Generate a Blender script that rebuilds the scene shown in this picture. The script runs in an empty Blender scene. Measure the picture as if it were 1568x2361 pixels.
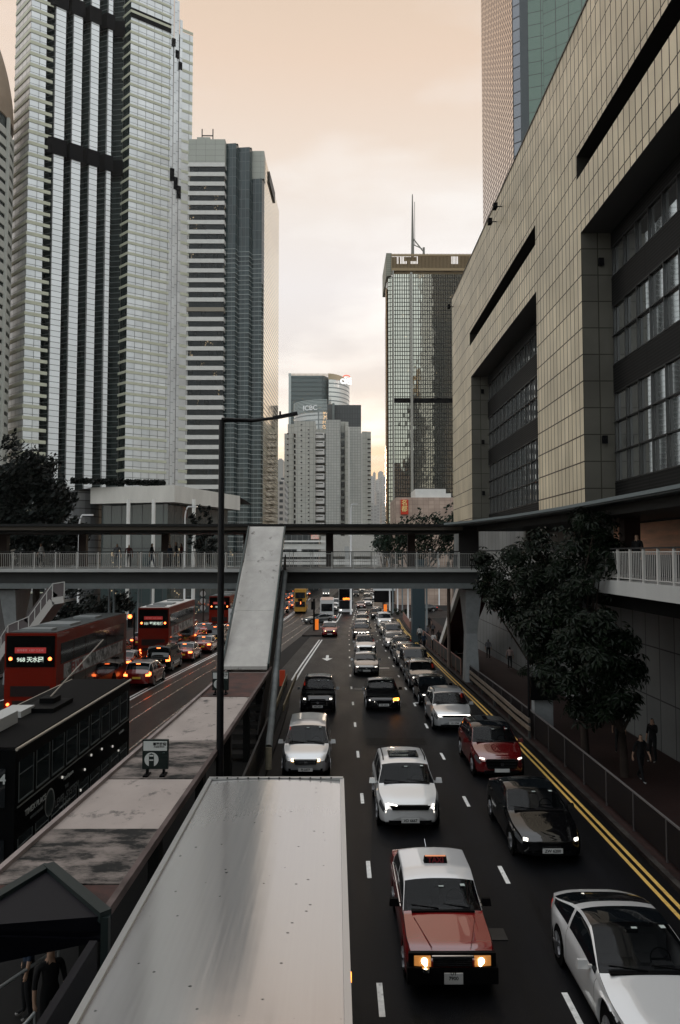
import bpy, bmesh, math, random
from mathutils import Vector, Matrix
random.seed(7)
R = math.radians
S = bpy.context.scene
COL = S.collection
# ---------------------------------------------------------------- camera
CAMZ = 8.1; PITCH = R(3.01); SY = 28.0 / 24.0; YAW = R(0.28)
cam = bpy.data.cameras.new('camera'); camo = bpy.data.objects.new('camera', cam); COL.objects.link(camo)
camo.location = (0, 0, CAMZ); camo.rotation_euler = (R(90) + PITCH, 0, -YAW)
cam.sensor_fit = 'VERTICAL'; cam.sensor_height = 36; cam.lens = 28.0
cam.clip_start = 0.1; cam.clip_end = 9000
S.camera = camo
# ---------------------------------------------------------------- world : dusk sky
W = bpy.data.worlds.new('World'); S.world = W; W.use_nodes = True
wn = W.node_tree.nodes; wl = W.node_tree.links; wn.clear()
SUN_EL, SUN_AZ = R(3), R(4)
def build_world():
    out = wn.new('ShaderNodeOutputWorld'); bg = wn.new('ShaderNodeBackground')
    sky = wn.new('ShaderNodeTexSky'); sky.sky_type = 'NISHITA'; sky.sun_disc = False
    sky.sun_elevation = SUN_EL; sky.sun_rotation = SUN_AZ; sky.dust_density = .3
    bgs = wn.new('ShaderNodeBackground'); bgs.inputs[1].default_value = 0.05
    wl.new(sky.outputs[0], bgs.inputs[0])
    tc = wn.new('ShaderNodeTexCoord'); sx = wn.new('ShaderNodeSeparateXYZ'); wl.new(tc.outputs['Generated'], sx.inputs[0])
    def ramp(stops):
        r = wn.new('ShaderNodeValToRGB'); e = r.color_ramp.elements
        e[0].position = stops[0][0]; e[0].color = (*stops[0][1], 1)
        e[1].position = stops[1][0]; e[1].color = (*stops[1][1], 1)
        for p, c in stops[2:]:
            n = e.new(p); n.color = (*c, 1)
        return r
    front = ramp([(0.0, (.30, .25, .22)), (0.08, (.32, .29, .30)), (0.137, (.50, .46, .43)), (0.205, (.64, .60, .60)), (0.32, (.78, .735, .735)), (0.40, (.83, .745, .685)), (0.45, (.82, .68, .57)), (0.54, (.80, .60, .455)), (0.64, (.71, .535, .385)), (0.74, (.95, .85, .75)), (0.88, (1.35, 1.38, 1.42)), (1.0, (1.45, 1.5, 1.55))])
    back = ramp([(0.0, (.50, .53, .54)), (0.15, (.85, .90, .92)), (0.45, (1.2, 1.27, 1.30)), (1.0, (1.45, 1.5, 1.55))])
    wl.new(sx.outputs[2], front.inputs[0]); wl.new(sx.outputs[2], back.inputs[0])
    mr = wn.new('ShaderNodeMapRange'); mr.interpolation_type = 'SMOOTHSTEP'
    mr.inputs[1].default_value = -0.45; mr.inputs[2].default_value = 0.65
    wl.new(sx.outputs[1], mr.inputs[0])
    mix = wn.new('ShaderNodeMixRGB'); wl.new(mr.outputs[0], mix.inputs[0]); wl.new(back.outputs[0], mix.inputs[1]); wl.new(front.outputs[0], mix.inputs[2])
    # soft clouds
    mp = wn.new('ShaderNodeMapping'); mp.inputs[3].default_value = (1.6, 1.6, 5.0); mp.inputs[1].default_value = (.3, .1, .37)
    wl.new(tc.outputs['Generated'], mp.inputs[0])
    nz = wn.new('ShaderNodeTexNoise'); nz.inputs['Scale'].default_value = 1.5; nz.inputs['Detail'].default_value = 6; nz.inputs['Roughness'].default_value = .5
    wl.new(mp.outputs[0], nz.inputs[0])
    cr = ramp([(0.46, (0, 0, 0)), (0.58, (1, 1, 1))]); wl.new(nz.outputs[0], cr.inputs[0])
    low = wn.new('ShaderNodeMapRange'); low.inputs[1].default_value = .60; low.inputs[2].default_value = .25; low.inputs[3].default_value = .12; low.inputs[4].default_value = .95
    wl.new(sx.outputs[2], low.inputs[0])
    mul = wn.new('ShaderNodeMath'); mul.operation = 'MULTIPLY'; wl.new(cr.outputs[0], mul.inputs[0]); wl.new(low.outputs[0], mul.inputs[1])
    mul2 = wn.new('ShaderNodeMath'); mul2.operation = 'MULTIPLY'; wl.new(mul.outputs[0], mul2.inputs[0]); wl.new(mr.outputs[0], mul2.inputs[1])
    mixc = wn.new('ShaderNodeMixRGB'); mixc.inputs[2].default_value = (.97, .93, .90, 1)
    wl.new(mul2.outputs[0], mixc.inputs[0]); wl.new(mix.outputs[0], mixc.inputs[1])
    # thin dark bands of cloud close to the horizon
    mp2 = wn.new('ShaderNodeMapping'); mp2.inputs[3].default_value = (3.0, 3.0, 34.0); wl.new(tc.outputs['Generated'], mp2.inputs[0])
    nz2 = wn.new('ShaderNodeTexNoise'); nz2.inputs['Scale'].default_value = 1.3; nz2.inputs['Detail'].default_value = 4; wl.new(mp2.outputs[0], nz2.inputs[0])
    cr2 = ramp([(0.50, (0, 0, 0)), (0.60, (1, 1, 1))]); wl.new(nz2.outputs[0], cr2.inputs[0])
    lo2 = wn.new('ShaderNodeMapRange'); lo2.inputs[1].default_value = .18; lo2.inputs[2].default_value = .10; wl.new(sx.outputs[2], lo2.inputs[0])
    m3 = wn.new('ShaderNodeMath'); m3.operation = 'MULTIPLY'; wl.new(cr2.outputs[0], m3.inputs[0]); wl.new(lo2.outputs[0], m3.inputs[1])
    m4 = wn.new('ShaderNodeMath'); m4.operation = 'MULTIPLY'; wl.new(m3.outputs[0], m4.inputs[0]); wl.new(mr.outputs[0], m4.inputs[1])
    m5 = wn.new('ShaderNodeMath'); m5.operation = 'MULTIPLY'; wl.new(m4.outputs[0], m5.inputs[0]); m5.inputs[1].default_value = .7
    mixd = wn.new('ShaderNodeMixRGB'); mixd.inputs[2].default_value = (.62, .42, .27, 1); wl.new(m5.outputs[0], mixd.inputs[0]); wl.new(mixc.outputs[0], mixd.inputs[1])
    wl.new(mixd.outputs[0], bg.inputs[0]); bg.inputs[1].default_value = 1.0
    add = wn.new('ShaderNodeAddShader'); wl.new(bg.outputs[0], add.inputs[0]); wl.new(bgs.outputs[0], add.inputs[1])
    wl.new(add.outputs[0], out.inputs[0])
build_world()
sl = bpy.data.lights.new('sun', 'SUN'); sl.energy = .9; sl.angle = R(10); sl.color = (1, .72, .48)
so = bpy.data.objects.new('sun', sl); COL.objects.link(so)
sd = Vector((math.sin(SUN_AZ) * math.cos(SUN_EL), math.cos(SUN_AZ) * math.cos(SUN_EL), math.sin(SUN_EL)))
so.rotation_euler = (-sd).to_track_quat('-Z', 'Y').to_euler(); so.location = (0, 60, 80)
vs = S.view_settings; vs.view_transform = 'Standard'; vs.look = 'None'; vs.gamma = 1; vs.exposure = 0.0
# ---------------------------------------------------------------- helpers
def gz(Y):
    if Y < 20: return 0.0
    if Y < 40: return -.026 * (Y - 20) ** 2 / 40
    return -.026 * (min(Y, 220) - 30)
_F = Vector((math.sin(YAW) * math.cos(PITCH), math.cos(YAW) * math.cos(PITCH), math.sin(PITCH)))
_R = Vector((math.cos(YAW), -math.sin(YAW), 0)); _U = _R.cross(_F)
C0 = Vector((0, 0, CAMZ))
def ray(x, y):                        # survey plan: its Y is stretched by SY when the scene is finished
    d = _F + _R * ((x - 784) / 1836.3) + _U * ((1180.5 - y) / 1836.3); return Vector((d.x, d.y / SY, d.z))
def at(x, y, Y): d = ray(x, y); return C0 + d * (Y / d.y)          # survey point on the plane Y
def onx(x, y, X): d = ray(x, y); return C0 + d * (X / d.x)
def onz(x, y, z): d = ray(x, y); return C0 + d * ((z - CAMZ) / d.z)
def gp(x, y, h=0):
    d = ray(x, y); Y = 30.0
    for _ in range(40): Y = .5 * Y + .5 * (d.y * (gz(Y) + h - CAMZ) / d.z)
    return C0 + d * (Y / d.y)
def pw(pts):
    def f(Y):
        if Y <= pts[0][0]: return pts[0][1]
        for (a, b), (c, d) in zip(pts, pts[1:]):
            if Y <= c:
                t = (Y - a) / (c - a); return b + (d - b) * t
        (a, b), (c, d) = pts[-2:]; return d + (d - b) / (c - a) * (Y - c)
    def g(Y): return (f(Y - 5) + 2 * f(Y) + f(Y + 5)) / 4 if Y > 20 else f(Y)
    return g
# ---------------------------------------------------------------- materials
MC = {}
def P(name, col, rough=.6, metal=0, spec=.5, noise=0, nscale=3, bump=0, bscale=30, emit=None, es=0, coat=0, streak=None, dirt=None, dirtscale=.6):
    if name in MC: return MC[name]
    if spec == .5 and rough >= .4 and not metal: spec = .14
    m = bpy.data.materials.new(name); m.use_nodes = True; nt = m.node_tree; n = nt.nodes; l = nt.links
    b = n['Principled BSDF']
    b.inputs['Base Color'].default_value = (*col, 1); b.inputs['Roughness'].default_value = rough; b.inputs['Metallic'].default_value = metal
    b.inputs['Specular IOR Level'].default_value = spec; b.inputs['Coat Weight'].default_value = coat; b.inputs['Coat Roughness'].default_value = .03
    tc = n.new('ShaderNodeTexCoord'); src = tc.outputs['Object']
    if streak:
        mp = n.new('ShaderNodeMapping'); mp.inputs[3].default_value = streak; l.new(src, mp.inputs[0]); src = mp.outputs[0]
    if noise:
        nz = n.new('ShaderNodeTexNoise'); nz.inputs['Scale'].default_value = nscale; nz.inputs['Detail'].default_value = 6; nz.inputs['Roughness'].default_value = .6; l.new(src, nz.inputs[0])
        mr = n.new('ShaderNodeMapRange'); mr.inputs[1].default_value = .3; mr.inputs[2].default_value = .7; mr.inputs[3].default_value = 1 - noise; mr.inputs[4].default_value = 1 + noise * .6; l.new(nz.outputs[0], mr.inputs[0])
        mx = n.new('ShaderNodeVectorMath'); mx.operation = 'SCALE'; mx.inputs[0].default_value = col; l.new(mr.outputs[0], mx.inputs['Scale'])
        cur = mx.outputs[0]
        if dirt:
            n2 = n.new('ShaderNodeTexNoise'); n2.inputs['Scale'].default_value = dirtscale; n2.inputs['Detail'].default_value = 8; n2.inputs['Roughness'].default_value = .68; l.new(src, n2.inputs[0])
            cr = n.new('ShaderNodeMapRange'); cr.inputs[1].default_value = dirt[1]; cr.inputs[2].default_value = dirt[2]; l.new(n2.outputs[0], cr.inputs[0])
            mm = n.new('ShaderNodeMixRGB'); mm.inputs[2].default_value = (*dirt[0], 1); l.new(cr.outputs[0], mm.inputs[0]); l.new(cur, mm.inputs[1]); cur = mm.outputs[0]
        l.new(cur, b.inputs['Base Color'])
        r2 = n.new('ShaderNodeMapRange'); r2.inputs[3].default_value = max(.02, rough - .1); r2.inputs[4].default_value = min(1, rough + .12); l.new(nz.outputs[0], r2.inputs[0]); l.new(r2.outputs[0], b.inputs['Roughness'])
    if bump:
        nb = n.new('ShaderNodeTexNoise'); nb.inputs['Scale'].default_value = bscale; nb.inputs['Detail'].default_value = 4; l.new(tc.outputs['Object'], nb.inputs[0])
        bp = n.new('ShaderNodeBump'); bp.inputs['Strength'].default_value = bump; bp.inputs['Distance'].default_value = .02; l.new(nb.outputs[0], bp.inputs['Height']); l.new(bp.outputs[0], b.inputs['Normal'])
    if emit: b.inputs['Emission Color'].default_value = (*emit, 1); b.inputs['Emission Strength'].default_value = es
    MC[name] = m; return m
def GRID(name, c1, c2, line, w, h, lw, rough=.4, metal=0, spec=.5, lrough=.6, wob=0, wobs=.25, offs=0, lowf=0, emitp=0, dirt=0, pane=0.02):
    """panels or panes of w x h metres with joints lw wide, laid in the surface's own UV metres"""
    if name in MC: return MC[name]
    if spec == .5 and rough >= .3 and not metal: spec = .14
    m = bpy.data.materials.new(name); m.use_nodes = True; nt = m.node_tree; n = nt.nodes; l = nt.links
    b = n['Principled BSDF']; tc = n.new('ShaderNodeTexCoord')
    br = n.new('ShaderNodeTexBrick'); br.offset = offs; br.squash = 1; br.inputs['Scale'].default_value = 1
    br.inputs['Brick Width'].default_value = w; br.inputs['Row Height'].default_value = h; br.inputs['Mortar Size'].default_value = lw; br.inputs['Mortar Smooth'].default_value = .1; br.inputs['Bias'].default_value = 0
    br.inputs['Color1'].default_value = (*c1, 1); br.inputs['Color2'].default_value = (*c2, 1); br.inputs['Mortar'].default_value = (*line, 1)
    l.new(tc.outputs['UV'], br.inputs[0]); cur = br.outputs[0]
    nz = n.new('ShaderNodeTexNoise'); nz.inputs['Scale'].default_value = lowf or .15; nz.inputs['Detail'].default_value = 5; l.new(tc.outputs['UV'], nz.inputs[0])
    if dirt:
        mr = n.new('ShaderNodeMapRange'); mr.inputs[1].default_value = .3; mr.inputs[2].default_value = .7; mr.inputs[3].default_value = 1 - dirt; mr.inputs[4].default_value = 1 + dirt * .5; l.new(nz.outputs[0], mr.inputs[0])
        vm = n.new('ShaderNodeVectorMath'); vm.operation = 'SCALE'; l.new(cur, vm.inputs[0]); l.new(mr.outputs[0], vm.inputs['Scale']); cur = vm.outputs[0]
    l.new(cur, b.inputs['Base Color'])
    rr = n.new('ShaderNodeMapRange'); rr.inputs[3].default_value = rough; rr.inputs[4].default_value = lrough; l.new(br.outputs['Fac'], rr.inputs[0]); l.new(rr.outputs[0], b.inputs['Roughness'])
    mt = n.new('ShaderNodeMapRange'); mt.inputs[3].default_value = metal; mt.inputs[4].default_value = 0; l.new(br.outputs['Fac'], mt.inputs[0]); l.new(mt.outputs[0], b.inputs['Metallic'])
    b.inputs['Specular IOR Level'].default_value = spec
    if wob or pane:
        sep = n.new('ShaderNodeSeparateXYZ'); l.new(tc.outputs['UV'], sep.inputs[0])
        def dv(o, k):
            q = n.new('ShaderNodeMath'); q.operation = 'DIVIDE'; l.new(o, q.inputs[0]); q.inputs[1].default_value = k
            f = n.new('ShaderNodeMath'); f.operation = 'FLOOR'; l.new(q.outputs[0], f.inputs[0]); return f.outputs[0]
        cb = n.new('ShaderNodeCombineXYZ'); l.new(dv(sep.outputs[0], w), cb.inputs[0]); l.new(dv(sep.outputs[1], h), cb.inputs[1])
        wh = n.new('ShaderNodeTexWhiteNoise'); wh.noise_dimensions = '2D'; l.new(cb.outputs[0], wh.inputs[0])
        n3 = n.new('ShaderNodeTexNoise'); n3.inputs['Scale'].default_value = wobs; n3.inputs['Detail'].default_value = 2; l.new(tc.outputs['UV'], n3.inputs[0])
        s1 = n.new('ShaderNodeVectorMath'); s1.operation = 'SUBTRACT'; l.new(wh.outputs['Color'], s1.inputs[0]); s1.inputs[1].default_value = (.5, .5, .5)
        s2 = n.new('ShaderNodeVectorMath'); s2.operation = 'SCALE'; l.new(s1.outputs[0], s2.inputs[0]); s2.inputs['Scale'].default_value = pane
        s3 = n.new('ShaderNodeVectorMath'); s3.operation = 'SUBTRACT'; l.new(n3.outputs['Color'], s3.inputs[0]); s3.inputs[1].default_value = (.5, .5, .5)
        s4 = n.new('ShaderNodeVectorMath'); s4.operation = 'SCALE'; l.new(s3.outputs[0], s4.inputs[0]); s4.inputs['Scale'].default_value = wob
        ge = n.new('ShaderNodeNewGeometry')
        a1 = n.new('ShaderNodeVectorMath'); l.new(ge.outputs['Normal'], a1.inputs[0]); l.new(s2.outputs[0], a1.inputs[1])
        a2 = n.new('ShaderNodeVectorMath'); l.new(a1.outputs[0], a2.inputs[0]); l.new(s4.outputs[0], a2.inputs[1])
        nn = n.new('ShaderNodeVectorMath'); nn.operation = 'NORMALIZE'; l.new(a2.outputs[0], nn.inputs[0]); l.new(nn.outputs[0], b.inputs['Normal'])
        if emitp:
            gt = n.new('ShaderNodeMath'); gt.operation = 'GREATER_THAN'; gt.inputs[1].default_value = 1 - emitp; l.new(wh.outputs['Value'], gt.inputs[0])
            n4 = n.new('ShaderNodeTexNoise'); n4.inputs['Scale'].default_value = 1.6; n4.inputs['Detail'].default_value = 1; l.new(tc.outputs['UV'], n4.inputs[0])
            g2 = n.new('ShaderNodeMath'); g2.operation = 'GREATER_THAN'; g2.inputs[1].default_value = .62; l.new(n4.outputs[0], g2.inputs[0])
            ml = n.new('ShaderNodeMath'); ml.operation = 'MULTIPLY'; l.new(gt.outputs[0], ml.inputs[0]); l.new(g2.outputs[0], ml.inputs[1])
            b.inputs['Emission Color'].default_value = (1, .74, .42, 1); mk = n.new('ShaderNodeMath'); mk.operation = 'MULTIPLY'; mk.inputs[1].default_value = .45; l.new(ml.outputs[0], mk.inputs[0]); l.new(mk.outputs[0], b.inputs['Emission Strength'])
    MC[name] = m; return m
# ---------------------------------------------------------------- objects
def wloc(o):
    v = Vector((0, 0, 0))
    while o: v = v + o.location; o = o.parent
    return v
class MB:
    def __init__(s): s.v = []; s.f = []; s.mi = []; s.uv = {}
    def poly(s, pts, mi=0, uv=None):
        i = len(s.v); s.v += [Vector(p) for p in pts]; s.f.append(tuple(range(i, i + len(pts)))); s.mi.append(mi)
        if uv: s.uv[len(s.f) - 1] = uv
    def wall(s, a, b, z0, z1, mi=0, u0=0, v0=0):          # a,b (x,y), outward normal to the right of a->b
        L = math.hypot(b[0] - a[0], b[1] - a[1])
        s.poly([(a[0], a[1], z0), (b[0], b[1], z0), (b[0], b[1], z1), (a[0], a[1], z1)], mi, [(u0, z0 - v0), (u0 + L, z0 - v0), (u0 + L, z1 - v0), (u0, z1 - v0)])
    def prism(s, pl, z0, z1, mi=0, cap=True, top=None, v0=0):   # counter-clockwise footprint
        u = 0; n = len(pl)
        for i in range(n):
            a, b = pl[i], pl[(i + 1) % n]; s.wall(a, b, z0, z1, mi, u, v0); u += math.hypot(b[0] - a[0], b[1] - a[1])
        if cap:
            s.poly([(p[0], p[1], z1) for p in pl], mi if top is None else top); s.poly([(p[0], p[1], z0) for p in reversed(pl)], mi)
    def box(s, cx, cy, cz, sx, sy, sz, rz=0, mi=0, tx=1, ty=1):
        c, n = math.cos(rz), math.sin(rz); pts = []
        for k in (-1, 1):
            fx, fy = (1, 1) if k < 0 else (tx, ty)
            for (i, j) in ((-1, -1), (1, -1), (1, 1), (-1, 1)):
                x, y = i * sx / 2 * fx, j * sy / 2 * fy; pts.append((cx + x * c - y * n, cy + x * n + y * c, cz + k * sz / 2))
        for q in ((3, 2, 1, 0), (4, 5, 6, 7), (0, 1, 5, 4), (1, 2, 6, 5), (2, 3, 7, 6), (3, 0, 4, 7)): s.poly([pts[i] for i in q], mi)
    def span(s, x0, x1, y0, y1, z0, z1, mi=0): s.box((x0 + x1) / 2, (y0 + y1) / 2, (z0 + z1) / 2, abs(x1 - x0), abs(y1 - y0), abs(z1 - z0), 0, mi)
    def bar(s, a, b, w, h, mi=0, up=(0, 0, 1)):
        a = Vector(a); b = Vector(b); d = (b - a).normalized(); u = Vector(up)
        if abs(d.dot(u)) > .98: u = Vector((0, 1, 0))
        r = d.cross(u).normalized() * w / 2; t = r.cross(d).normalized() * h / 2
        p = [a - r - t, a + r - t, a + r + t, a - r + t, b - r - t, b + r - t, b + r + t, b - r + t]
        for q in ((0, 3, 2, 1), (4, 5, 6, 7), (0, 1, 5, 4), (1, 2, 6, 5), (2, 3, 7, 6), (3, 0, 4, 7)): s.poly([p[i] for i in q][::-1], mi)
    def tube(s, pts, r, n=8, mi=0, cap=True):
        pts = [Vector(p) for p in pts]; rs = r if isinstance(r, (list, tuple)) else [r] * len(pts); rings = []
        for i, p in enumerate(pts):
            d = (pts[min(i + 1, len(pts) - 1)] - pts[max(i - 1, 0)]).normalized()
            u = Vector((0, 0, 1)) if abs(d.z) < .95 else Vector((1, 0, 0))
            a = d.cross(u).normalized(); b = a.cross(d)
            k = len(s.v); s.v += [p + (a * math.cos(t) + b * math.sin(t)) * rs[i] for t in [2 * math.pi * j / n for j in range(n)]]; rings.append(k)
        for a, b in zip(rings, rings[1:]):
            for j in range(n):
                s.f.append((a + j, b + j, b + (j + 1) % n, a + (j + 1) % n)[::-1]); s.mi.append(mi)
        if cap:
            s.f.append(tuple(rings[0] + j for j in range(n))); s.mi.append(mi)
            s.f.append(tuple(rings[-1] + j for j in range(n))[::-1]); s.mi.append(mi)
    def cyl(s, c, r, h, axis='x', n=20, mi=0):
        c = Vector(c); d = {'x': Vector((1, 0, 0)), 'y': Vector((0, 1, 0)), 'z': Vector((0, 0, 1))}[axis] * h / 2
        s.tube([c - d, c + d], r, n, mi)
    def build(s, name, mats, parent=None, smooth=False, bevel=0, local=False, seg=2, angle=None):
        me = bpy.data.meshes.new(name); off = Vector((0, 0, 0)) if (local or parent is None) else wloc(parent)
        me.from_pydata([v - off for v in s.v], [], s.f)
        for m in (mats if isinstance(mats, (list, tuple)) else [mats]): me.materials.append(m)
        ul = me.uv_layers.new(name='UVMap')
        for i, p in enumerate(me.polygons):
            p.material_index = s.mi[i]; p.use_smooth = smooth
            uv = s.uv.get(i)
            if uv:
                for k, li in enumerate(p.loop_indices): ul.data[li].uv = uv[k]
            else:
                nn = p.normal
                for k, li in enumerate(p.loop_indices):
                    v = s.v[p.vertices[k]]
                    if abs(nn.z) > .7: ul.data[li].uv = (v.x, v.y)
                    else:
                        L = math.hypot(nn.x, nn.y) or 1; ul.data[li].uv = ((-nn.y * v.x + nn.x * v.y) / L, v.z)
        o = bpy.data.objects.new(name, me); COL.objects.link(o); o.parent = parent
        if bevel:
            b = o.modifiers.new('bevel', 'BEVEL'); b.width = bevel; b.segments = seg; b.limit_method = 'ANGLE'; b.angle_limit = R(40)
        if angle:
            for p in me.polygons: p.use_smooth = True
            try: me.set_sharp_from_angle(angle=R(angle))
            except Exception: pass
        return o
def tag(o, label, cat=None, group=None, kind=None):
    if label: o['label'] = label
    if cat: o['category'] = cat
    if group: o['group'] = group
    if kind: o['kind'] = kind
    return o
def thing(name, label, cat, loc=(0, 0, 0), group=None):
    o = bpy.data.objects.new(name, None); COL.objects.link(o); o.location = loc; o.empty_display_size = .3
    return tag(o, label, cat, group)
KIDS = {}
def copy_tree(o, parent=None):
    c = o.copy(); COL.objects.link(c); c.parent = parent
    for ch in [k for k in bpy.data.objects if k.parent is o]: copy_tree(ch, c)
    return c
def text_mesh(name, txt, size, mat, parent, mtx, depth=.004, align='CENTER', bold=0):
    cu = bpy.data.curves.new('t', 'FONT'); cu.body = txt; cu.size = size; cu.extrude = depth; cu.align_x = align; cu.align_y = 'CENTER'; cu.offset = bold; cu.resolution_u = 3
    t = bpy.data.objects.new('t', cu); COL.objects.link(t)
    me = bpy.data.meshes.new_from_object(t); bpy.data.objects.remove(t); bpy.data.curves.remove(cu)
    me.name = name; me.materials.clear(); me.materials.append(mat)
    me.transform(mtx)
    o = bpy.data.objects.new(name, me); COL.objects.link(o); o.parent = parent
    return o
def face_mtx(loc, ang=0, tilt=0):
    """text standing up and read by someone looking along +Y (ang 0), turned by ang about Z"""
    return Matrix.Translation(loc) @ Matrix.Rotation(ang, 4, 'Z') @ Matrix.Rotation(R(90) + tilt, 4, 'X')

def add_cracks(m, scale=(.35, .12, .35), thr=.012, col=(.002, .002, .002), tracks=True):
    """thin crack lines and long wheel-worn bands in a road surface"""
    nt = m.node_tree; n = nt.nodes; l = nt.links; b = n['Principled BSDF']; src = b.inputs['Base Color'].links[0].from_socket; tc = n.new('ShaderNodeTexCoord')
    nz = n.new('ShaderNodeTexNoise'); nz.inputs['Scale'].default_value = 1.2; l.new(tc.outputs['Object'], nz.inputs[0])
    ad_ = n.new('ShaderNodeVectorMath'); l.new(tc.outputs['Object'], ad_.inputs[0]); l.new(nz.outputs['Color'], ad_.inputs[1])
    mp = n.new('ShaderNodeMapping'); mp.inputs[3].default_value = scale; l.new(ad_.outputs[0], mp.inputs[0])
    vo = n.new('ShaderNodeTexVoronoi'); vo.feature = 'DISTANCE_TO_EDGE'; vo.inputs['Scale'].default_value = 1; l.new(mp.outputs[0], vo.inputs[0])
    lt = n.new('ShaderNodeMapRange'); lt.inputs[1].default_value = thr; lt.inputs[2].default_value = 0; l.new(vo.outputs[0], lt.inputs[0])
    mx = n.new('ShaderNodeMixRGB'); mx.inputs[2].default_value = (*col, 1); l.new(lt.outputs[0], mx.inputs[0]); l.new(src, mx.inputs[1]); cur = mx.outputs[0]
    if tracks:
        mp2 = n.new('ShaderNodeMapping'); mp2.inputs[3].default_value = (1.25, .018, 1); l.new(tc.outputs['Object'], mp2.inputs[0])
        n2 = n.new('ShaderNodeTexNoise'); n2.inputs['Scale'].default_value = 1; n2.inputs['Detail'].default_value = 3; l.new(mp2.outputs[0], n2.inputs[0])
        mr = n.new('ShaderNodeMapRange'); mr.inputs[1].default_value = .35; mr.inputs[2].default_value = .65; mr.inputs[3].default_value = .6; mr.inputs[4].default_value = 1.45; l.new(n2.outputs[0], mr.inputs[0])
        vm = n.new('ShaderNodeVectorMath'); vm.operation = 'SCALE'; l.new(cur, vm.inputs[0]); l.new(mr.outputs[0], vm.inputs['Scale']); cur = vm.outputs[0]
    n3 = n.new('ShaderNodeTexVoronoi'); n3.inputs['Scale'].default_value = .55; l.new(tc.outputs['Object'], n3.inputs[0])
    m3 = n.new('ShaderNodeMapRange'); m3.inputs[1].default_value = .16; m3.inputs[2].default_value = .10; m3.inputs[4].default_value = .6; l.new(n3.outputs[0], m3.inputs[0])
    x3 = n.new('ShaderNodeMixRGB'); x3.inputs[2].default_value = (.0025, .0025, .0025, 1); l.new(m3.outputs[0], x3.inputs[0]); l.new(cur, x3.inputs[1]); l.new(x3.outputs[0], b.inputs['Base Color'])
def add_specks(m, scale, thr, col=(.09, .09, .09), keep=.5):
    nt = m.node_tree; n = nt.nodes; l = nt.links; b = n['Principled BSDF']; src = b.inputs['Base Color'].links[0].from_socket; tc = n.new('ShaderNodeTexCoord')
    vo = n.new('ShaderNodeTexVoronoi'); vo.inputs['Scale'].default_value = scale; l.new(tc.outputs['Object'], vo.inputs[0])
    lt = n.new('ShaderNodeMapRange'); lt.inputs[1].default_value = thr; lt.inputs[2].default_value = thr * .6; l.new(vo.outputs['Distance'], lt.inputs[0])
    sp = n.new('ShaderNodeSeparateColor'); l.new(vo.outputs['Color'], sp.inputs[0]); gt = n.new('ShaderNodeMath'); gt.operation = 'LESS_THAN'; gt.inputs[1].default_value = keep; l.new(sp.outputs[0], gt.inputs[0])
    ml = n.new('ShaderNodeMath'); ml.operation = 'MULTIPLY'; l.new(lt.outputs[0], ml.inputs[0]); l.new(gt.outputs[0], ml.inputs[1])
    mx = n.new('ShaderNodeMixRGB'); mx.inputs[2].default_value = (*col, 1); l.new(ml.outputs[0], mx.inputs[0]); l.new(src, mx.inputs[1]); l.new(mx.outputs[0], b.inputs['Base Color'])
# ================================================================ the setting: ground, roads, rails
asphalt = P('asphalt', (.0046, .0049, .0062), .46, spec=.10, noise=.35, nscale=.9, bump=.35, bscale=60, dirt=((.0085, .0085, .009), .52, .75), dirtscale=.25, streak=(1, .22, 1))
asphalt_old = P('asphalt_tram_bed', (.020, .015, .0125), .42, spec=.2, noise=.35, nscale=1.2, bump=.3, bscale=50, streak=(1, .2, 1), dirt=((.022, .02, .02), .5, .7))
add_cracks(asphalt); add_cracks(asphalt_old, thr=.01)
concrete_d = P('ground_concrete', (.015, .0145, .0145), .8, noise=.3, nscale=.5)
paving = GRID('red_paving', (.026, .0135, .012), (.031, .016, .014), (.010, .008, .008), .4, .2, .012, .7, offs=.5, dirt=.3, lowf=.5, pane=0)
kerb_m = P('kerb_stone', (.025, .021, .020), .8, noise=.35, nscale=2, dirt=((.05, .045, .04), .45, .65), dirtscale=1.5)
kerb_shaded = P('platform_kerb_shaded', (.012, .011, .011), .7)  # kerb stone with the truck and shelter shade put into its colour
white_paint = P('road_paint_white', (.74, .74, .72), .5, noise=.22, nscale=5, dirt=((.2, .19, .18), .56, .68), dirtscale=4)
yellow_paint = P('road_paint_yellow', (.68, .44, .12), .5, noise=.2, nscale=5, dirt=((.3, .2, .1), .56, .72), dirtscale=4)
rail_m = P('rail_steel', (.62, .52, .45), .25, metal=.9, noise=.3, nscale=3)
L2 = pw([(0, 4.15), (50, 4.4), (60, 4.53), (70, 4.7), (80, 4.8), (89, 5.05), (101, 5.7), (140, 7.5), (200, 11.2), (340, 24)])
L1 = lambda Y: L2(Y) - 3.40 + (0.012 * min(max(Y - 45, 0), 40))*.2
L0 = pw([(0, -2.95), (47, -2.75), (75, -1.45), (104, .15), (120, .8), (160, 1.8), (200, 4.5), (340, 17)])
KR = lambda Y: L2(Y) + 3.95
TA = pw([(-20, -8.25), (24, -8.25), (45, -7.5), (70, -5.9), (100, -3.8), (130, -3.3), (200, -2.9), (340, 5)])
TB = lambda Y: TA(Y) - 2.75
WL = lambda Y: TA(Y) - 4.05          # line between trams and the carriageway going away
WK = lambda Y: WL(Y) - 11.5          # its far kerb
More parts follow.
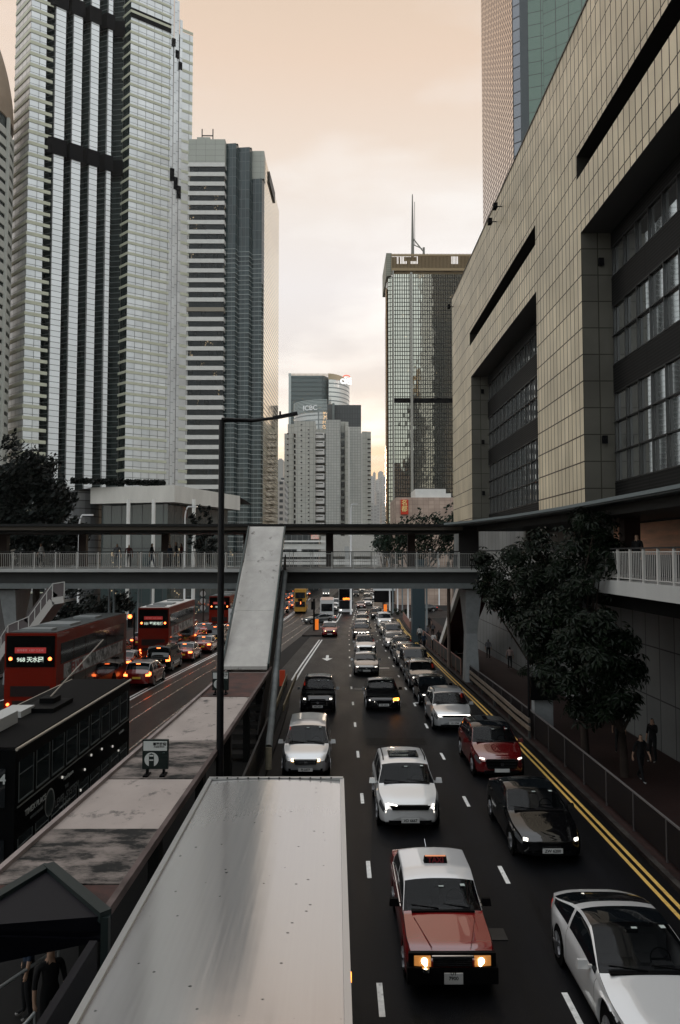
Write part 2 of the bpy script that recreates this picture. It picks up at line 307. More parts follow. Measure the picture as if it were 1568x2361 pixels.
def ribbon(name, fl, fr, zo, mat, Y0, Y1, step=4, kind='structure', parent=None, build=True, mb=None, thick=0):
    mb = mb or MB(); n = max(1, int(math.ceil((Y1 - Y0) / step))); ys = [Y0 + (Y1 - Y0) * i / n for i in range(n + 1)]
    for a, b in zip(ys, ys[1:]):
        za, zb = gz(a) + zo, gz(b) + zo
        mb.poly([(fl(a), a, za), (fr(a), a, za), (fr(b), b, zb), (fl(b), b, zb)])
        if thick:
            mb.poly([(fl(b), b, zb), (fl(b), b, zb - thick), (fl(a), a, za - thick), (fl(a), a, za)])
            mb.poly([(fr(a), a, za), (fr(a), a, za - thick), (fr(b), b, zb - thick), (fr(b), b, zb)])
    if thick:
        a = ys[0]; mb.poly([(fl(a), a, gz(a) + zo - thick), (fr(a), a, gz(a) + zo - thick), (fr(a), a, gz(a) + zo), (fl(a), a, gz(a) + zo)])
    if not build: return mb
    o = mb.build(name, mat); o['kind'] = kind; return o
g = MB()
ys = [-60, 0, 20, 25, 30, 35, 40, 60, 100, 150, 220, 400, 900, 2300]
xs = [-1900, -600, -150, -60, -20, 0, 20, 60, 150, 600, 1900]
for a, b in zip(ys, ys[1:]):
    for c, d in zip(xs, xs[1:]): g.poly([(c, a, gz(a) - .02), (d, a, gz(a) - .02), (d, b, gz(b) - .02), (c, b, gz(b) - .02)])
g.build('ground', concrete_d)['kind'] = 'structure'
ribbon('road', lambda Y: L0(Y) - (1.6 if Y < 92 else .6), KR, .004, asphalt, -20, 340)
ribbon('road', WK, WL, .006, asphalt, -20, 340)
ribbon('tram_road', WL, lambda Y: TA(Y) + 1.35, .002, asphalt_old, -20, 340)
ribbon('pavement', KR, lambda Y: max(KR(Y) + 4.9, 13.2), .13, paving, -10, 108, thick=.15)
ribbon('pavement', KR, lambda Y: KR(Y) + 9, .13, paving, 128, 340, thick=.15)
ribbon('pavement', lambda Y: WK(Y) - 5, WK, .13, paving, -10, 340, thick=.15)
ribbon('kerb', KR, lambda Y: KR(Y) + .16, .136, kerb_m, -10, 108, thick=.15)
ribbon('kerb', lambda Y: WK(Y) - .16, WK, .136, kerb_m, -10, 340, thick=.15)
ribbon('side_road', lambda Y: KR(Y) - .4, lambda Y: KR(Y) + 30, .009, asphalt, 108.2, 127.8)
# rails
for i, T in enumerate((TA, TB)):
    for s in (-.534, .534): ribbon('tram_rail', lambda Y: T(Y) + s - .045, lambda Y: T(Y) + s + .045, .012, rail_m, -10, 330, 3)
# road markings : each kind of marking one object per line
def line(f, off, w, Y0, Y1, mat, step=4): ribbon('road_marking', lambda Y: f(Y) + off - w / 2, lambda Y: f(Y) + off + w / 2, .012, mat, Y0, Y1, step)
def dashes(f, Y0, Y1, per, ln, w=.11):
    mb = MB(); y = Y0
    while y < Y1:
        ribbon('x', lambda Y: f(Y) - w / 2, lambda Y: f(Y) + w / 2, .012, None, y, y + ln, 2, build=False, mb=mb); y += per
    mb.build('road_marking', white_paint)['kind'] = 'structure'
dashes(L1, 7.2, 100, 5.12, .95); dashes(L2, 6.9, 100, 5.12, .95)
dashes(L1, 104, 300, 6, 3); dashes(L2, 104, 300, 6, 3)
line(KR, -.52, .10, -5, 106, yellow_paint); line(KR, -.30, .10, -5, 106, yellow_paint)
line(L0, -.02, .13, 46.5, 74, white_paint); line(L0, -.30, .13, 46.5, 74, white_paint)
line(L0, .12, .13, 96, 150, white_paint); line(L0, -.3, .13, 96, 150, white_paint)
line(WL, -.05, .13, -5, 190, white_paint); line(WL, -.32, .13, -5, 190, white_paint)
dashes(lambda Y: WL(Y) - 3.7, 20, 180, 6, 2); dashes(lambda Y: WL(Y) - 7.3, 20, 180, 6, 2)
am = MB()
def arrow(cx, cy, mb):                                              # straight-ahead arrow painted for traffic coming towards us
    z = lambda y: gz(y) + .012
    mb.poly([(cx - .12, cy, z(cy)), (cx + .12, cy, z(cy)), (cx + .12, cy + 2.2, z(cy + 2.2)), (cx - .12, cy + 2.2, z(cy + 2.2))])
    mb.poly([(cx - .45, cy, z(cy) + .001), (cx, cy - 1.6, z(cy - 1.6) + .001), (cx + .45, cy, z(cy) + .001)])
arrow(-.75, 58.2, am); am.build('road_marking', white_paint)['kind'] = 'structure'
bm_ = MB()
for (x0, y0, w) in ((4.05, 52.2, 1.1), (3.55, 63.5, 1.0), (3.0, 71.5, .9), (4.9, 38.4, .5), (-5.9, 50.5, 1.1)):
    bm_.poly([(x0 - w, y0, gz(y0) + .014), (x0, y0, gz(y0) + .014), (x0, y0 + .3, gz(y0 + .3) + .014), (x0 - w, y0 + .3, gz(y0 + .3) + .014)])
bm_.build('road_marking', white_paint)['kind'] = 'structure'
# gully covers and tar patches in the near lanes
tar = P('tar_patch', (.003, .003, .0035), .45, spec=.06, noise=.3, nscale=3, bump=.3, bscale=60)
pm = MB()
for (x, y, w, d) in ((1.3, 29.5, 2.6, 9), (-1.8, 36, 1.2, 7), (5.0, 13.5, .22, 14), (2.6, 46, 2.5, 5)):
    pm.poly([(x, y, gz(y) + .008), (x + w, y, gz(y) + .008), (x + w, y + d, gz(y + d) + .008), (x, y + d, gz(y + d) + .008)])
pm.build('road_patch', tar)['kind'] = 'structure'

# manhole and gully covers
iron = P('cast_iron', (.03, .03, .03), .45, metal=.6, noise=.3, nscale=8)
for i, (x, y) in enumerate(((3.1, 27.6), (-1.9, 31.5), (1.4, 43.0), (3.3, 14.9), (6.9, 21.3))):
    q = MB(); q.cyl((x, y, gz(y) + .012), .32, .02, 'z', 24) if i % 2 == 0 else q.box(x, y, gz(y) + .012, .62, .45, .02); o = q.build('manhole_cover', iron); o['kind'] = 'structure'
# ================================================================ towers and blocks
def v2(p): return (p[0], p[1])
def lerp(a, b, t): return tuple(a[i] + (b[i] - a[i]) * t for i in range(len(a)))
def shift(pl, d):
    """offset an open polyline to its right-hand side by d (the side that faces out)"""
    out = []
    for i, p in enumerate(pl):
        a = pl[max(i - 1, 0)]; b = pl[min(i + 1, len(pl) - 1)]
        dx, dy = b[0] - a[0], b[1] - a[1]; L = math.hypot(dx, dy); out.append((p[0] + dy / L * d, p[1] - dx / L * d))
    return out
def bandseg(mb, pl, z0, z1, out=.25, inn=.1, mi=0):
    o_ = shift(pl, out); i_ = shift(pl, -inn); mb.prism(o_ + i_[::-1], z0, z1, mi)
def base_z(Y): return gz(Y) - 1
GLs = .5
m_panelA = GRID('silver_panel', (.54, .55, .55), (.62, .625, .62), (.05, .05, .045), 2.9, 3.9, .09, .26, metal=.4, spec=.6, dirt=.14, lowf=.08, wob=.04, wobs=.5, pane=.03)
m_bandA = P('cream_band', (.50, .50, .39), .5, noise=.12, nscale=.5)
m_glassA = GRID('tower_glass_green', (.010, .017, .016), (.030, .042, .040), (.003, .003, .003), 1.45, 3.9, .07, .05, spec=.5, wob=.05, wobs=.35, pane=.05)
m_white = P('white_cladding', (.62, .61, .58), .45, noise=.08, nscale=.6)
m_dark = P('dark_recess', (.004, .004, .005), .7, spec=.05)
m_line = P('thin_dark_line', (.03, .03, .03), .5)
# ---- tower with white ribs, left
tA = thing('office_tower', 'tall silver panelled tower with white vertical ribs, cut by the top of the photo', 'tower', (-80, 238, gz(238)))
dM = (.848, .530); dL = (-.755, .656); FL = 3.9
def ad(p, d, t): return (p[0] + d[0] * t, p[1] + d[1] * t)
c1 = v2(at(58, 700, 225)); c0 = ad(c1, dL, 11.5); f1e = ad(c1, dM, 5.0)
c2 = v2(at(292.5, 700, 240)); r2 = ad(c2, dL, 4.2)
cE = ad(c2, dM, 23.5); cS = ad(c2, dM, 15.0)
cS2 = ad(c2, dM, 19.3)
TOP = 250; top2 = at(443, 82, 252).z; BOT = at(290, 1112, 240).z
Zs = gz(238) - 2
w = MB()
w.wall(c0, c1, Zs, TOP); w.wall(c1, f1e, Zs, TOP)
w.wall(r2, c2, BOT - 8, TOP, 1); w.wall(c2, cS, BOT - 8, TOP)
# staggered strips
steps = 4; seg = (19.3 - 15.0) / steps
for i in range(steps):
    a, b = ad(c2, dM, 15.0 + seg * i), ad(c2, dM, 15.0 + seg * (i + 1)); k = .16 * (i % 2 * 2 - 1)
    a, b = (a[0] - dL[0] * k, a[1] - dL[1] * k), (b[0] - dL[0] * k, b[1] - dL[1] * k)
    w.wall(a, b, BOT - 8, top2 + 26 - 7.2 * i, 0, v0=1.3 * i)
w.wall(cS2, cE, BOT - 8, top2)
w.wall(cE, ad(cE, dL, 26), BOT - 8, top2)
back = [c0, ad(c0, dM, 45), ad(cE, dL, 26)]
w.poly([(p[0], p[1], top2) for p in (cS2, cE, ad(cE, dL, 26), ad(cS2, dL, 26))])
w.wall(cS, ad(cS, dL, 26), top2, TOP); w.wall(back[1], c0, Zs, TOP)
w.build('wall', [m_panelA, m_glassA], tA)
# glass core in saw-tooth bays, one part per bay
core0, core1 = ad(f1e, dL, .9), ad(r2, dL, .4)
core0 = f1e; core1 = r2
Lc = math.hypot(core1[0] - core0[0], core1[1] - core0[1]); ux = ((core1[0] - core0[0]) / Lc, (core1[1] - core0[1]) / Lc)
nin = (-ux[1], ux[0])
nb = 4; offs = [.105, .325, .55, .775]; wid = [.125, .115, .105, .06]
def cp(t, d=0): return (core0[0] + ux[0] * Lc * t + nin[0] * d, core0[1] + ux[1] * Lc * t + nin[1] * d)
edges = [0] + [v for i in range(nb) for v in (offs[i], offs[i] + wid[i])] + [1]
mech = [(at(230, 349, 232).z, 5.6), (at(200, 14, 232).z, 5.6)]
for i in range(0, len(edges), 2):
    a, b = edges[i], edges[i + 1]; q = MB(); mid = a + (b - a) * .38
    q.wall(cp(a, 1.2), cp(mid, 3.2), Zs, TOP, 0); q.wall(cp(mid, 3.2), cp(b, .6), Zs, TOP, 0)
    q.build('glass_bay', m_glassA, tA)
    fn = MB(); z = Zs
    while z < TOP:
        bandseg(fn, [cp(a, 1.2), cp(mid, 3.2), cp(b, .6)], z, z + .22, .12); z += FL / 2
    fn.build('floor_ledges', P('ledge_grey', (.16, .18, .175), .4), tA)
for i in range(nb):
    a, b = offs[i], offs[i] + wid[i]; q = MB()
    q.prism([cp(a, -.7), cp(b, -.7), cp(b, 1.2), cp(a, 1.2)], Zs + 2, TOP, 0)
    q.build('rib', GRID('rib_white', (.64, .65, .65), (.72, .73, .73), (.05, .05, .05), 9, 1.95, .10, .3, metal=.25, spec=.6, pane=.02), tA)
for zc, hh in mech:
    q = MB(); pts = []
    for i in range(nb): pts += [cp(offs[i] - .02, -.9), cp(offs[i] + wid[i] + .02, -.9), cp(offs[i] + wid[i] + .05, 1.6)]
    bandseg(q, [cp(-.02, 1.2)] + pts + [cp(1, -.6)], zc - hh / 2, zc + hh / 2, .25, .6)
    q.build('plant_floor_band', m_dark, tA)
z = Zs + 1.2
while z < TOP:                                                     # one spandrel band per floor
    q = MB(); bandseg(q, [c0, c1, ad(f1e, dM, 2.2)], z, z + 1.15, .22); q.build('wing_band', m_bandA, tA)
    if z > BOT - 2:
        q = MB(); bandseg(q, [ad(r2, dL, .9), c2, ad(c2, dM, 15.0)], z, z + .95, .16); q.build('floor_band', m_bandA, tA)
        if z < top2: q = MB(); bandseg(q, [cS2, cE], z + .9, z + 1.95, .10); q.build('corner_band', m_bandA, tA)
    z += FL
for i in range(3):
    gq = MB(); p = ad(c2, dM, 15.2 + 1.3 * i); zc = at(392 + 8 * i, 408 + 18 * i, 250).z
    bandseg(gq, [p, ad(p, dM, 1.5)], zc - 2.4, zc + 2.4, .3); gq.build('dark_opening', m_dark, tA)
    gq = MB(); p = ad(c2, dM, 15.4 + 1.3 * i); zc = at(392 + 8 * i, 105 + 24 * i, 250).z
    bandseg(gq, [p, ad(p, dM, 1.3)], zc - 1.5, zc + 1.5, .3); gq.build('dark_opening', m_dark, tA)
tA_dark = MB(); bandseg(tA_dark, [c2, ad(c2, dM, 15.0)], at(300, 20, 240).z - 3.0, at(300, 20, 240).z + .6, .12, .1); tA_dark.build('plant_floor_band', m_dark, tA)

# ---- round tower at the left edge
tR = thing('round_tower', 'round banded tower with a brown crown at the left edge', 'tower', (-118, 214, gz(214)))
cx, cy = -124.5, 216; rr = at(20, 634, 214).x - cx - 2.3
def ring(r, n=64, a0=-math.pi, a1=math.pi): return [(cx + r * math.cos(a0 + (a1 - a0) * i / n), cy + r * math.sin(a0 + (a1 - a0) * i / n)) for i in range(n)]
zr = at(20, 195, 200).z
q = MB(); q.prism(ring(rr - .5), gz(214) - 2, zr, 0); q.build('glass_core', m_glassA, tR, smooth=False)
z = 6
while z < zr - 3:
    q = MB(); q.prism(ring(rr), z, z + 2.3, 0); q.build('floor_band', P('pale_band', (.42, .42, .38), .55, noise=.1), tR); z += 3.7
q = MB(); n = 9
for i in range(n):
    a = 2 * math.pi * i / n; q.box(cx + (rr + .2) * math.cos(a), cy + (rr + .2) * math.sin(a), zr / 2, .9, .9, zr, a)
q.build('pilasters', P('pale_band', (.5, .48, .42), .55), tR)
q = MB(); k = 10
for i in range(k):
    t0, t1 = i / k, (i + 1) / k; f = lambda t: rr * (1.0 - .25 * t * t); A = ring(f(t0)); B = ring(f(t1)); za, zb = zr + t0 * 26, zr + t1 * 26
    for j in range(64):
        j2 = (j + 1) % 64; q.poly([(*A[j], za), (*A[j2], za), (*B[j2], zb), (*B[j], zb)])
q.build('crown', P('brown_crown', (.27, .205, .15), .6, noise=.15, nscale=.2), tR, smooth=True)

# ---- second tower : white bands, glass bays and a flank tinted gold for its sky reflection
YB = 252
tB = thing('office_tower', 'tower of white bands and dark glass bays with a golden mirrored flank', 'tower', (-40, 256, gz(256)))
ztB = at(470, 322, YB).z
xa = [at(x, 900, YB).x for x in (425, 514)] ; zb0 = gz(256) - 1
gB = GRID('bay_glass', (.018, .030, .032), (.035, .055, .058), (.10, .12, .12), 1.55, 3.7, .09, .04, spec=.45, wob=.03, wobs=.2, pane=.035, emitp=.012)
q = MB(); q.wall((xa[0], YB), (xa[1], YB), zb0, ztB - 10); q.wall((xa[1], YB), (xa[1], YB + 4), zb0, ztB - 10)
q.build('ribbon_glass', GRID('ribbon_glass_dark', (.004, .006, .006), (.012, .016, .017), (.006, .006, .006), 1.5, 3.7, .06, .05, spec=.28, pane=.05, wob=.02, emitp=.07), tB)
q = MB(); z = zb0 + 1.0; i = 0
while z < ztB - 10:
    q = MB(); bandseg(q, [(xa[0], YB), (xa[1], YB), (xa[1], YB + 3.5)], z, z + 1.55, .35); q.build('floor_band', m_white if i != 9 and i != 28 else P('tan_band', (.3, .27, .22), .5), tB); z += 3.7; i += 1
q = MB(); q.prism([(xa[0], YB - .3), (xa[1] + .2, YB - .3), (xa[1] + .2, YB + 30), (xa[0], YB + 30)], ztB - 10.5, ztB)
q.box(xa[0] + 6, YB + 4, ztB + .9, 5, 5, 2); q.build('parapet', GRID('parapet_panels', (.36, .37, .33), (.39, .40, .36), (.2, .2, .19), 3.6, 2.2, .05, .5, pane=0), tB)
q = MB(); p0 = at(466, 322, YB + 3); p1 = at(491, 322, YB + 3)
for p in (p0, p1): q.bar((p.x, p.y, ztB + 1), (p.x, p.y, ztB + 6.0), .35, .35)
q.bar((p0.x, p0.y, ztB + 3.4), (p1.x, p1.y, ztB + 3.4), .3, .3); q.build('roof_mast', m_line, tB)
bays = [(514, 545, 2.5), (545, 577, 5.0), (577, 606, 7.5)]
prevY = YB
for i, (x0, x1, dy) in enumerate(bays):
    Y = YB + dy; a, b = at(x0, 900, Y).x, at(x1, 900, Y).x; q = MB()
    q.wall((a, Y), (a + (b - a) * .86, Y - .4), zb0, ztB - (0 if i < 2 else 11), 0); q.wall((a + (b - a) * .86, Y - .4), (b, Y + 1.6), zb0, ztB - (0 if i < 2 else 11), 0)
    q.wall((b, Y + 1.6), (b, Y + 3.2), zb0, ztB, 0)
    q.poly([(a, Y, ztB), (b, Y, ztB), (b, Y + 25, ztB), (a, Y + 25, ztB)])
    q.build('glass_bay', gB, tB)
    fn = MB(); z = zb0
    while z < ztB - 40:
        bandseg(fn, [(a, Y), (a + (b - a) * .86, Y - .4), (b, Y + 1.6)], z, z + .16, .10); z += 1.85
    fn.build('floor_ledges', P('ledge_pale', (.42, .46, .45), .4), tB)
    if i == 2:
        q = MB(); q.prism([(a, Y - .2), (b + .1, Y - .2), (b + .1, Y + 20), (a, Y + 20)], ztB - 11, ztB + .1); q.build('parapet', MC['parapet_panels'], tB)
e0 = (at(606, 900, 260).x, 260.8); e1 = v2(at(642.5, 700, 306))
q = MB(); q.wall(e0, e1, zb0, ztB, 0); q.poly([(e0[0], e0[1], ztB), (e1[0], e1[1], ztB), (e1[0] - 20, e1[1], ztB), (e0[0] - 20, e0[1], ztB)])
q.wall(e1, (e1[0] - 30, e1[1] + 2), zb0, ztB)
q.build('flank', GRID('warm_sky_mirror', (.76, .57, .30), (.70, .53, .29), (.16, .11, .06), 60, 1.85, .30, .06, metal=.9, lrough=.3, wob=.02, wobs=.12, pane=0), tB)  # gold tint puts the warm sky reflection into the glass colour
q = MB(); pa = lerp(e0, e1, .25); pb = lerp(e0, e1, .62); q.bar((pa[0] + .3, pa[1], ztB - 3), (pb[0] + .3, pb[1], ztB - 3), .5, 4.5); q.build('sign_letters', m_line, tB)

# ---- civic complex in the centre
YC = 380
tC = thing('office_block', 'stepped pale concrete block with columns of small dark windows, in the centre', 'block', (-12, 385, gz(385)))
mC1 = GRID('tile_cladding', (.50, .50, .46), (.55, .55, .51), (.30, .30, .28), 2.2, 3.05, .10, .6, dirt=.1, lowf=.05, pane=0)
mC2 = GRID('tile_cladding_fine', (.48, .49, .465), (.53, .535, .51), (.29, .295, .28), 1.5, 1.5, .10, .6, dirt=.1, lowf=.05, pane=0)
mC3 = P('white_balcony', (.78, .77, .75), .55, noise=.06)
mwin = P('window_dark', (.008, .009, .011), .12, spec=.6)
def zof(y, Y): return at(780, y, Y).z
def blk(x0, x1, yt, dy, m, name='wall', dep=25, th=None, skew=0):
    Y = YC + dy; a, b = at(x0, 1100, Y).x, at(x1, 1100, Y).x; q = MB()
    q.prism([(a, Y + skew), (b, Y), (b, Y + dep), (a, Y + dep)], gz(Y) - 2, zof(yt, Y)); q.build(name, m, tC); return a, b, Y, zof(yt, Y)
blk(655.5, 677, 999.5, 3, mC1); blk(663, 713.7, 978, 3.5, mC1); blk(677.5, 727, 971, 0, mC1, skew=0); blk(713, 727.5, 973, 2, mC1)
blk(727, 752, 989.5, 6, mC1); blk(751, 785, 968, -4, mC2); blk(785, 796, 972, 0, mC1); blk(796, 803.5, 972.5, -3, mC1); blk(803, 806.5, 984, -4.5, m_white)
blk(806, 832.5, 984, -1, mC2); blk(832, 836, 999, 1, m_white); blk(835, 847.5, 994.6, 2, mC1); blk(847, 855.5, 995, 4, mC1)
def winrow(xc, wpx, y0, pitch, hpx, n, dy, name='window', m=None, pr=.1):
    Y = YC + dy
    for k in range(n):
        y = y0 + pitch * k
        if y > 1225: break
        a, b = at(xc - wpx / 2, y, Y), at(xc + wpx / 2, y + hpx, Y); q = MB(); q.box((a.x + b.x) / 2, Y, (a.z + b.z) / 2, b.x - a.x, pr * 2, a.z - b.z); q.build(name, m or mwin, tC)
winrow(679.5, 4.0, 1000, 12.45, 8.2, 20, -.15, m=mwin)
winrow(663.5, 3.6, 998.5, 12.45, 2.2, 20, 2.9); winrow(695, 3.8, 978, 12.45, 2.2, 21, -.05); winrow(711.5, 3.4, 990, 9.5, 2.2, 25, -.05)
winrow(790.5, 8.0, 997.5, 18.95, 13.5, 13, -.1)
for k in range(13):
    y = 997 + 18.95 * k
    if y > 1215: break
    a, b = at(727.5, y, YC + 1), at(748, y + 13, YC + 1); q = MB(); q.box((a.x + b.x) / 2, YC + 2.5, (a.z + b.z) / 2, b.x - a.x, 3, a.z - b.z); bb = q.build('balcony', mC3, tC)
    s = MB(); s.box((a.x + b.x) / 2 - .3, YC + .98, (a.z * .68 + b.z * .32), (b.x - a.x) * .8, .1, .55); s.build('slot', mwin, bb)
    a, b = at(748, y + 2, YC), at(751, y + 14, YC); q = MB(); q.box((a.x + b.x) / 2, YC + 1.2, (a.z + b.z) / 2, b.x - a.x, .3, a.z - b.z); q.build('window', mwin, tC)
for k in range(22):
    y = 1012 + 10.3 * k
    if y > 1215: break
    a, b = at(847.5, y, YC + 3.8), at(855.2, y + 1.4, YC + 3.8); q = MB(); q.box((a.x + b.x) / 2, YC + 3.9, (a.z + b.z) / 2, b.x - a.x, .3, .55); q.build('window', mwin, tC)
q = MB(); a, b = at(740, 1240, 372), at(868, 1270, 372); q.box((a.x + b.x) / 2, 380, (a.z + b.z) / 2 - 1, b.x - a.x, 16, a.z - b.z + 4); q.build('podium', m_white, tC)
for (x, y) in ((846, 1214), (846, 1227)):
    p = at(x, y, YC + 1.5); q = MB(); q.box(p.x, YC + 1.9, p.z, 3.2, .3, 2.4); q.build('window', mwin, tC)

# ---- bank towers behind
YD = 600
tD = thing('office_tower', 'grey tower with a curved glass corner and a lit bank name', 'tower', (-20, 600, gz(600)))
a, b, c = at(665.5, 900, YD).x, at(745, 900, YD).x, at(757, 900, YD).x; zt = at(700, 866, YD).z
gD = GRID('louvred_glass', (.075, .10, .10), (.095, .12, .12), (.05, .065, .065), 30, 4, .6, .25, spec=.5, pane=0)
q = MB(); q.prism([(a, YD), (b, YD), (c, YD + 6), (c, YD + 40), (a, YD + 40)], 0, zt); q.build('wall', gD, tD)
q = MB(); q.prism([(a, YD - .4), (a + 2.2, YD - .4), (a + 2.2, YD), (a, YD)], 0, zt + 2); q.build('corner_fin', P('ledge_pale', (.3, .33, .33), .4), tD)
q = MB(); n = 12; d = at(807.5, 900, YD).x; pts = []
for i in range(n + 1):
    t = i / n; pts.append((c + (d - c) * math.sin(t * math.pi / 2), YD + 2 + 26 * (1 - math.cos(t * math.pi / 2))))
pts2 = pts + [(c, YD + 30)]
ztD = at(770, 873, YD).z
q.prism(pts2, 0, ztD); q.build('curved_glass', GRID('curved_glass_mirror', (.60, .58, .54), (.52, .51, .48), (.18, .2, .2), 40, 3.9, .5, .08, metal=.75, wob=.015, wobs=.02, pane=0), tD)
q = MB(); z = ztD
for i, a2 in enumerate(pts[:-1]):
    b2 = pts[i + 1]; zz = ztD + 5.2 - 5.0 * (i / n) ** 1.5
    bandseg(q, [a2, b2], ztD, zz, .1, .3)
q.build('crown_screen', P('crown_warm', (.42, .33, .22), .5), tD)
q = MB()
for k in range(34): q.box(a + (c - a) * k / 33, YD + 2, zt + 1.1, .5, 2, 2.2)
q.build('parapet', P('crown_warm', (.42, .33, .22), .5), tD)
pc = at(797.5, 880, YD + 4)
text_mesh('bank_name', 'citi', 9.5, P('sign_white_lit', (.9, .9, .9), .5, emit=(1, 1, 1), es=.9), tD, Matrix.Translation(Vector((pc.x, YD + 1.0, pc.z)) - wloc(tD)) @ Matrix.Rotation(R(28), 4, 'Z') @ Matrix.Rotation(R(90), 4, 'X'), .6, bold=.12)
q = MB(); arc = [(pc.x + 3.4 * math.cos(R(t)) + .5, YD + 1.2, pc.z + 2.6 + 2.4 * math.sin(R(t))) for t in range(25, 156, 13)]; q.tube(arc, .42, 6); q.build('bank_arc', P('sign_red_lit', (.7, .06, .03), .5, emit=(1, .12, .04), es=.8), tD)
YI = 520
tI = thing('office_tower', 'lower curved glass tower with a bank name on its rounded top', 'tower', (-25, 520, gz(520)))
a, b = at(674.7, 950, YI).x, at(754.5, 950, YI).x; n = 12; pts = []
for i in range(n + 1):
    t = i / n; pts.append((a + (b - a) * (1 - math.cos(t * math.pi / 2)), YI + 20 * (1 - math.sin(t * math.pi / 2))))
q = MB(); zt = at(740, 950, YI).z; q.prism(pts + [(b, YI + 30), (a, YI + 30)], 0, zt)
q.build('curved_glass', GRID('pale_curtain_wall', (.42, .43, .42), (.50, .50, .49), (.20, .22, .22), 30, 3.7, .45, .15, metal=.5, wob=.02, wobs=.03, pane=0), tI)
for k in range(9):
    q = MB(); z = zt + .4 + k * 1.1 
    bandseg(q, pts, z, z + .5, .5); q.build('top_louvre', P('ledge_pale', (.3, .33, .33), .4), tI)
p = at(715, 941, YI)
text_mesh('bank_name', 'ICBC', 5.2, P('sign_white', (.85, .85, .85), .5), tI, Matrix.Translation(Vector((p.x, YI + .2, p.z)) - wloc(tI)) @ Matrix.Rotation(R(-14), 4, 'Z') @ Matrix.Rotation(R(90), 4, 'X'), .4, bold=.08)
tS = thing('office_tower', 'plain dark grey slab tower beside the curved glass tower', 'tower', (8, 540, gz(540)))
YS = 530
for (x0, x1, y, dy, m) in ((754, 766, 932, 0, P('slab_mid', (.07, .078, .08), .35)), (766, 771.5, 930.5, -2, P('ledge_grey', (.16, .18, .175), .4)), (771.5, 832.6, 933, 1, GRID('dark_slab', (.075, .08, .082), (.082, .088, .09), (.06, .065, .067), 2, 3.8, .3, .4, pane=0))):
    a, b = at(x0, 950, YS + dy).x, at(x1, 950, YS + dy).x; q = MB(); q.prism([(a, YS + dy), (b, YS + dy), (b, YS + 40), (a, YS + 40)], 0, at(780, y, YS).z); q.build('wall', m, tS)
# ---- pale residential blocks
def far_block(x0, x1, yt, Y, m, label, win=None, name='apartment_block', group=None):
    a, b = at(x0, 1150, Y).x, at(x1, 1150, Y).x; zt = at((x0 + x1) / 2, yt, Y).z
    t = thing(name, label, 'building', ((a + b) / 2, Y + 8, gz(Y)), group); q = MB(); q.prism([(a, Y), (b, Y), (b, Y + 22), (a, Y + 22)], gz(Y) - 2, zt); q.build('wall', m, t)
    q = MB(); q.box((a + b) / 2, Y + 10, zt + 1.2, (b - a) * .5, 8, 2.6); q.build('roof_room', m, t)
    return t
wt = GRID('balcony_blocks', (.10, .11, .12), (.16, .17, .18), (.62, .61, .60), 3.2, 3.0, .75, .6, pane=0)
far_block(641, 656.5, 1110, 340, wt, 'white block with square windows, left of the pale concrete block')
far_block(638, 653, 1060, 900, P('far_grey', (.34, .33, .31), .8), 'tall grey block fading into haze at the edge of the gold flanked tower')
far = GRID('far_flats_hazed', (.30, .29, .28), (.36, .35, .33), (.44, .42, .40), 3.5, 3.1, .8, .8, pane=0)  # pale low-contrast tones put distance haze into the colour
for i, (x0, x1, yt, Y, lb) in enumerate(((853, 862, 1100, 1000, 'hazy apartment tower nearest the concrete block'), (861, 866.5, 1090, 1150, 'narrow hazy apartment tower, tallest of the left ones'), (866, 876, 1108, 900, 'hazy apartment tower in the middle of the gap between the blocks'), (873, 884, 1088, 1300, 'wide hazy apartment tower behind the others in the gap'), (868, 880, 1135, 700, 'low pale block with gridded windows in the gap'), (878, 890, 1098, 1050, 'hazy apartment tower touching the glass tower'), (852, 870, 1165, 620, 'low white block at the foot of the hazy towers'), (880, 893, 1160, 640, 'low grey block beside the foot of the glass tower'))):
    far_block(x0, x1, yt, Y, far, lb, group='hazy apartment towers at the end of the street')

# ---- gridded glass tower right of centre
YE = 300
tE = thing('office_tower', 'mirror glass tower with a fine black grid and a slatted roof crown, right of centre', 'tower', (40, 310, gz(310)))
gE = GRID('mirror_grid', (.50, .50, .43), (.56, .55, .47), (.004, .004, .003), 1.02, 1.85, .17, .035, metal=.88, wob=.03, wobs=.12, pane=.010, emitp=.006)
x = lambda d, Y=YE: at(d, 900, Y).x
zt = at(900, 632, YE).z; zc = at(900, 586, YE).z; zb = gz(YE) - 2
q = MB(); q.wall((x(907), YE), (x(1130), YE), zb, zt); q.poly([(x(907), YE, zt), (x(1130), YE, zt), (x(1130), YE + 40, zt), (x(907), YE + 40, zt)])
q.wall((x(895.5), YE + .8), (x(907), YE), zb, zt - 1.0); q.wall((x(890.5, 304), 304), (x(895.5), YE + .8), zb, zt - 3)
q.wall((x(888, 335), 335), (x(890.5, 304), 304), zb, zt - 9)
q.build('curtain_wall', gE, tE)
fin = P('pale_fin', (.42, .41, .37), .5, noise=.1)
for (d0, w_, dy, yt) in ((949, 5.2, -.6, 570), (907, 3.0, -.4, 626)):
    q = MB(); a = x(d0 - w_ / 2); b = x(d0 + w_ / 2); q.box((a + b) / 2, YE - .5, (zb + at(d0, yt if yt > 600 else 632, YE).z) / 2, b - a, 1.4, at(d0, yt if yt > 600 else 628, YE).z - zb); q.build('fin', fin, tE)
q = MB(); q.box(x(892), YE + 2.5, (zt - 6 + zb) / 2, .5, 3, zt - zb - 6); q.build('corner_trim', P('warm_trim', (.34, .22, .12), .4), tE)
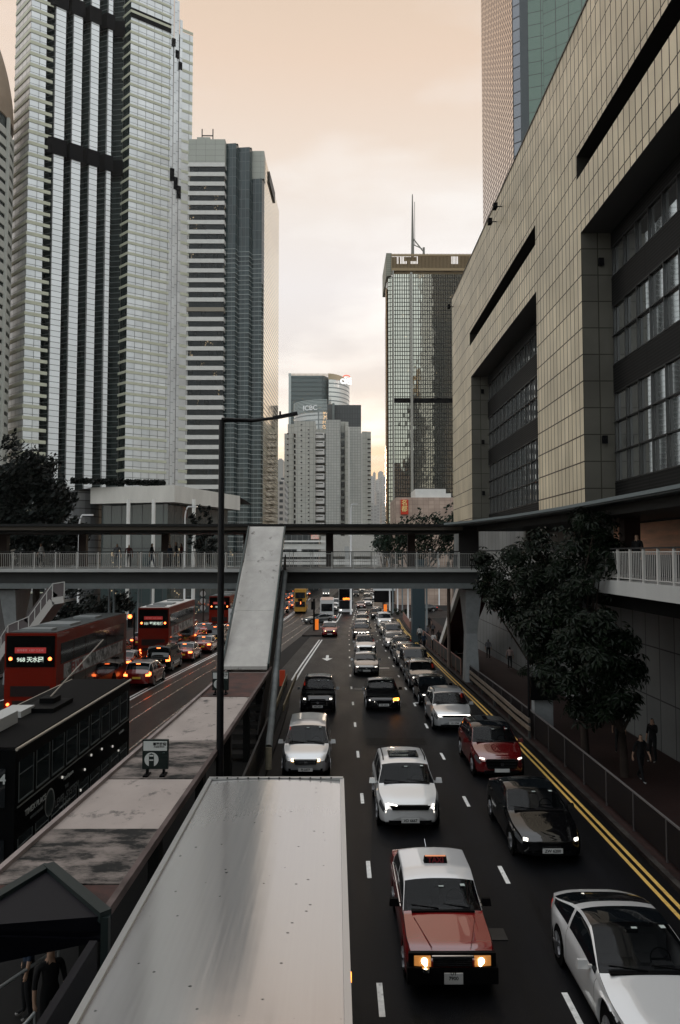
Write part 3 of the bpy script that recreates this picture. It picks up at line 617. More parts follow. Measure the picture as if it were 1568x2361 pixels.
q = MB(); q.prism([(x(891.5), YE - .2), (x(904), YE - .2), (x(904), YE + 25), (x(891.5), YE + 25)], zt - 1, zc + .4); q.build('corner_block', GRID('corner_tiles', (.30, .30, .25), (.33, .33, .28), (.16, .16, .13), 2, .9, .06, .6, pane=0), tE)
# roof crown: slats with openings behind
slat = P('bronze_slat', (.40, .30, .18), .5, noise=.15); q = MB(); xx = x(904)
while xx < x(1130): q.box(xx, YE - .3, (zt + 1.6 + zc) / 2, .22, .3, zc - zt - 1.4); xx += .62
q.bar((x(904), YE - .3, zc - .6), (x(1130), YE - .3, zc - .6), .4, .8); q.bar((x(904), YE - .3, zt + 2.0), (x(1130), YE - .3, zt + 2.0), .4, 1.2); q.build('slat_screen', slat, tE)
q = MB(); bk = P('bronze_back', (.22, .165, .10), .6)
def zz(y): return at(950, y, YE).z
for (d0, d1, y0, y1) in ((904, 1130, 608, 632), (904, 916, 592, 608), (921, 924, 592, 608), (934, 963, 592, 600), (940, 948, 592, 609), (966, 1042, 590, 608), (1060, 1130, 590, 608)):
    q.span(x(d0), x(d1), YE + .2, YE + 1, zz(y1), zz(y0))
q.build('plant_wall', bk, tE)
q = MB(); p = at(951.5, 581, YE + 2); q.tube([(p.x, p.y, p.z - 2), (p.x, p.y, p.z + 9), (p.x, p.y, at(951.5, 443, YE).z)], [.75, .55, .22], 8); q.tube([(p.x + 1.0, p.y, p.z + 3), (p.x + 1.0, p.y, at(951, 460, YE).z)], .14, 6)
q.bar((p.x, p.y, p.z + 6.5), (p.x + 4.6, p.y, p.z + .5), .4, .4); q.bar((p.x, p.y, p.z + 3.5), (p.x + 4.3, p.y, p.z + 1.5), .3, .3); q.box(p.x + 5, p.y, p.z, .9, .9, 4); q.build('mast', P('mast_grey', (.22, .22, .2), .5), tE)
q = MB(); q.wall((x(907.5), YE - .06), (x(1130), YE - .06), at(950, 929, YE).z, at(950, 918, YE).z); q.build('plant_floor_band', m_dark, tE)
# ---- tall tower at upper right behind the tiled building
tF = thing('office_tower', 'green glass tower with a rosy reflecting flank, rising behind the tiled building', 'tower', (60, 200, gz(200)))
k0 = v2(at(1184, 300, 190)); k1 = v2(at(1112, 300, 237)); k2 = v2(at(1201, 300, 188.6)); k3 = (k2[0] + 34, k2[1] - 23)
q = MB(); q.wall(k1, k0, 0, 230); q.build('flank', GRID('rose_mirror', (.62, .50, .40), (.58, .47, .38), (.05, .025, .02), 2.6, 1.84, .30, .05, metal=.9, wob=.02, wobs=.2, pane=.01), tF)
q = MB(); q.wall(k0, k2, 0, 230); q.build('corner_strip', GRID('corner_strip_panes', (.16, .17, .19), (.20, .21, .23), (.01, .01, .012), 40, 3.68, .18, .1, metal=.6, wob=0, pane=0), tF)
k2b = (k2[0] + 2.5, k2[1] + .6)
q = MB(); q.wall(k2, k2b, 0, 230); q.build('reveal', P('reveal_dark', (.03, .04, .045), .3), tF)
q = MB(); q.wall(k2b, (k2b[0] + 4, k2b[1] - 1.2), 0, 230, v0=1.2); q.wall((k2b[0] + 4, k2b[1] - 1.2), (k2b[0] + 19, k2b[1] - 11.5), 0, 230, v0=0); q.wall((k2b[0] + 19, k2b[1] - 11.5), (k2b[0] + 60, k2b[1] - 12), 0, 230)
q.build('front', GRID('green_panel', (.10, .155, .12), (.11, .165, .13), (.035, .035, .03), 3.6, 3.68, .09, .2, metal=.15, spec=.6, dirt=.08, lowf=.05, pane=.01), tF)
q = MB(); q.poly([(k1[0], k1[1], 230), (k0[0], k0[1], 230), (k2b[0] + 60, k2b[1] - 12, 230), (k2b[0] + 60, k1[1], 230)]); q.wall((k2b[0] + 60, k1[1]), k1, 0, 230); q.build('back', P('reveal_dark', (.03, .04, .045), .3), tF)

# ---- tiled podium building on the right
XP = 13.3
tP = thing('tiled_building', 'large beige tiled building with deep dark window bays filling the right side', 'building', (XP + 5, 45, 0))
def zX(y, xx): return onx(xx, y, XP).z
zroof = onx(1042, 690, XP).z; yA, yB = -45.0, onx(1042, 690, XP).y
yo1, yo2 = onx(1086.5, 884, XP).y, onx(1236.5, 681, XP).y       # far bay
yo3 = onx(1339, 537, XP).y                                     # near bay starts (its far edge)
zo = onx(1339, 537, XP).z; zs0, zs1 = onx(1329, 417, XP).z, onx(1329, 361, XP).z
ys1a, ys1b = onx(1083, 779, XP).y, onx(1234, 525, XP).y; ys2a = onx(1329, 361, XP).y
tile = GRID('beige_tile', (.54, .46, .325), (.70, .60, .435), (.035, .018, .009), .62, 1.45, .04, .32, metal=.12, spec=.5, dirt=.22, lowf=.25, wob=.012, wobs=.6, pane=.006)
zc0 = 10.3
q = MB()
def W_(y0, y1, z0, z1): q.wall((XP, y1), (XP, y0), z0, z1, 0, u0=yB - y1) if y1 > y0 else None
W_(yA, yB, zs1, zroof)
W_(ys1b, ys2a, zs0, zs1) if ys2a > ys1b else W_(ys2a, ys1b, zs0, zs1)
W_(ys1a, yB, zs0, zs1); W_(yA, yB, zo, zs0); W_(yA, 12, zs0, zs1)
W_(yo1, yB, zc0, zo); W_(yo3, yo2, zc0, zo); W_(yA, 12, zc0, zo)
q.wall((XP + 30, yB), (XP, yB), zc0, zroof, 0)
q.build('wall', tile, tP)
q = MB(); q.wall((XP, yB - .2), (XP, yA), -3, zc0, 0); q.build('lower_wall', GRID('street_tile', (.15, .155, .155), (.18, .185, .18), (.05, .05, .05), 1.25, 2.1, .03, .4, dirt=.25, lowf=.3, pane=0), tP)
q = MB(); q.poly([(XP, yA, zroof), (XP + 30, yA, zroof), (XP + 30, yB, zroof), (XP, yB, zroof)]); q.bar((XP + .1, yA, zroof + .06), (XP + .1, yB, zroof + .06), .3, .12)
q.wall((XP, yA), (XP + 30, yA), -3, zroof); q.build('roof', P('roof_grey', (.12, .11, .1), .7), tP)
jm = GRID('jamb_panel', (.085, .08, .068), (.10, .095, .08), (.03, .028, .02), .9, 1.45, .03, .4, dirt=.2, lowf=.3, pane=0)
XB = XP + 1.75
def slot(y0, y1, z0, z1, nm):
    s = MB(); s.wall((XP + 1.4, y1), (XP + 1.4, y0), z0, z1)
    s.poly([(XP, y0, z0), (XP, y1, z0), (XP + 1.4, y1, z0), (XP + 1.4, y0, z0)]); s.poly([(XP, y0, z1), (XP + 1.4, y0, z1), (XP + 1.4, y1, z1), (XP, y1, z1)])
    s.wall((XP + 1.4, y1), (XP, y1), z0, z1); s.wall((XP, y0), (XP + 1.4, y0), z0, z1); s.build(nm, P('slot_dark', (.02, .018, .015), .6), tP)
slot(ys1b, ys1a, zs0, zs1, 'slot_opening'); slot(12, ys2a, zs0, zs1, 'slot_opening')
bayglass = GRID('bay_window_glass', (.80, .83, .83), (.88, .90, .90), (.003, .003, .003), 1.4, 1.62, .05, .03, metal=.95, spec=.95, wob=.004, wobs=.3, pane=.007)
bayglass.node_tree.nodes['Principled BSDF'].inputs['Coat Weight'].default_value = 1
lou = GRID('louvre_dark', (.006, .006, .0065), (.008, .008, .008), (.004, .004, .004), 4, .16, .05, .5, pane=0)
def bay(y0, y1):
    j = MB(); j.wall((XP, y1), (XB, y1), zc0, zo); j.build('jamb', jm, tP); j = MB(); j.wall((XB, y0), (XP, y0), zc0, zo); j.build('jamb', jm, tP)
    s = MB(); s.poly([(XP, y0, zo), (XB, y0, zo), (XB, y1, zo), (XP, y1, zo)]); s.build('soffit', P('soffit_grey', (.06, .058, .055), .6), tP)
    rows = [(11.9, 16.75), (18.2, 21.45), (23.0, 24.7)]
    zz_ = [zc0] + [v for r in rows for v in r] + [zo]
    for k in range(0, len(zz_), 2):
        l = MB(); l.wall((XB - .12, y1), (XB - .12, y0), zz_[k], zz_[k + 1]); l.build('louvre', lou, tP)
    for (a, b) in rows:
        win = MB(); win.wall((XB, y1), (XB, y0), a, b, v0=a); wo = win.build('window', bayglass, tP)
        mu = MB(); y = y0 + .3
        while y < y1: mu.box(XB - .09, y, (a + b) / 2, .14, .07, b - a); y += 1.4
        for ze in (a + .04, b - .04): mu.bar((XB - .09, y0, ze), (XB - .09, y1, ze), .10, .06)
        zt_ = a + 1.62
        while zt_ < b - .3: mu.bar((XB - .09, y0, zt_), (XB - .09, y1, zt_), .10, .06); zt_ += 1.62
        mu.build('mullion', P('mullion_black', (.008, .008, .008), .35), wo)
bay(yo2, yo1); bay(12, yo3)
q = MB()
for (Y, z) in ((yo3 + .4, 14.2), (yo3 + .5, 23.9), (yo1 + .3, 14.0), (yo1 + .3, 19), (yo1 + .3, 24)): q.box(XP + 1.05, Y - .58, z, .28, .12, .42)
q.build('vent', m_dark, tP)
for (x_, y_, lb) in ((1036, 707, 'small black camera pair on the far top corner of the tiled building'), (1143, 476, 'black floodlight sticking out over the roof edge of the tiled building'), (1131, 511, 'lower black floodlight just under the roof edge of the tiled building')):
    p = onx(x_, y_, XP - .5); t = thing('floodlight', lb, 'lamp', (XP, p.y, p.z), 'lamps on the roof edge of the tiled building')
    q = MB(); q.bar((XP + .02, p.y, p.z), (XP - .5, p.y, p.z), .06, .06); q.build('arm', m_line, t); q = MB(); q.box(XP - .55, p.y, p.z, .28, .5, .42); q.build('head', m_dark, t, bevel=.05)

# ---- low podium building left with planted roof
YQ = 112
tQ = thing('podium_building', 'low building with a pale concrete fascia over tall glazing, left of the sloping stair roof', 'building', (-38, 120, gz(115)))
f = [v2(at(150, 1150, 118)), v2(at(212, 1150, YQ)), v2(at(400, 1150, 108)), v2(at(549, 1180, 128))]
zf1, zf0 = at(300, 1122, 110).z, at(300, 1160, 110).z
q = MB(); bandseg(q, f[1:], zf0, zf1, .4, 6); q.build('fascia', P('fascia_concrete', (.56, .535, .49), .7, noise=.15, nscale=.4, streak=(1, 1, .3)), tQ)
q = MB(); fi = shift(f, -2.2)
for a, b in zip(fi[1:], fi[2:]): q.wall(a, b, gz(115) - 1, zf0)
q.build('glazing', GRID('podium_glass', (.03, .045, .045), (.06, .08, .08), (.015, .015, .015), 2.0, 9, .08, .06, spec=.8, wob=.03, pane=.03, emitp=.05), tQ)
q = MB(); cc = v2(at(177, 1180, 116))
q.prism([(cc[0] + 4.2 * math.cos(2 * math.pi * i / 28), cc[1] + 4.2 * math.sin(2 * math.pi * i / 28)) for i in range(28)], gz(115), zf1 - .5); q.build('round_stair_drum', GRID('drum_bands', (.12, .125, .13), (.20, .205, .21), (.04, .04, .04), 60, 1.3, .1, .3, metal=.3, pane=0), tQ)
q = MB(); q.poly([(p[0], p[1], zf1) for p in [f[0], f[1], f[2], f[3], (f[3][0], 150), (f[0][0], 150)]]); q.build('roof', P('roof_grey', (.12, .11, .1), .7), tQ)
for i, xq in enumerate((296, 414 - 60, 447, 512)):
    q = MB(); p = at(xq, 1190, 105); q.tube([(p.x, p.y, gz(105)), (p.x, p.y, zf0 + .2)], .28, 10); q.build('column', m_white, tQ)

# ---- pink low building with the red sign
YK = 150
tK = thing('low_building', 'pinkish stone building with a red Chinese sign at the foot of the gridded tower', 'building', (18, 155, gz(150)))
a, b = at(913, 1170, YK).x, at(1048, 1170, YK).x; zt = at(980, 1147, YK).z
q = MB(); q.prism([(a, YK), (b, YK), (b, YK + 16), (a, YK + 16)], gz(YK) - 1, zt); q.build('wall', GRID('pink_stone', (.36, .27, .22), (.44, .335, .27), (.28, .20, .165), 1.2, .9, .04, .7, dirt=.2, lowf=.4, pane=0), tK)
a, b = at(957, 1140, YK + 1).x, at(1027, 1140, YK + 1).x; q = MB(); q.span(a, b, YK + .5, YK + 9, zt, at(990, 1127, YK).z); q.span(b, at(1041, 1140, YK).x, YK + .6, YK + 9, zt, at(990, 1137, YK).z); q.build('roof_room', m_white, tK)
p0, p1 = at(924, 1152, YK - .2), at(941.5, 1186, YK - .2); q = MB(); q.span(p0.x, p1.x, YK - .35, YK - .02, p1.z, p0.z); sg = q.build('sign', P('sign_red', (.50, .05, .025), .5), tK)
for ch, yy in (('名', 1160), ('都', 1174)):
    p = at(932.7, yy, YK - .37); text_mesh('character', ch, 1.35, P('sign_gold', (.8, .62, .25), .4), sg, face_mtx(p - wloc(tK)), .03, bold=.015)

# ---- towers behind the viewer, which the mirror facades show; the last added to darken car-window reflections
for (x0, x1, y0, y1, z1, m, lb) in ((74, 125, -100, -60, 165, GRID('mirrored_dark', (.03, .04, .04), (.05, .06, .06), (.14, .15, .15), 3, 4, .8, .3, pane=0), 'dark banded office tower standing behind the viewer, seen only in the mirror facade'), (48, 72, -95, -60, 95, GRID('mirrored_brown', (.12, .045, .035), (.16, .07, .05), (.35, .3, .26), 3, 3.4, .5, .5, pane=0), 'lower brown tower behind the viewer, seen only in the mirror facade'), (80, 100, -99, -70, 190, P('mirrored_top', (.45, .33, .18), .5), 'sandy roof block above the dark tower behind the viewer'), (6, 42, -66, -32, 135, GRID('mirrored_grey', (.02, .025, .025), (.03, .035, .035), (.12, .12, .12), 3, 4, .6, .3, pane=0), 'unseen dark tower added behind the viewer on the right, to reflect in car windows')):
    t = thing('office_tower', lb, 'tower', ((x0 + x1) / 2, y0, 0)); q = MB(); q.span(x0, x1, y0, y1, 0, z1); q.build('wall', m, t)
# ================================================================ vehicles
glassm = P('car_glass', (.005, .0065, .008), .03, spec=.35)
wsm = P('windscreen_glass', (.004, .005, .006), .03, spec=.42); wsm.node_tree.nodes['Principled BSDF'].inputs['Alpha'].default_value = .42
cab_m = P('cabin_trim', (.030, .031, .033), .8); seat_m = P('seat_cloth', (.060, .060, .062), .85)
chrome = P('chrome', (.65, .65, .66), .15, metal=1)
blackp = P('black_plastic', (.003, .003, .0035), .5, spec=.06)
tyre_m = P('tyre', (.004, .004, .004), .9, spec=.05); rim_m = P('rim_alloy', (.30, .30, .31), .3, metal=.9)
plate_w = P('plate_white', (.50, .50, .49), .5); plate_y = P('plate_yellow', (.75, .5, .06), .5); ink = P('ink', (.01, .01, .01), .5)
L_white = P('lamp_white_lit', (1, 1, 1), .3, emit=(1, .93, .82), es=3); L_dim = P('lamp_cluster', (.05, .052, .055), .06, spec=.8)
L_warm = P('lamp_warm_lit', (1, .6, .2), .3, emit=(1, .62, .25), es=7); L_amber = P('lamp_amber_lit', (1, .3, .02), .3, emit=(1, .30, .03), es=3.5)
L_red = P('lamp_red_lit', (1, .08, .02), .3, emit=(1, .17, .04), es=6); L_redoff = P('lamp_red_dim', (.25, .01, .008), .2, emit=(1, .05, .02), es=.35)
sticker = P('sticker', (.45, .5, .48), .5)
def paint(name, col, met=.3, rough=.22, coat=1.0, spec=.5):
    m = P('paint_' + name, col, rough, metal=met, coat=coat, spec=spec); m.node_tree.nodes['Principled BSDF'].inputs['Coat IOR'].default_value = 1.95; return m
pt_black = paint('black', (.0025, .0025, .003), .0, .1, .55, .05); pt_white = paint('white', (.62, .62, .62), .05, .3); pt_silver = paint('silver', (.50, .51, .52), .6, .28)
pt_grey = paint('grey', (.12, .125, .13), .5); pt_red = paint('dark_red', (.10, .004, .005), .2, .2, 1.0, .2); pt_taxi = paint('taxi_red', (.20, .007, .007), .0, .25, 1.0, .2); pt_tsilver = paint('taxi_silver', (.60, .60, .61), .1, .3); pt_cream = paint('champagne', (.45, .42, .36), .5); pt_blue = paint('dark_blue', (.02, .03, .06), .4)
DIM = {
 'sedan': dict(L=4.75, W=1.83, top=[(0, .60), (.06, .70), (.35, .79), (1.0, .93), (1.30, .985), (2.10, 1.38), (2.7, 1.455), (3.3, 1.41), (4.05, 1.12), (4.5, 1.06), (4.75, .92)], belt=[(0, .55), (.4, .70), (1.4, .90), (4.2, .97), (4.75, .84)], cowl=1.32, rf=2.13, rr=3.30, rb=4.03, wb=(.86, 3.72), r=.335),
 'suv': dict(L=4.65, W=1.88, top=[(0, .68), (.06, .82), (.35, .93), (.90, 1.07), (1.10, 1.12), (1.80, 1.58), (2.4, 1.67), (3.8, 1.62), (4.35, 1.25), (4.6, 1.1), (4.65, .98)], belt=[(0, .62), (.4, .83), (1.3, 1.02), (4.2, 1.08), (4.65, .95)], cowl=1.12, rf=1.82, rr=3.82, rb=4.33, wb=(.88, 3.68), r=.365),
 'mpv': dict(L=4.85, W=1.80, top=[(0, .62), (.06, .74), (.30, .86), (.75, .98), (.98, 1.04), (1.98, 1.54), (2.6, 1.62), (4.3, 1.60), (4.72, 1.2), (4.82, 1.0), (4.85, .9)], belt=[(0, .56), (.35, .76), (1.1, .95), (4.5, 1.03), (4.85, .88)], cowl=1.00, rf=1.98, rr=4.3, rb=4.7, wb=(.88, 3.78), r=.33),
 'van': dict(L=4.90, W=1.85, top=[(0, .85), (.05, 1.0), (.25, 1.10), (.55, 1.18), (.75, 1.24), (1.45, 1.82), (1.9, 1.93), (4.5, 1.93), (4.80, 1.5), (4.88, 1.1), (4.90, .95)], belt=[(0, .78), (.3, 1.0), (.8, 1.13), (4.7, 1.16), (4.9, .95)], cowl=.78, rf=1.47, rr=4.5, rb=4.78, wb=(.90, 3.85), r=.345),
 'taxi': dict(L=4.69, W=1.70, top=[(0, .66), (.03, .76), (.15, .84), (1.10, .965), (1.26, .985), (1.86, 1.41), (2.25, 1.50), (3.45, 1.47), (3.92, 1.10), (4.6, 1.04), (4.69, .92)], belt=[(0, .60), (.15, .78), (1.4, .91), (4.4, .96), (4.69, .86)], cowl=1.28, rf=1.86, rr=3.46, rb=3.91, wb=(.82, 3.60), r=.31),
 'coupe': dict(L=4.96, W=1.97, top=[(0, .52), (.08, .62), (.45, .76), (1.1, .93), (1.42, 1.0), (2.45, 1.39), (2.95, 1.43), (3.5, 1.36), (4.55, 1.08), (4.85, 1.04), (4.96, .90)], belt=[(0, .46), (.5, .68), (1.5, .88), (4.3, .98), (4.96, .84)], cowl=1.44, rf=2.50, rr=3.42, rb=4.50, wb=(.90, 3.83), r=.36),
}
def pl(pts, y):
    if y <= pts[0][0]: return pts[0][1]
    for (a, b), (c, d) in zip(pts, pts[1:]):
        if y <= c: return b + (d - b) * (y - a) / (c - a)
    return pts[-1][1]
def make_car(kind, name, label, cat, front='plain', roofmat=None, step=.07, rear_lit=False, panoramic=False, plate='', sedan_amber=False, taxi_sign=False, lit=True, cabin=False):
    D = DIM[kind]; L, Wd = D['L'], D['W']; root = thing(name, label, cat); root['real'] = 1
    n = int(L / step); ys = sorted(set([round(L * i / n, 4) for i in range(n + 1)] + [.02, .05, .09, .13, L - .03, L - .08, L - .13] + [D['cowl'], D['rf'], D['rr'], D['rb']] + [v for s0 in (D['cowl'] + .02, (D['cowl'] + D['rb']) / 2 + (.05 if kind != 'coupe' else .3), D['rb'] - .12) for v in (s0, s0 + .014)] + [w + s for w in D['wb'] for s in (-D['r'] - .05, -D['r'] * .8, D['r'] * .8, D['r'] + .05)]))
    boxy = kind in ('taxi', 'van'); sec = []
    def sm(f, y, d=.05): return sum(w_ * f(min(L, max(0, y + k_ * d))) for k_, w_ in ((-2, .1), (-1, .22), (0, .36), (1, .22), (2, .1)))
    topf = lambda y: pl(D['top'], y); beltf = lambda y: pl(D['belt'], y)
    def prof(y):
        T = sm(topf, y, .09 if not boxy else .05); B = min(sm(beltf, y, .1), T - .05)
        fr, ff, e = (.55, .10, 2.4) if boxy else (.95, .20, 2.2)
        if kind == 'coupe': fr, ff = 1.2, .24
        k = 1.0
        if y < fr: k -= ff * (1 - y / fr) ** e
        if L - y < fr * .8: k -= ff * .8 * (1 - (L - y) / (fr * .8)) ** e
        w = Wd / 2 * k * (1 - .02 * math.sin(math.pi * min(1, max(0, y / L)))) 
        zb = .20 + (.04 if kind in ('suv',) else 0)
        if y < .25: zb += .06 * (1 - y / .25)
        if L - y < .4: zb += .12 * (1 - (L - y) / .4)
        ar = 0
        for c in D['wb']:
            d = abs(y - c); rr = D['r'] + .045
            if d < rr: ar = max(ar, D['r'] + math.sqrt(rr * rr - d * d) - .0)
        zb2 = max(zb, ar)
        h = T - B; kk = max(0, min(1, (h - .10) / .38)); r = .86 if boxy else .79
        if kind == 'coupe': r = .74
        bx = w * (.95 * (1 - kk) + r * kk); bz = B + h * (.72 + .17 * kk)
        zm = max(zb2 + .03, (zb + B) * .5); P_ = []
        for t in (0, .12, .4): P_.append((w * (.95 + .05 * min(1, t * 4)), zb2 + (zm - zb2) * t))
        P_.append((w * 1.0, zm)); P_.append((w * 1.0, zm + (B - zm) * .55)); P_.append((w * .985, zm + (B - zm) * .85)); P_.append((w * .955, B))
        wa = w * .955
        for t in (.10, .35, .62, .88): 
            bul = .018 * math.sin(math.pi * t) * kk; P_.append((wa + (bx - wa) * t + bul, B + (bz - B) * t))
        P_.append((bx, bz))
        for t in (.012, .06, .14, .32, .50, .68, .84, 1.0):
            x = bx * (1 - t); z = bz + (T - bz) * (1 - (1 - t) ** 2.6)
            if y < D['cowl'] + .05 and kind != 'van':         # bonnet creases
                z += .014 * math.exp(-((x - w * .62) / .05) ** 2) * min(1, max(0, (y - .15) / .4)) * min(1, max(0, (D['cowl'] - y) / .3))
            P_.append((x, z))
        return P_
    rows = [prof(y) for y in ys]; m = len(rows[0])
    def full(r, y): return [(x, y, z) for x, z in r] + [(-x, y, z) for x, z in reversed(r[:-1])]
    rings = [full(r, y) for r, y in zip(rows, ys)]; NN = len(rings[0])
    iB = 6; iT = 11                       # belt index, roof-edge index
    G = {k: MB() for k in ('body', 'roof', 'windscreen', 'rear_window', 'w0', 'w1', 'w2', 'w3', 'hl0', 'hl1', 'tl0', 'tl1', 'cowl')}
    ybp = (D['cowl'] + D['rb']) / 2 + (.05 if kind != 'coupe' else .3); hlz0 = pl(D['belt'], .3) - .17
    def quadsel(i, j, y, side, jj):
        a, b = ys[i], ys[i + 1]; ym = (a + b) / 2; h = rows[i][-1][1] - rows[i][iB][1]
        if jj >= iT + 1 and D['cowl'] < ym < D['rf']: return 'windscreen' if jj >= iT + 2 or True else 'body'
        if jj >= iT + 1 and D['rr'] < ym < D['rb']: return 'rear_window'
        if iB + 1 <= jj < iT - 0 - 0 and jj <= iT - 2 + 1 and h > .17 and D['cowl'] + .12 < ym < D['rb'] - (.05 if kind in ('suv', 'mpv', 'van') else .14):
            if jj >= iT - 1 and False: return 'body'
            zt = rows[i][iT - 1][1]
            if jj <= iT - 2 and abs(ym - ybp) > .045 and not (kind in ('mpv', 'van', 'suv') and abs(ym - (D['rb'] - .75)) < .05): return ('w0' if ym < ybp else 'w1') if side > 0 else ('w2' if ym < ybp else 'w3')
        if name == 'taxi' and jj > iB and D['cowl'] + .02 < ym < D['rb']: return 'roof'
        if jj >= iT and D['rf'] <= ym <= D['rr'] - (.30 if kind == 'coupe' else 0): return 'roof'
        hl = .42 if not boxy else .10
        if kind == 'coupe': hl = .5
        if .015 < ym < hl and 4 <= jj <= 6 + (1 if not boxy else 0) and kind != 'taxi': return 'hl0' if side > 0 else 'hl1'
        tl = .30 if not boxy else .12
        if ym > L - tl and ym < L - .02 and 4 <= jj <= (6 if kind not in ('suv', 'mpv', 'van') else 8): return 'tl0' if side > 0 else 'tl1'
        return 'body'
    for i in range(len(ys) - 1):
        for j in range(NN - 1):
            side = 1 if j < m - 1 else -1; jj = j if side > 0 else NN - 2 - j
            key = quadsel(i, j, 0, side, jj); A, B = rings[i], rings[i + 1]
            gap = 0
            if key == 'body':
                a_ = ys[i]
                if any(abs(a_ - round(s0, 9)) < .0006 and ys[i + 1] - a_ < .02 for s0 in (D['cowl'] + .02, (D['cowl'] + D['rb']) / 2 + (.05 if kind != 'coupe' else .3), D['rb'] - .12)) and 1 <= jj <= iB: gap = 1
                if jj == iT and .16 < a_ < D['cowl']: gap = 1
                if jj == 0 and not any(abs(a_ - w_) < D['r'] + .1 for w_ in D['wb']): gap = 1
            G[key].poly([A[j], A[j + 1], B[j + 1], B[j]][::-1], gap)
    # nose and tail
    for ring_, sgn, yy in ((rings[0], -1, 0), (rings[-1], 1, L)):
        cz = sum(p[2] for p in ring_) / NN; prev = ring_
        for s, d in ((.93, .025), (.7, .04), (.0, .045)):
            cur = [(p[0] * s, yy + sgn * d, cz + (p[2] - cz) * s) for p in ring_]
            for j in range(NN):
                q = [prev[j], prev[(j + 1) % NN], cur[(j + 1) % NN], cur[j]]
                G['body'].poly(q if sgn < 0 else q[::-1])
            prev = cur
    names = dict(body='body', roof='roof', windscreen='windscreen', rear_window='rear_window', w0='side_window', w1='side_window', w2='side_window', w3='side_window', hl0='headlight', hl1='headlight', tl0='tail_light', tl1='tail_light')
    parts = {}
    for k, nm in names.items():
        if not G[k].f: continue
        mat = pt_black if k in ('body', 'roof') else glassm if k[0] in 'wr' and k != 'roof' else (L_dim if k[:2] == 'hl' else (L_red if rear_lit else L_redoff))
        if panoramic and k == 'roof': mat = glassm
        if cabin and k == 'windscreen': mat = wsm
        o = G[k].build(nm, [mat, blackp] if k == 'body' else mat, root, smooth=True, local=True)
        bm = bmesh.new(); bm.from_mesh(o.data); bmesh.ops.remove_doubles(bm, verts=bm.verts, dist=.0005); bm.to_mesh(o.data); bm.free()
        for p in o.data.polygons: p.use_smooth = True
        parts[k] = o
        if k in ('body', 'roof') and not (panoramic and k == 'roof'):
            o.material_slots[0].link = 'OBJECT'; o.material_slots[0].material = pt_black
        if roofmat and k == 'roof': o.material_slots[0].link = 'OBJECT'; o.material_slots[0].material = roofmat
    # black surround of the windscreen foot + wipers
    q = MB(); yc = D['cowl']; zc_ = topf(yc)
    q.box(0, yc - .03, zc_ + .0, Wd * .74, .10, .03); q.bar((-.08, yc + .02, zc_ + .03), (-Wd * .36, yc + .10, zc_ + .065), .02, .02); q.bar((.55, yc + .02, zc_ + .035), (.02, yc + .12, zc_ + .075), .02, .02)
    q.build('wiper', blackp, root, local=True)
    # underbody and wheels
    q = MB(); q.span(-Wd * .42, Wd * .42, .25, L - .25, .18, .55); q.build('underbody', blackp, root, local=True)
    for c in D['wb']:
        for s in (-1, 1):
            q = MB(); x = s * (Wd / 2 - .13); q.cyl((x, c, D['r']), D['r'], .22, 'x', 22); wo = q.build('wheel', tyre_m, root, local=True, bevel=.03, smooth=False)
            q = MB(); q.cyl((x + s * .105, c, D['r']), D['r'] * .66, .03, 'x', 18)
            for a in range(5): q.bar((x + s * .125, c, D['r']), (x + s * .125, c + D['r'] * .62 * math.cos(a * 1.2566), D['r'] + D['r'] * .62 * math.sin(a * 1.2566)), .06, .03, up=(1, 0, 0))
            q.build('rim', rim_m, wo, local=True)
    if cabin:
        yc = D['cowl']; bz = pl(D['belt'], yc + .5)
        q = MB(); q.span(-Wd * .40, Wd * .40, yc + .06, yc + .52, bz - .35, bz - .03); q.box(Wd * .19, yc + .50, bz - .02, .42, .16, .10, 0, 0, .8, .8); q.build('dashboard', cab_m, root, local=True, bevel=.03)
        q = MB(); q.span(-Wd * .42, Wd * .42, yc + .1, D['rb'] - .2, .52, .58); q.build('cabin_floor', blackp, root, local=True)
        for s in (-1, 1):
            q = MB(); x = s * Wd * .20; q.span(x - .24, x + .24, yc + .95, yc + 1.35, .55, .72); q.bar((x, yc + 1.35, .70), (x, yc + 1.55, bz + .22), .46, .12, up=(0, 1, 0)); q.box(x, yc + 1.57, bz + .34, .24, .10, .18); q.build('seat', seat_m, root, local=True, bevel=.04, seg=3)
        q = MB(); c_ = Vector((Wd * .20, yc + .66, bz + .03)); n_ = 18
        pts = [c_ + Vector((.18 * math.cos(6.2832 * i / n_), -.06 * math.sin(6.2832 * i / n_) * -1, .17 * math.sin(6.2832 * i / n_))) for i in range(n_ + 1)]; q.tube(pts, .014, 6, cap=False); q.bar(pts[0], pts[n_ // 2], .03, .03); q.build('steering_wheel', blackp, root, local=True)
        q = MB(); q.span(-Wd * .41, Wd * .41, D['rr'] - .55, D['rr'] - .40, .55, bz + .24); q.build('rear_seat', seat_m, root, local=True, bevel=.04)
        q = MB(); yb_ = D['rf'] + .02; q.box(0, yb_ - .10, topf(yb_) - .13, .22, .04, .07); q.build('rear_view_mirror', blackp, root, local=True, bevel=.01)
    # mirrors
    ym = D['cowl'] + .42; zm = pl(D['belt'], ym) + .08
    for s in (-1, 1):
        q = MB(); q.box(s * (Wd / 2 + .09), ym, zm, .20, .13, .14, 0, 0, .8, .6); q.bar((s * (Wd / 2 - .08), ym, zm - .05), (s * (Wd / 2 + .06), ym, zm - .04), .05, .05)
        o = q.build('mirror', pt_black, root, local=True, bevel=.035, seg=3, smooth=True); o.material_slots[0].link = 'OBJECT'; o.material_slots[0].material = blackp if kind == 'taxi' else pt_black; parts['mir%d' % s] = o
    # front face furniture
    zf = pl(D['top'], .0)
    gy = -.045 if kind == 'taxi' else -.068; hh = D['belt'][1][1]
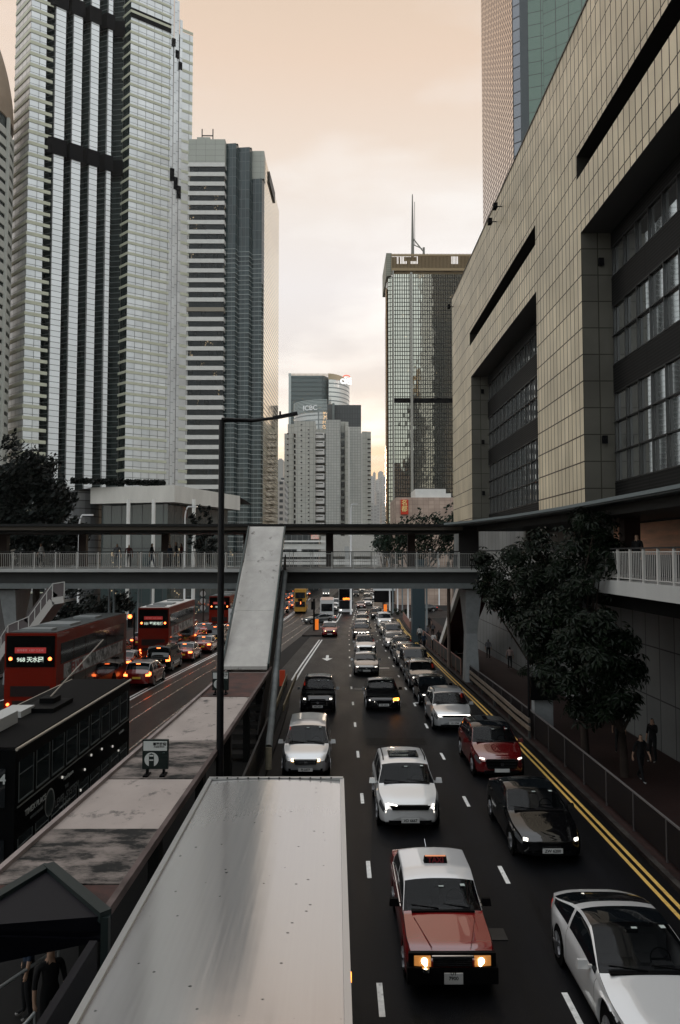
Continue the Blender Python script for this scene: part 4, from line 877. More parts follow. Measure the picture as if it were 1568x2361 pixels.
    if front == 'taxi':
        q = MB(); q.span(-.36, .36, gy - .02, .02, .58, .74)
        for k in range(4): q.span(-.35, .35, gy - .03, gy - .02, .605 + k * .034, .612 + k * .034, 1)
        q.span(-.38, .38, gy - .035, gy, .74, .775, 1); q.build('grille', [blackp, chrome], root, local=True)
        q = MB(); q.span(-.80, .80, gy - .012, .04, .56, .79); q.build('front_fascia', blackp, root, local=True, bevel=.01)
        for s in (-1, 1): q = MB(); q.bar((s * .36, .10, .845), (s * .60, 1.05, .962), .012, .010); q.build('bonnet_crease', P('crease', (.08, .004, .004), .4), root, local=True)
        for s in (-1, 1):
            q = MB(); q.span(s * .40, s * .70, gy - .03, .03, .585, .75); ho = q.build('headlight', P('lamp_glass_amber', (.30, .16, .07), .08, spec=.8, emit=(1, .38, .08), es=.35), root, local=True, bevel=.015)
            q = MB(); q.cyl((s * .52, gy - .045, .685), .055, .03, 'y', 14); q.cyl((s * .50, gy - .045, .625), .03, .02, 'y', 10); q.build('bulb', P('bulb_bright', (1, .8, .5), .3, emit=(1, .82, .5), es=11), ho, local=True)
            q = MB(); q.span(s * .705, s * .79, gy + .02, .16, .59, .73); q.build('indicator', L_dim, root, local=True, bevel=.01)
        q = MB(); q.span(-.83, .83, gy - .09, .12, .27, .56); q.build('bumper', blackp, root, local=True, bevel=.05, seg=3); py = gy - .10; pz = .43
        q = MB(); q.cyl((-.5, gy - .06, .545), .07, .07, 'z', 12); q.build('fog_lamp', chrome, root, local=True)
    else:
        gw = {'plain': .42, 'wide': .60, 'kidney': .34, 'shield': .46, 'ev': .62, 'stack': .60, 'honda': .44, 'none': .3, 'van': .55}[front]; gt = hh - .06 if front not in ('ev', 'stack') else hh - .02
        gb = {'plain': .42, 'wide': .46, 'kidney': .40, 'shield': .34, 'ev': hh - .10, 'stack': hh - .14, 'honda': hh - .22, 'none': .30, 'van': .45}[front]
        q = MB()
        if front == 'none': q.span(-.5, .5, gy - .01, .05, .27, .36)
        else:
            q.poly([(-gw, gy - .015, gt), (-gw * .86, gy - .02, gb), (gw * .86, gy - .02, gb), (gw, gy - .015, gt)]); q.span(-gw * .86, gw * .86, gy - .012, .03, gb, gt)
        for k in range(3):
            if front in ('plain', 'wide', 'honda', 'van'): z = gb + (gt - gb) * (k + .5) / 3; q.span(-gw * .86, gw * .86, gy - .032, gy - .02, z, z + .012, 1)
        if front == 'kidney':
            for s in (-1, 1):
                x0, x1 = s * .03, s * .36; 
                for a, b in (((x0, gt), (x1, gt)), ((x1, gt), (x1 * .9, gb)), ((x1 * .9, gb), (x0, gb)), ((x0, gb), (x0, gt))): q.bar((a[0], gy - .03, a[1]), (b[0], gy - .03, b[1]), .03, .03, 2, up=(0, 1, 0))
        if front in ('shield', 'honda'): q.span(-gw, gw, gy - .035, gy - .01, gt - .02, gt + .03, 1)
        if front == 'shield':
            for s in (-1, 1): q.bar((s * .47, gy - .03, gt + .02), (s * .28, gy - .03, gb), .03, .03, 1, up=(0, 1, 0))
        if front == 'ev': q.span(-.62, .62, gy - .03, gy - .01, hh - .03, hh + .005, 2)
        if front in ('plain', 'wide', 'kidney', 'van'): q.box(0, gy - .03, (gt + gb) / 2, .10, .03, .10, 0, 1)
        if front == 'honda':
            for s in (-1, 1): q.box(s * .028, gy - .045, gt - .08, .018, .03, .085, 0, 1)
            q.box(0, gy - .045, gt - .08, .05, .02, .016, 0, 1)
        q.build('grille', [blackp, chrome, L_white], root, local=True)
        q = MB(); q.span(-.62, .62, gy + .0, .02, .27, .38); q.build('lower_intake', blackp, root, local=True)
        py = gy - .02; pz = {'honda': .36, 'ev': .46}.get(front, .40)
        if lit:
            for s in (-1, 1):
                q = MB(); xw = Wd / 2 * .70; zl = hh - .06
                if front == 'wide' or front == 'coupe': 
                    q.box(s * (xw + .02), .03, zl + .01, .17, .05, .04, s * .5)
                elif front == 'kidney':
                    for d in (-.10, .0, .10): q.box(s * (xw + d), .005 + .1 * max(0, d), zl, .07, .05, .09, s * .2)
                elif front == 'shield': q.bar((s * (xw - .16), -.02, zl - .09), (s * (xw + .12), .06, zl - .02), .05, .05)
                elif front == 'stack':
                    for d_ in (0, -.10, -.20): q.box(s * (xw + .02), .0 + .0, zl + .03 + d_, .06, .05, .06)
                    if s < 0: q.bar((s * xw, -.04, zl + .08), (s * (xw - .28), -.06, zl + .045), .03, .035)
                elif front == 'honda': q.box(s * (xw - .16), -.03, zl - .02, .09, .05, .10, 0)
                else: q.box(s * (xw + .02), .01, zl, .11, .06, .07, s * .3)
                q.build('headlamp_bulb', L_warm if front == 'honda' else L_white, parts.get('hl0' if s > 0 else 'hl1', root), local=True, bevel=.015)
            if sedan_amber:
                q = MB(); q.box(Wd / 2 * .70, -.0, hh - .03, .30, .09, .12, .3); q.build('indicator', P('lamp_amber_bright', (1, .35, .05), .3, emit=(1, .32, .03), es=8), root, local=True, bevel=.02)
    two = kind == 'taxi'
    q = MB(); q.span(-.26 if not two else -.17, .26 if not two else .17, py - .015, py + .01, pz - (.06 if not two else .11), pz + (.06 if not two else .08)); po = q.build('number_plate', plate_w, root, local=True)
    parts['plate'] = po; parts['py'] = (py, pz, two)
    q = MB(); q.span(-.26, .26, L + .035, L + .06, .62, .74) if kind != 'taxi' else q.span(-.26, .26, L + .035, L + .07, .58, .70); q.build('rear_plate', plate_y, root, local=True)
    if rear_lit:
        q = MB(); yy = D['rr'] + .12; q.box(0, yy + .0, topf(yy) + .02, .26, .05, .05); q.build('brake_light', L_red, root, local=True, bevel=.01)
        for s in (-1, 1): q = MB(); q.box(s * (Wd / 2 - .20), L + .045, pl(D['belt'], L) - .04, .26, .04, .14); q.build('tail_light', L_red, root, local=True, bevel=.01)
    q = MB(); ins = D['rf'] - .14; q.box(Wd * .30 - .05, ins, topf(ins) + .006, .09, .11, .01); q.box(.02, ins - .02, topf(ins - .02) + .006, .1, .06, .01); 
    q.build('windscreen_sticker', sticker, root, local=True)
    if kind == 'suv' and not panoramic:
        for s in (-1, 1):
            q = MB(); q.tube([(s * Wd * .35, D['rf'] + .25, topf(D['rf'] + .3) - .03), (s * Wd * .35, D['rf'] + .4, topf(2.6) + .02), (s * Wd * .35, D['rr'] - .15, topf(D['rr'] - .15) + .0), (s * Wd * .35, D['rr'] - .02, topf(D['rr']) - .06)], .018, 6); q.build('roof_rail', blackp, root, local=True)
    if front == 'stack':
        yr_ = D['rf'] + .75; q = MB(); q.box(0, yr_, topf(yr_) - .002, .95, .75, .03); q.build('sunroof', glassm, root, local=True, bevel=.01)
        q = MB(); q.box(0, yr_ + .02, topf(yr_) + .03, .8, .06, .03); q.build('sunroof_bar', chrome, root, local=True)
    if taxi_sign:
        ty = D['rf'] + .62; tz = topf(ty) + (.005 if kind == 'taxi' else .01); q = MB(); q.box(0, ty, tz + .055, .50, .17, .12, 0, 0, .94, .45); so_ = q.build('taxi_sign', blackp, root, local=True, bevel=.012)
        if kind == 'taxi':
            text_mesh('sign_lettering', 'TAXI', .155, P('taxi_letter_red', (.09, .003, .006), .4), so_, Matrix.Translation((0, ty - .075, tz + .055)) @ Matrix.Rotation(R(60), 4, 'X'), .003, bold=.006)
            q = MB(); q.span(-.22, .22, ty - .03, ty + .03, tz + .11, tz + .125); q.build('sign_lamp', P('taxi_lamp', (.8, .3, .16), .4, emit=(1, .35, .12), es=.25), so_, local=True)
    if kind == 'taxi':
        for s in (-1, 1): q = MB(); q.tube([(s * Wd * .485, D['cowl'] + .25, .955), (s * Wd * .485, D['rb'] - .1, .985)], .018, 6); q.build('side_trim', chrome, root, local=True)
        q = MB(); q.tube([(-.1, 3.4, 1.48), (-.12, 3.5, 1.62)], .006, 5); q.build('aerial', chrome, root, local=True)
    kf, kr = (.07, .05) if boxy else ((.30, .22) if kind == 'coupe' else (.22, .16))
    def bend(o):
        for ch in [q_ for q_ in bpy.data.objects if q_.parent is o]:
            if ch.name.split('.')[0] not in ('wheel', 'rim', 'mirror'):
                for v in ch.data.vertices:
                    t = v.co.y / L; k = kf * max(0, 1 - t * 2.2) - kr * max(0, (t - .55) / .45)
                    v.co.y += k * (max(0, abs(v.co.x) / (Wd / 2) - .42) / .58) ** 1.6
                bend(ch)
    bend(root)
    return root, parts
PROT = {}
def all_children(o):
    out = []
    for c in [k for k in bpy.data.objects if k.parent is o]: out.append(c); out += all_children(c)
    return out
used_protos = set()
def put_car(key, x, y, label, col, cat='car', name=None, group=None, heading=0, roof=None, plate=None, mir=None, zoff=0):
    """heading 0: coming towards the camera (front at y); 180: going away (rear at y)"""
    root, parts = PROT[key]
    c = root if key not in used_protos else copy_tree(root); used_protos.add(key)
    pitch = math.atan2(gz(y + 4) - gz(y), 4 * SY); c.rotation_mode = 'XYZ'
    h = R(heading)
    L = DIM[KINDOF[key]]['L']
    if heading == 180: c.location = (x, y * SY + L, gz(y + L / SY) + .006 + zoff); c.rotation_euler = (-pitch, 0, math.pi)
    else: c.location = (x, y * SY, gz(y) + .006 + zoff); c.rotation_euler = (pitch if abs(heading) < 30 else 0, 0, h)
    if name: c.name = name
    c['label'] = label; c['category'] = cat
    if group: c['group'] = group
    elif 'group' in c: del c['group']
    for k in [q for q in bpy.data.objects if q.parent is c]:
        bn = k.name.split('.')[0]
        if bn in ('body', 'mirror') and len(k.material_slots) and k.material_slots[0].link == 'OBJECT' and not (bn == 'mirror' and KINDOF[key] == 'taxi'): k.material_slots[0].material = (mir or col) if bn == 'mirror' else col
        if bn == 'roof' and k.material_slots[0].link == 'OBJECT': k.material_slots[0].material = roof or col
        if bn == 'number_plate' and plate:
            py, pz, two = parts['py']; a, b = plate
            if two:
                text_mesh('plate_letters', a + '\n' + b, .088, ink, k, Matrix.Translation((0, py - .017, pz + .035)) @ Matrix.Rotation(R(90), 4, 'X'), .001, bold=.002)
            else: text_mesh('plate_letters', a + ' ' + b, .105, ink, k, Matrix.Translation((0, py - .017, pz)) @ Matrix.Rotation(R(90), 4, 'X'), .001, bold=.003)
    return c
KINDOF = {}
def proto(key, kind, **kw): PROT[key] = make_car(kind, kw.pop('name', 'car'), key, 'car', **kw); KINDOF[key] = kind
proto('taxi_front', 'taxi', cabin=True, front='taxi', taxi_sign=True, name='taxi', step=.06)
proto('suv_ev', 'suv', cabin=True, front='ev', name='car', step=.05); proto('suv_stack', 'suv', cabin=True, front='stack', step=.05); proto('suv', 'suv', cabin=True, front='plain'); proto('suv_pan', 'suv', cabin=True, front='wide', panoramic=True)
proto('sedan_shield', 'sedan', cabin=True, front='shield', sedan_amber=True); proto('sedan', 'sedan', front='wide'); proto('sedan_pan', 'sedan', cabin=True, front='none', panoramic=True, step=.05)
proto('mpv', 'mpv', cabin=True, front='honda', step=.05); proto('van', 'van', front='van'); proto('bmw', 'suv', front='kidney'); proto('coupe', 'coupe', cabin=True, front='wide', step=.05, panoramic=True)
proto('van_taxi', 'mpv', front='honda', taxi_sign=True, name='taxi')
proto('taxi_rear', 'taxi', front='taxi', taxi_sign=True, name='taxi', rear_lit=True); proto('van_rear', 'van', front='van', rear_lit=True); proto('taxivan_rear', 'mpv', front='honda', rear_lit=True, taxi_sign=True, name='taxi')
# --- cars coming towards us : (prototype, x, y, colour, label, extras)
QG = 'cars queuing towards the camera'
put_car('taxi_front', 2.13, 12.84, 'red taxi with a silver roof and a lit roof sign, nearest in the middle lane', pt_taxi, 'taxi', 'taxi', roof=pt_tsilver, plate=('UY', '7900'))
put_car('suv_stack', 2.15, 20.15, 'white car with a sunroof and stacked square headlights, behind the near red taxi', pt_white, 'car', plate=('XD', '6667'))
put_car('mpv', -1.10, 25.0, 'white people carrier with amber lit headlights, just behind the box truck', pt_silver, 'car', plate=('PJ', '2377'))
put_car('suv', -.95, 35.6, 'black car alone in the left lane behind the white people carrier', pt_black, 'car', plate=('WE', '2409'))
put_car('sedan_shield', 2.50, 36.0, 'black saloon with its left indicator glowing orange', pt_black, 'car', plate=('HM', '6833'))
put_car('sedan', 2.15, 48.3, 'dark saloon with a red-edged number plate, behind the indicating black saloon', pt_grey, 'car')
put_car('suv_pan', 2.60, 60.0, 'silver car in the middle lane just ahead of the one with a lit double grille', pt_silver, 'car')
put_car('bmw', 2.78, 74.5, 'dark car with an outlined lit double grille and four round lamps', pt_black, 'car')
put_car('coupe', 5.36, 10.62, 'white low coupe with a black glass roof at the bottom right corner', pt_white, 'car', mir=pt_white)
put_car('sedan_pan', 5.62, 18.12, 'glossy black saloon with a glass roof, between the white coupe and the dark red car', pt_black, 'car', plate=('ZW', '6200'))
PROT['suv_pan']
put_car('suv_pan', 5.92, 24.75, 'dark red car with bright headlights and a glass roof in the kerb lane', pt_red, 'car')
put_car('suv_ev', 5.42, 31.6, 'silver grey car with a thin light bar between its headlights, behind the dark red car', pt_silver, 'car', plate=('YD', '2764'))
for (k, x, y, col, lb) in (('sedan', 5.45, 37.3, pt_black, 'black saloon in the kerb lane directly behind the silver grey car with the light bar'),
    ('suv', 5.50, 42.6, pt_grey, 'dark car with a big left headlight, fourth from the kerbside red car'),
    ('van', 5.65, 47.8, pt_black, 'tall black van in the kerb lane in front of the footbridge shadow'),
    ('suv', 5.60, 53.3, pt_grey, 'dark off-roader with two round lit lamps under the footbridge in the kerb lane'),
    ('suv', 5.80, 59.0, pt_black, 'black car just beyond the footbridge in the kerb lane'),
    ('sedan', 5.60, 65.0, pt_silver, 'silver saloon with bright lamps, behind the black car beyond the footbridge in the kerb lane'),
    ('van', 6.00, 71.0, pt_grey, 'grey van tucked behind the silver saloon in the kerb lane'),
    ('sedan', 6.05, 78.8, pt_cream, 'pale low car with one bright lamp beside the bend of the kerb railing'),
    ('van', 6.35, 89.5, pt_white, 'white van with a lit orange lamp in the kerb lane at the bend'),
    ('suv', 6.30, 105.0, pt_black, 'black car with a pale bonnet two behind the white van'),
    ('sedan', 6.9, 113.5, pt_silver, 'silver car just past the side street opening'),
    ('sedan', 3.15, 83.0, pt_grey, 'grey saloon close behind the car with the double grille'),
    ('suv', 3.55, 91.0, pt_cream, 'champagne car in the middle lane between two grey cars'),
    ('sedan', 3.85, 98.5, pt_grey, 'grey car in the middle lane, last before the gap'),
    ('sedan_pan', 4.25, 106.5, pt_red, 'red saloon in the middle lane far down the queue'),
    ('sedan', 5.0, 136.0, pt_red, 'red and black car beside the front of the double-decker bus'),
    ('suv', 6.9, 147.0, pt_silver, 'silver car following the red one past the double-decker bus'),
    ('suv', 10.3, 177.0, pt_white, 'white car in the far right lane, alone with open road ahead'),
    ('van', 5.7, 196.0, pt_black, 'dark van with a red top far behind the double-decker bus'),
    ('suv', 9.2, 204.0, pt_cream, 'pale car with bright lamps far along the kerb lane')):
    put_car(k, x, y, lb, col)
ORD = ['first', 'second', 'third', 'fourth', 'fifth', 'sixth', 'seventh', 'eighth', 'ninth', 'tenth', 'eleventh', 'twelfth', 'thirteenth', 'fourteenth', 'fifteenth', 'sixteenth', 'seventeenth', 'eighteenth', 'nineteenth', 'twentieth']
far_cols = [pt_silver, pt_grey, pt_white, pt_black, pt_red, pt_cream]
nm = ['silver', 'grey', 'white', 'black', 'red', 'champagne']
rnd = random.Random(3); i = 0
for (dx, yy) in ((-1.7, 214), (1.8, 222), (-1.7, 226), (-1.9, 239), (1.9, 236), (1.7, 250), (-1.8, 256), (-5.3, 232), (-5.2, 262), (-1.8, 274), (1.8, 268)):
    ci = rnd.randrange(6); put_car(['sedan', 'suv', 'sedan', 'van'][i % 4], L2(yy) + dx, yy, 'tiny ' + nm[ci] + ' car, ' + ORD[i] + ' from the near end of the far queue just under the girder', far_cols[ci], 'car', group='tiny cars at the far end of the queue'); i += 1
c = put_car('sedan', 13.9, 124.5, 'black saloon turning out of the side street on the right', pt_black, 'car', heading=-72)
c = put_car('coupe', -4.6, 96.5, 'dark grey sports car crossing the tram tracks', pt_grey, 'car', heading=-62)
c = put_car('van_taxi', -.72, 77.0, 'red taxi van with a silver roof coming alone down the left lane', pt_taxi, 'taxi', 'taxi', roof=pt_tsilver)
put_car('sedan', -.6, 127.0, 'white car behind the light bus', pt_white); put_car('van', -.1, 137.0, 'white van behind the light bus and the white car', pt_white)
# --- traffic going away, left carriageway
AW = 'taxis going away on the left carriageway'
for (k, x, y, col, rf, lb, cat, nme) in (
    ('taxivan_rear', -12.5, 43.2, pt_taxi, pt_tsilver, 'red taxi with a silver roof and an orange plate, nearest of those going away', 'taxi', 'taxi'),
    ('van_rear', -12.9, 49.8, pt_black, pt_black, 'black people carrier with roof rails between two red taxis', 'van', 'car'),
    ('taxi_rear', -12.45, 55.6, pt_taxi, pt_tsilver, 'red taxi with a silver roof directly in front of the black people carrier', 'taxi', 'taxi'),
    ('taxi_rear', -12.05, 61.6, pt_taxi, pt_tsilver, 'red taxi with both tail lights lit, third of the inner lane beside the tram tracks', 'taxi', 'taxi'),
    ('van_rear', -12.2, 69.0, pt_black, pt_black, 'black van ahead of the three taxis in the inner lane', 'van', 'car'),
    ('taxi_rear', -15.0, 77.0, pt_taxi, pt_tsilver, 'red taxi just past the front of the middle red bus', 'taxi', 'taxi'),
    ('taxi_rear', -15.6, 49.6, pt_taxi, pt_tsilver, 'red taxi squeezed between the two big red buses', 'taxi', 'taxi'),
    ('taxi_rear', -18.9, 57.5, pt_taxi, pt_tsilver, 'red taxi in the far kerb lane beside the back of the middle red bus', 'taxi', 'taxi'),
    ('taxi_rear', -18.8, 65.5, pt_taxi, pt_tsilver, 'red taxi in the far kerb lane, level with the front of the middle red bus', 'taxi', 'taxi'),
    ('taxi_rear', -15.2, 70.6, pt_taxi, pt_tsilver, 'red taxi close in front of the middle red bus', 'taxi', 'taxi'),
    ('taxivan_rear', -18.4, 74.0, pt_taxi, pt_tsilver, 'red taxi van in the far kerb lane level with the furthest red bus tail', 'taxi', 'taxi'),
    ('taxi_rear', -18.9, 49.8, pt_taxi, pt_tsilver, 'red taxi in the far kerb lane beside the gap between the big red buses', 'taxi', 'taxi'),
    ('taxi_rear', -11.95, 75.2, pt_taxi, pt_tsilver, 'red taxi in the inner lane just behind the white single-deck bus', 'taxi', 'taxi'),
    ('taxi_rear', -18.0, 83.0, pt_taxi, pt_tsilver, 'red taxi left of the furthest red bus', 'taxi', 'taxi'),
    ('van_rear', -18.4, 32.0, pt_white, pt_white, 'white van with a lit tail lamp at the left edge beside the near red bus', 'van', 'car')):
    put_car(k, x, y, lb, col, cat, nme, heading=180, roof=rf)
i = 0
for (lane, yy) in ((0, 99), (0, 106), (1, 108), (0, 113.5), (1, 116), (0, 121), (0, 134), (1, 132), (0, 142), (1, 146), (0, 154), (1, 158), (0, 166), (1, 170), (0, 179), (1, 182), (0, 192), (1, 196), (0, 205), (1, 209)):
    k = ['taxi_rear', 'van_rear', 'taxi_rear', 'taxivan_rear'][i % 4]; tx = 'taxi' in k
    put_car(k, WL(yy) - 1.9 - 3.5 * lane, yy, ('small red taxi' if tx else 'small dark van') + ', ' + ORD[i] + ' vehicle beyond the furthest red bus, in the ' + ('inner' if lane == 0 else 'outer') + ' lane', pt_taxi if tx else pt_black, 'taxi' if tx else 'van', 'taxi' if tx else 'car', heading=180, roof=pt_tsilver if tx else pt_black, group='far taxis going away' if tx else 'far vans going away'); i += 1
# white coupe has a painted roof edge and rear spoiler; the near cars get a few pieces of their own
# ================================================================ footbridge, walkway, tram stop, truck, trams, buses
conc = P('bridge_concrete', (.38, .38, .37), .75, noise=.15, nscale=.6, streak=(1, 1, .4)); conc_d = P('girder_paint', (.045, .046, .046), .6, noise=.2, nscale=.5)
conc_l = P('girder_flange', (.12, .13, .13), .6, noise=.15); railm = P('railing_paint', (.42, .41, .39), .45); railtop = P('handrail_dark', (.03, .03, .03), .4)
roof_dk = P('canopy_top', (.008, .008, .008), .6, spec=.2); soff = P('canopy_fascia', (.10, .085, .07), .6)
def railing(parent, p0, p1, h=1.05, sp=1.34, bal=.115, post=railm, name='railing_panel'):
    p0 = Vector(p0); p1 = Vector(p1); L = (p1 - p0).length; n = max(1, round(L / sp)); d = (p1 - p0) / n
    for i in range(n + 1):
        p = p0 + d * i; q = MB(); q.box(p.x, p.y, p.z + h / 2, .075, .075, h); q.build('railing_post', post, parent)
    for i in range(n):
        a = p0 + d * i; b = a + d; q = MB(); m = int(d.length / bal)
        q.bar(a + Vector((0, 0, .10)), b + Vector((0, 0, .10)), .03, .03); q.bar(a + Vector((0, 0, h - .10)), b + Vector((0, 0, h - .10)), .03, .03)
        for k in range(1, m): 
            p = a + (b - a) * k / m; q.bar(p + Vector((0, 0, .10)), p + Vector((0, 0, h - .1)), .018, .018)
        q.build(name, post, parent)
    q = MB(); q.bar(p0 + Vector((0, 0, h + .02)), p1 + Vector((0, 0, h + .02)), .09, .05); q.build('handrail', railtop, parent)
BF, BK = 43.5, 47.6; ZD = at(900, 1311, BF).z
fb = thing('footbridge', 'covered footbridge with pale railings crossing above all lanes', 'footbridge', (-6, 45.5, 0))
XL, XR = -30, 9.2
q = MB(); q.span(XL, XR, BF, BK, ZD - .22, ZD); q.build('deck', conc, fb)
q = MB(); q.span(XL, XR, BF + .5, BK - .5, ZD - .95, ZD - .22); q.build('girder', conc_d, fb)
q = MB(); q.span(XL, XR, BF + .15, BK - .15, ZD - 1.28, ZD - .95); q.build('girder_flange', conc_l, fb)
for y_ in (BF + .08, BK - .08): railing(fb, (XL, y_, ZD), (XR, y_, ZD))
ZR = at(900, 1208, 42.8).z
q = MB(); q.span(XL, 13.2, 42.8, 48.2, ZR - .16, ZR); q.build('canopy', roof_dk, fb)
q = MB(); q.span(XL, 8.0, 43.0, 48.0, ZR - .38, ZR - .163); q.build('canopy_fascia', soff, fb)
q = MB(); q.span(XL, 8.0, 43.4, 47.6, ZR - .55, ZR - .383); q.build('canopy_beam', roof_dk, fb)
for xx in (192, 382, 760, 948, 570, 10):
    p = at(xx, 1270, 46.3); q = MB(); q.box(p.x, 46.3, (ZD + ZR) / 2 - .2, .50, .42, ZR - ZD - .5, 0, 0, 1, 1); q.build('roof_column', P('column_dark', (.03, .018, .015), .6), fb, bevel=.04)
def pier(x, y, zt, label):
    t = thing('bridge_pier', label, 'pier', (x, y, gz(y)), 'piers of the footbridge'); z0 = gz(y) - .3; q = MB()
    ws = [(z0, .95, 1.1), (z0 + (zt - z0) * .55, .70, .9), (zt, 1.05, 2.4)]
    for (za, wa, da), (zb, wb, db) in zip(ws, ws[1:]):
        A = [(x - wa / 2, y - da / 2), (x + wa / 2, y - da / 2), (x + wa / 2, y + da / 2), (x - wa / 2, y + da / 2)]; B = [(x - wb / 2, y - db / 2), (x + wb / 2, y - db / 2), (x + wb / 2, y + db / 2), (x - wb / 2, y + db / 2)]
        for i in range(4): j = (i + 1) % 4; q.poly([(*A[i], za), (*A[j], za), (*B[j], zb), (*B[i], zb)])
    q.poly([(*p, zt) for p in B]); q.build('shaft', P('pier_paint', (.24, .25, .255), .55, noise=.15), t, bevel=.06)
    q = MB(); q.box(x, y, zt + .0, 1.15, 2.6, .1); q.build('bearing', conc_d, t)
pier(onz(1086, 1360, 5.8).x * 0 + at(1085, 1450, 45.4).x, 45.4, ZD - 1.34, 'tapered grey pier at the right end of the footbridge beside the tree')
pier(at(34, 1450, 45.4).x, 45.4, ZD - 1.34, 'tapered grey pier at the left end of the footbridge beside the white stair')
# stair covers: the ramped white roof
rc = P('ramp_roof', (.38, .365, .345), .75, noise=.16, nscale=1.5, dirt=((.09, .08, .075), .60, .70), dirtscale=1.6, bump=.2, bscale=12, streak=(1, .5, 1))
sc = thing('stair_roof', 'long sloping white weathered roof over the stair from the tram stop up to the footbridge', 'stair roof', (-4.1, 37, 0))
secs = [((576, 655), 1216, 42.2), ((563, 645.5), 1294, 39.4), ((535.5, 633), 1407, 34.9), ((515.5, 615.8), 1535, 30.0)]
for (a, ya, Ya), (b, yb, Yb), ex in zip(secs, secs[1:], (0, .02, .04)):
    A0, A1, B0, B1 = at(a[0], ya, Ya), at(a[1], ya, Ya), at(b[0], yb, Yb), at(b[1], yb, Yb); e = Vector((0, 0, .05 - ex)); t = Vector((0, 0, .14)); o_ = (B0 - A0) * .012
    q = MB(); P0, P1, P2, P3 = B0 + e + o_, B1 + e + o_, A1 + e, A0 + e
    for pp in ((P0, P1, P2, P3), (P0 - t, P3 - t, P2 - t, P1 - t), (P0 - t, P1 - t, P1, P0), (P1 - t, P2 - t, P2, P1), (P2 - t, P3 - t, P3, P2), (P3 - t, P0 - t, P0, P3)): q.poly(list(pp))
    q.build('roof_panel', rc, sc)
A0, A1, B0, B1 = at(576, 1216, 42.2), at(655, 1216, 42.2), at(515.5, 1535, 30), at(615.8, 1535, 30)
for a, b, s in ((A0, B0, -1), (A1, B1, 1)):
    q = MB(); o_ = Vector((s * .06, 0, -.02)); q.bar(a + o_, b + o_, .07, .26); q.build('edge_gutter', P('gutter_green', (.035, .05, .05), .4), sc)
# the stair below it and its tube handrail
st = thing('stair', 'steep stair under the sloping white roof, with a grey pipe and dark side', 'stair', (-3.9, 36, 0))
sd_top = Vector((-4.2, 43.4, ZD)); sd_bot = Vector((-4.0, 26.5, .35)); n = 30; q = MB()
for i in range(n):
    t = (i + .5) / n; p = sd_top.lerp(sd_bot, t); q.box(p.x, p.y, p.z - .08, 1.9, .62, .16)
q.build('steps', P('step_dark', (.035, .033, .032), .7), st)
for s in (-1, 1):
    q = MB(); o_ = Vector((s * 1.0, 0, .3)); q.bar(sd_top + o_, sd_bot + o_, .06, 1.3); q.build('side_panel', P('side_dark', (.004, .004, .004), .6, spec=.2), st)
q = MB(); pa, pb = at(658, 1320, 41), at(620, 1635, 25.5); pb.z = 1.0; q.tube([pa, pb + Vector((0, .8, .5)), pb], .13, 10); q.build('pipe', P('pipe_grey', (.13, .14, .14), .45, noise=.3, nscale=2), st, smooth=True)
q = MB(); q.tube([pb, (pb.x, pb.y, .2)], .12, 10); q.build('pipe_foot', P('pipe_base', (.3, .27, .2), .7, noise=.3), st)
for Yp in (33, 38.5):
    q = MB(); t = (43.4 - Yp) / 16.9; p = sd_top.lerp(sd_bot, t); q.box(p.x, Yp, p.z / 2 - .3, .35, .35, p.z); q.build('support', conc_d, st)
# platform
def XPL(Y): return pw([(0, -6.55), (24, -6.35), (46, -5.6)])(Y)
def XPR(Y): return pw([(0, -2.62), (30, -2.55), (36, -2.45), (46, -3.0)])(Y)
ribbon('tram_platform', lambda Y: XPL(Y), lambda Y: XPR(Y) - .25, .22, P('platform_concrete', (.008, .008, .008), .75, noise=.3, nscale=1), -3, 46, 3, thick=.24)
ribbon('kerb', lambda Y: XPR(Y) - .25, XPR, .14, kerb_shaded, -3, 46, 3, thick=.2)
# shelter roof with alternating sheets
sh = thing('tram_shelter', 'long flat shelter roof of stained pale sheets over the tram stop', 'shelter', (-4.2, 18, .2))
ZS = 2.95
eL = lambda Y: pw([(5, -5.62), (12, -5.36), (27, -4.78), (31, -4.7)])(Y) + .0
eR = lambda Y: pw([(5, -3.42), (9.9, -3.34), (18.3, -3.16), (31, -2.97)])(Y)
light = P('shelter_sheet_pale', (.33, .285, .262), .55, noise=.12, nscale=1.5, dirt=((.05, .048, .048), .56, .68), dirtscale=2.2, streak=(1, .6, 1))
stain = P('shelter_sheet_stained', (.26, .22, .20), .55, noise=.4, nscale=3, dirt=((.008, .009, .0095), .40, .58), dirtscale=1.5, streak=(.8, 1.3, 1))
red_s = P('shelter_sheet_rust', (.085, .04, .034), .6, noise=.4, nscale=2, dirt=((.03, .022, .022), .45, .62), dirtscale=.9)
cut = [(31.0, 29.8, light), (29.8, 24.9, red_s), (24.9, 19.1, light), (19.1, 15.9, stain), (15.9, 13.05, light), (13.05, 10.9, stain), (10.9, 9.95, red_s), (9.95, 9.72, light)]
for k, (y1, y0, m) in enumerate(cut):
    z = ZS + (.015 if k % 2 else .0); q = MB(); t = .1
    c_ = [(eL(y0), y0 + .01), (eR(y0), y0 + .01), (eR(y1), y1 - .01), (eL(y1), y1 - .01)]; q.prism(c_, z - t, z); q.build('roof_sheet', m, sh)
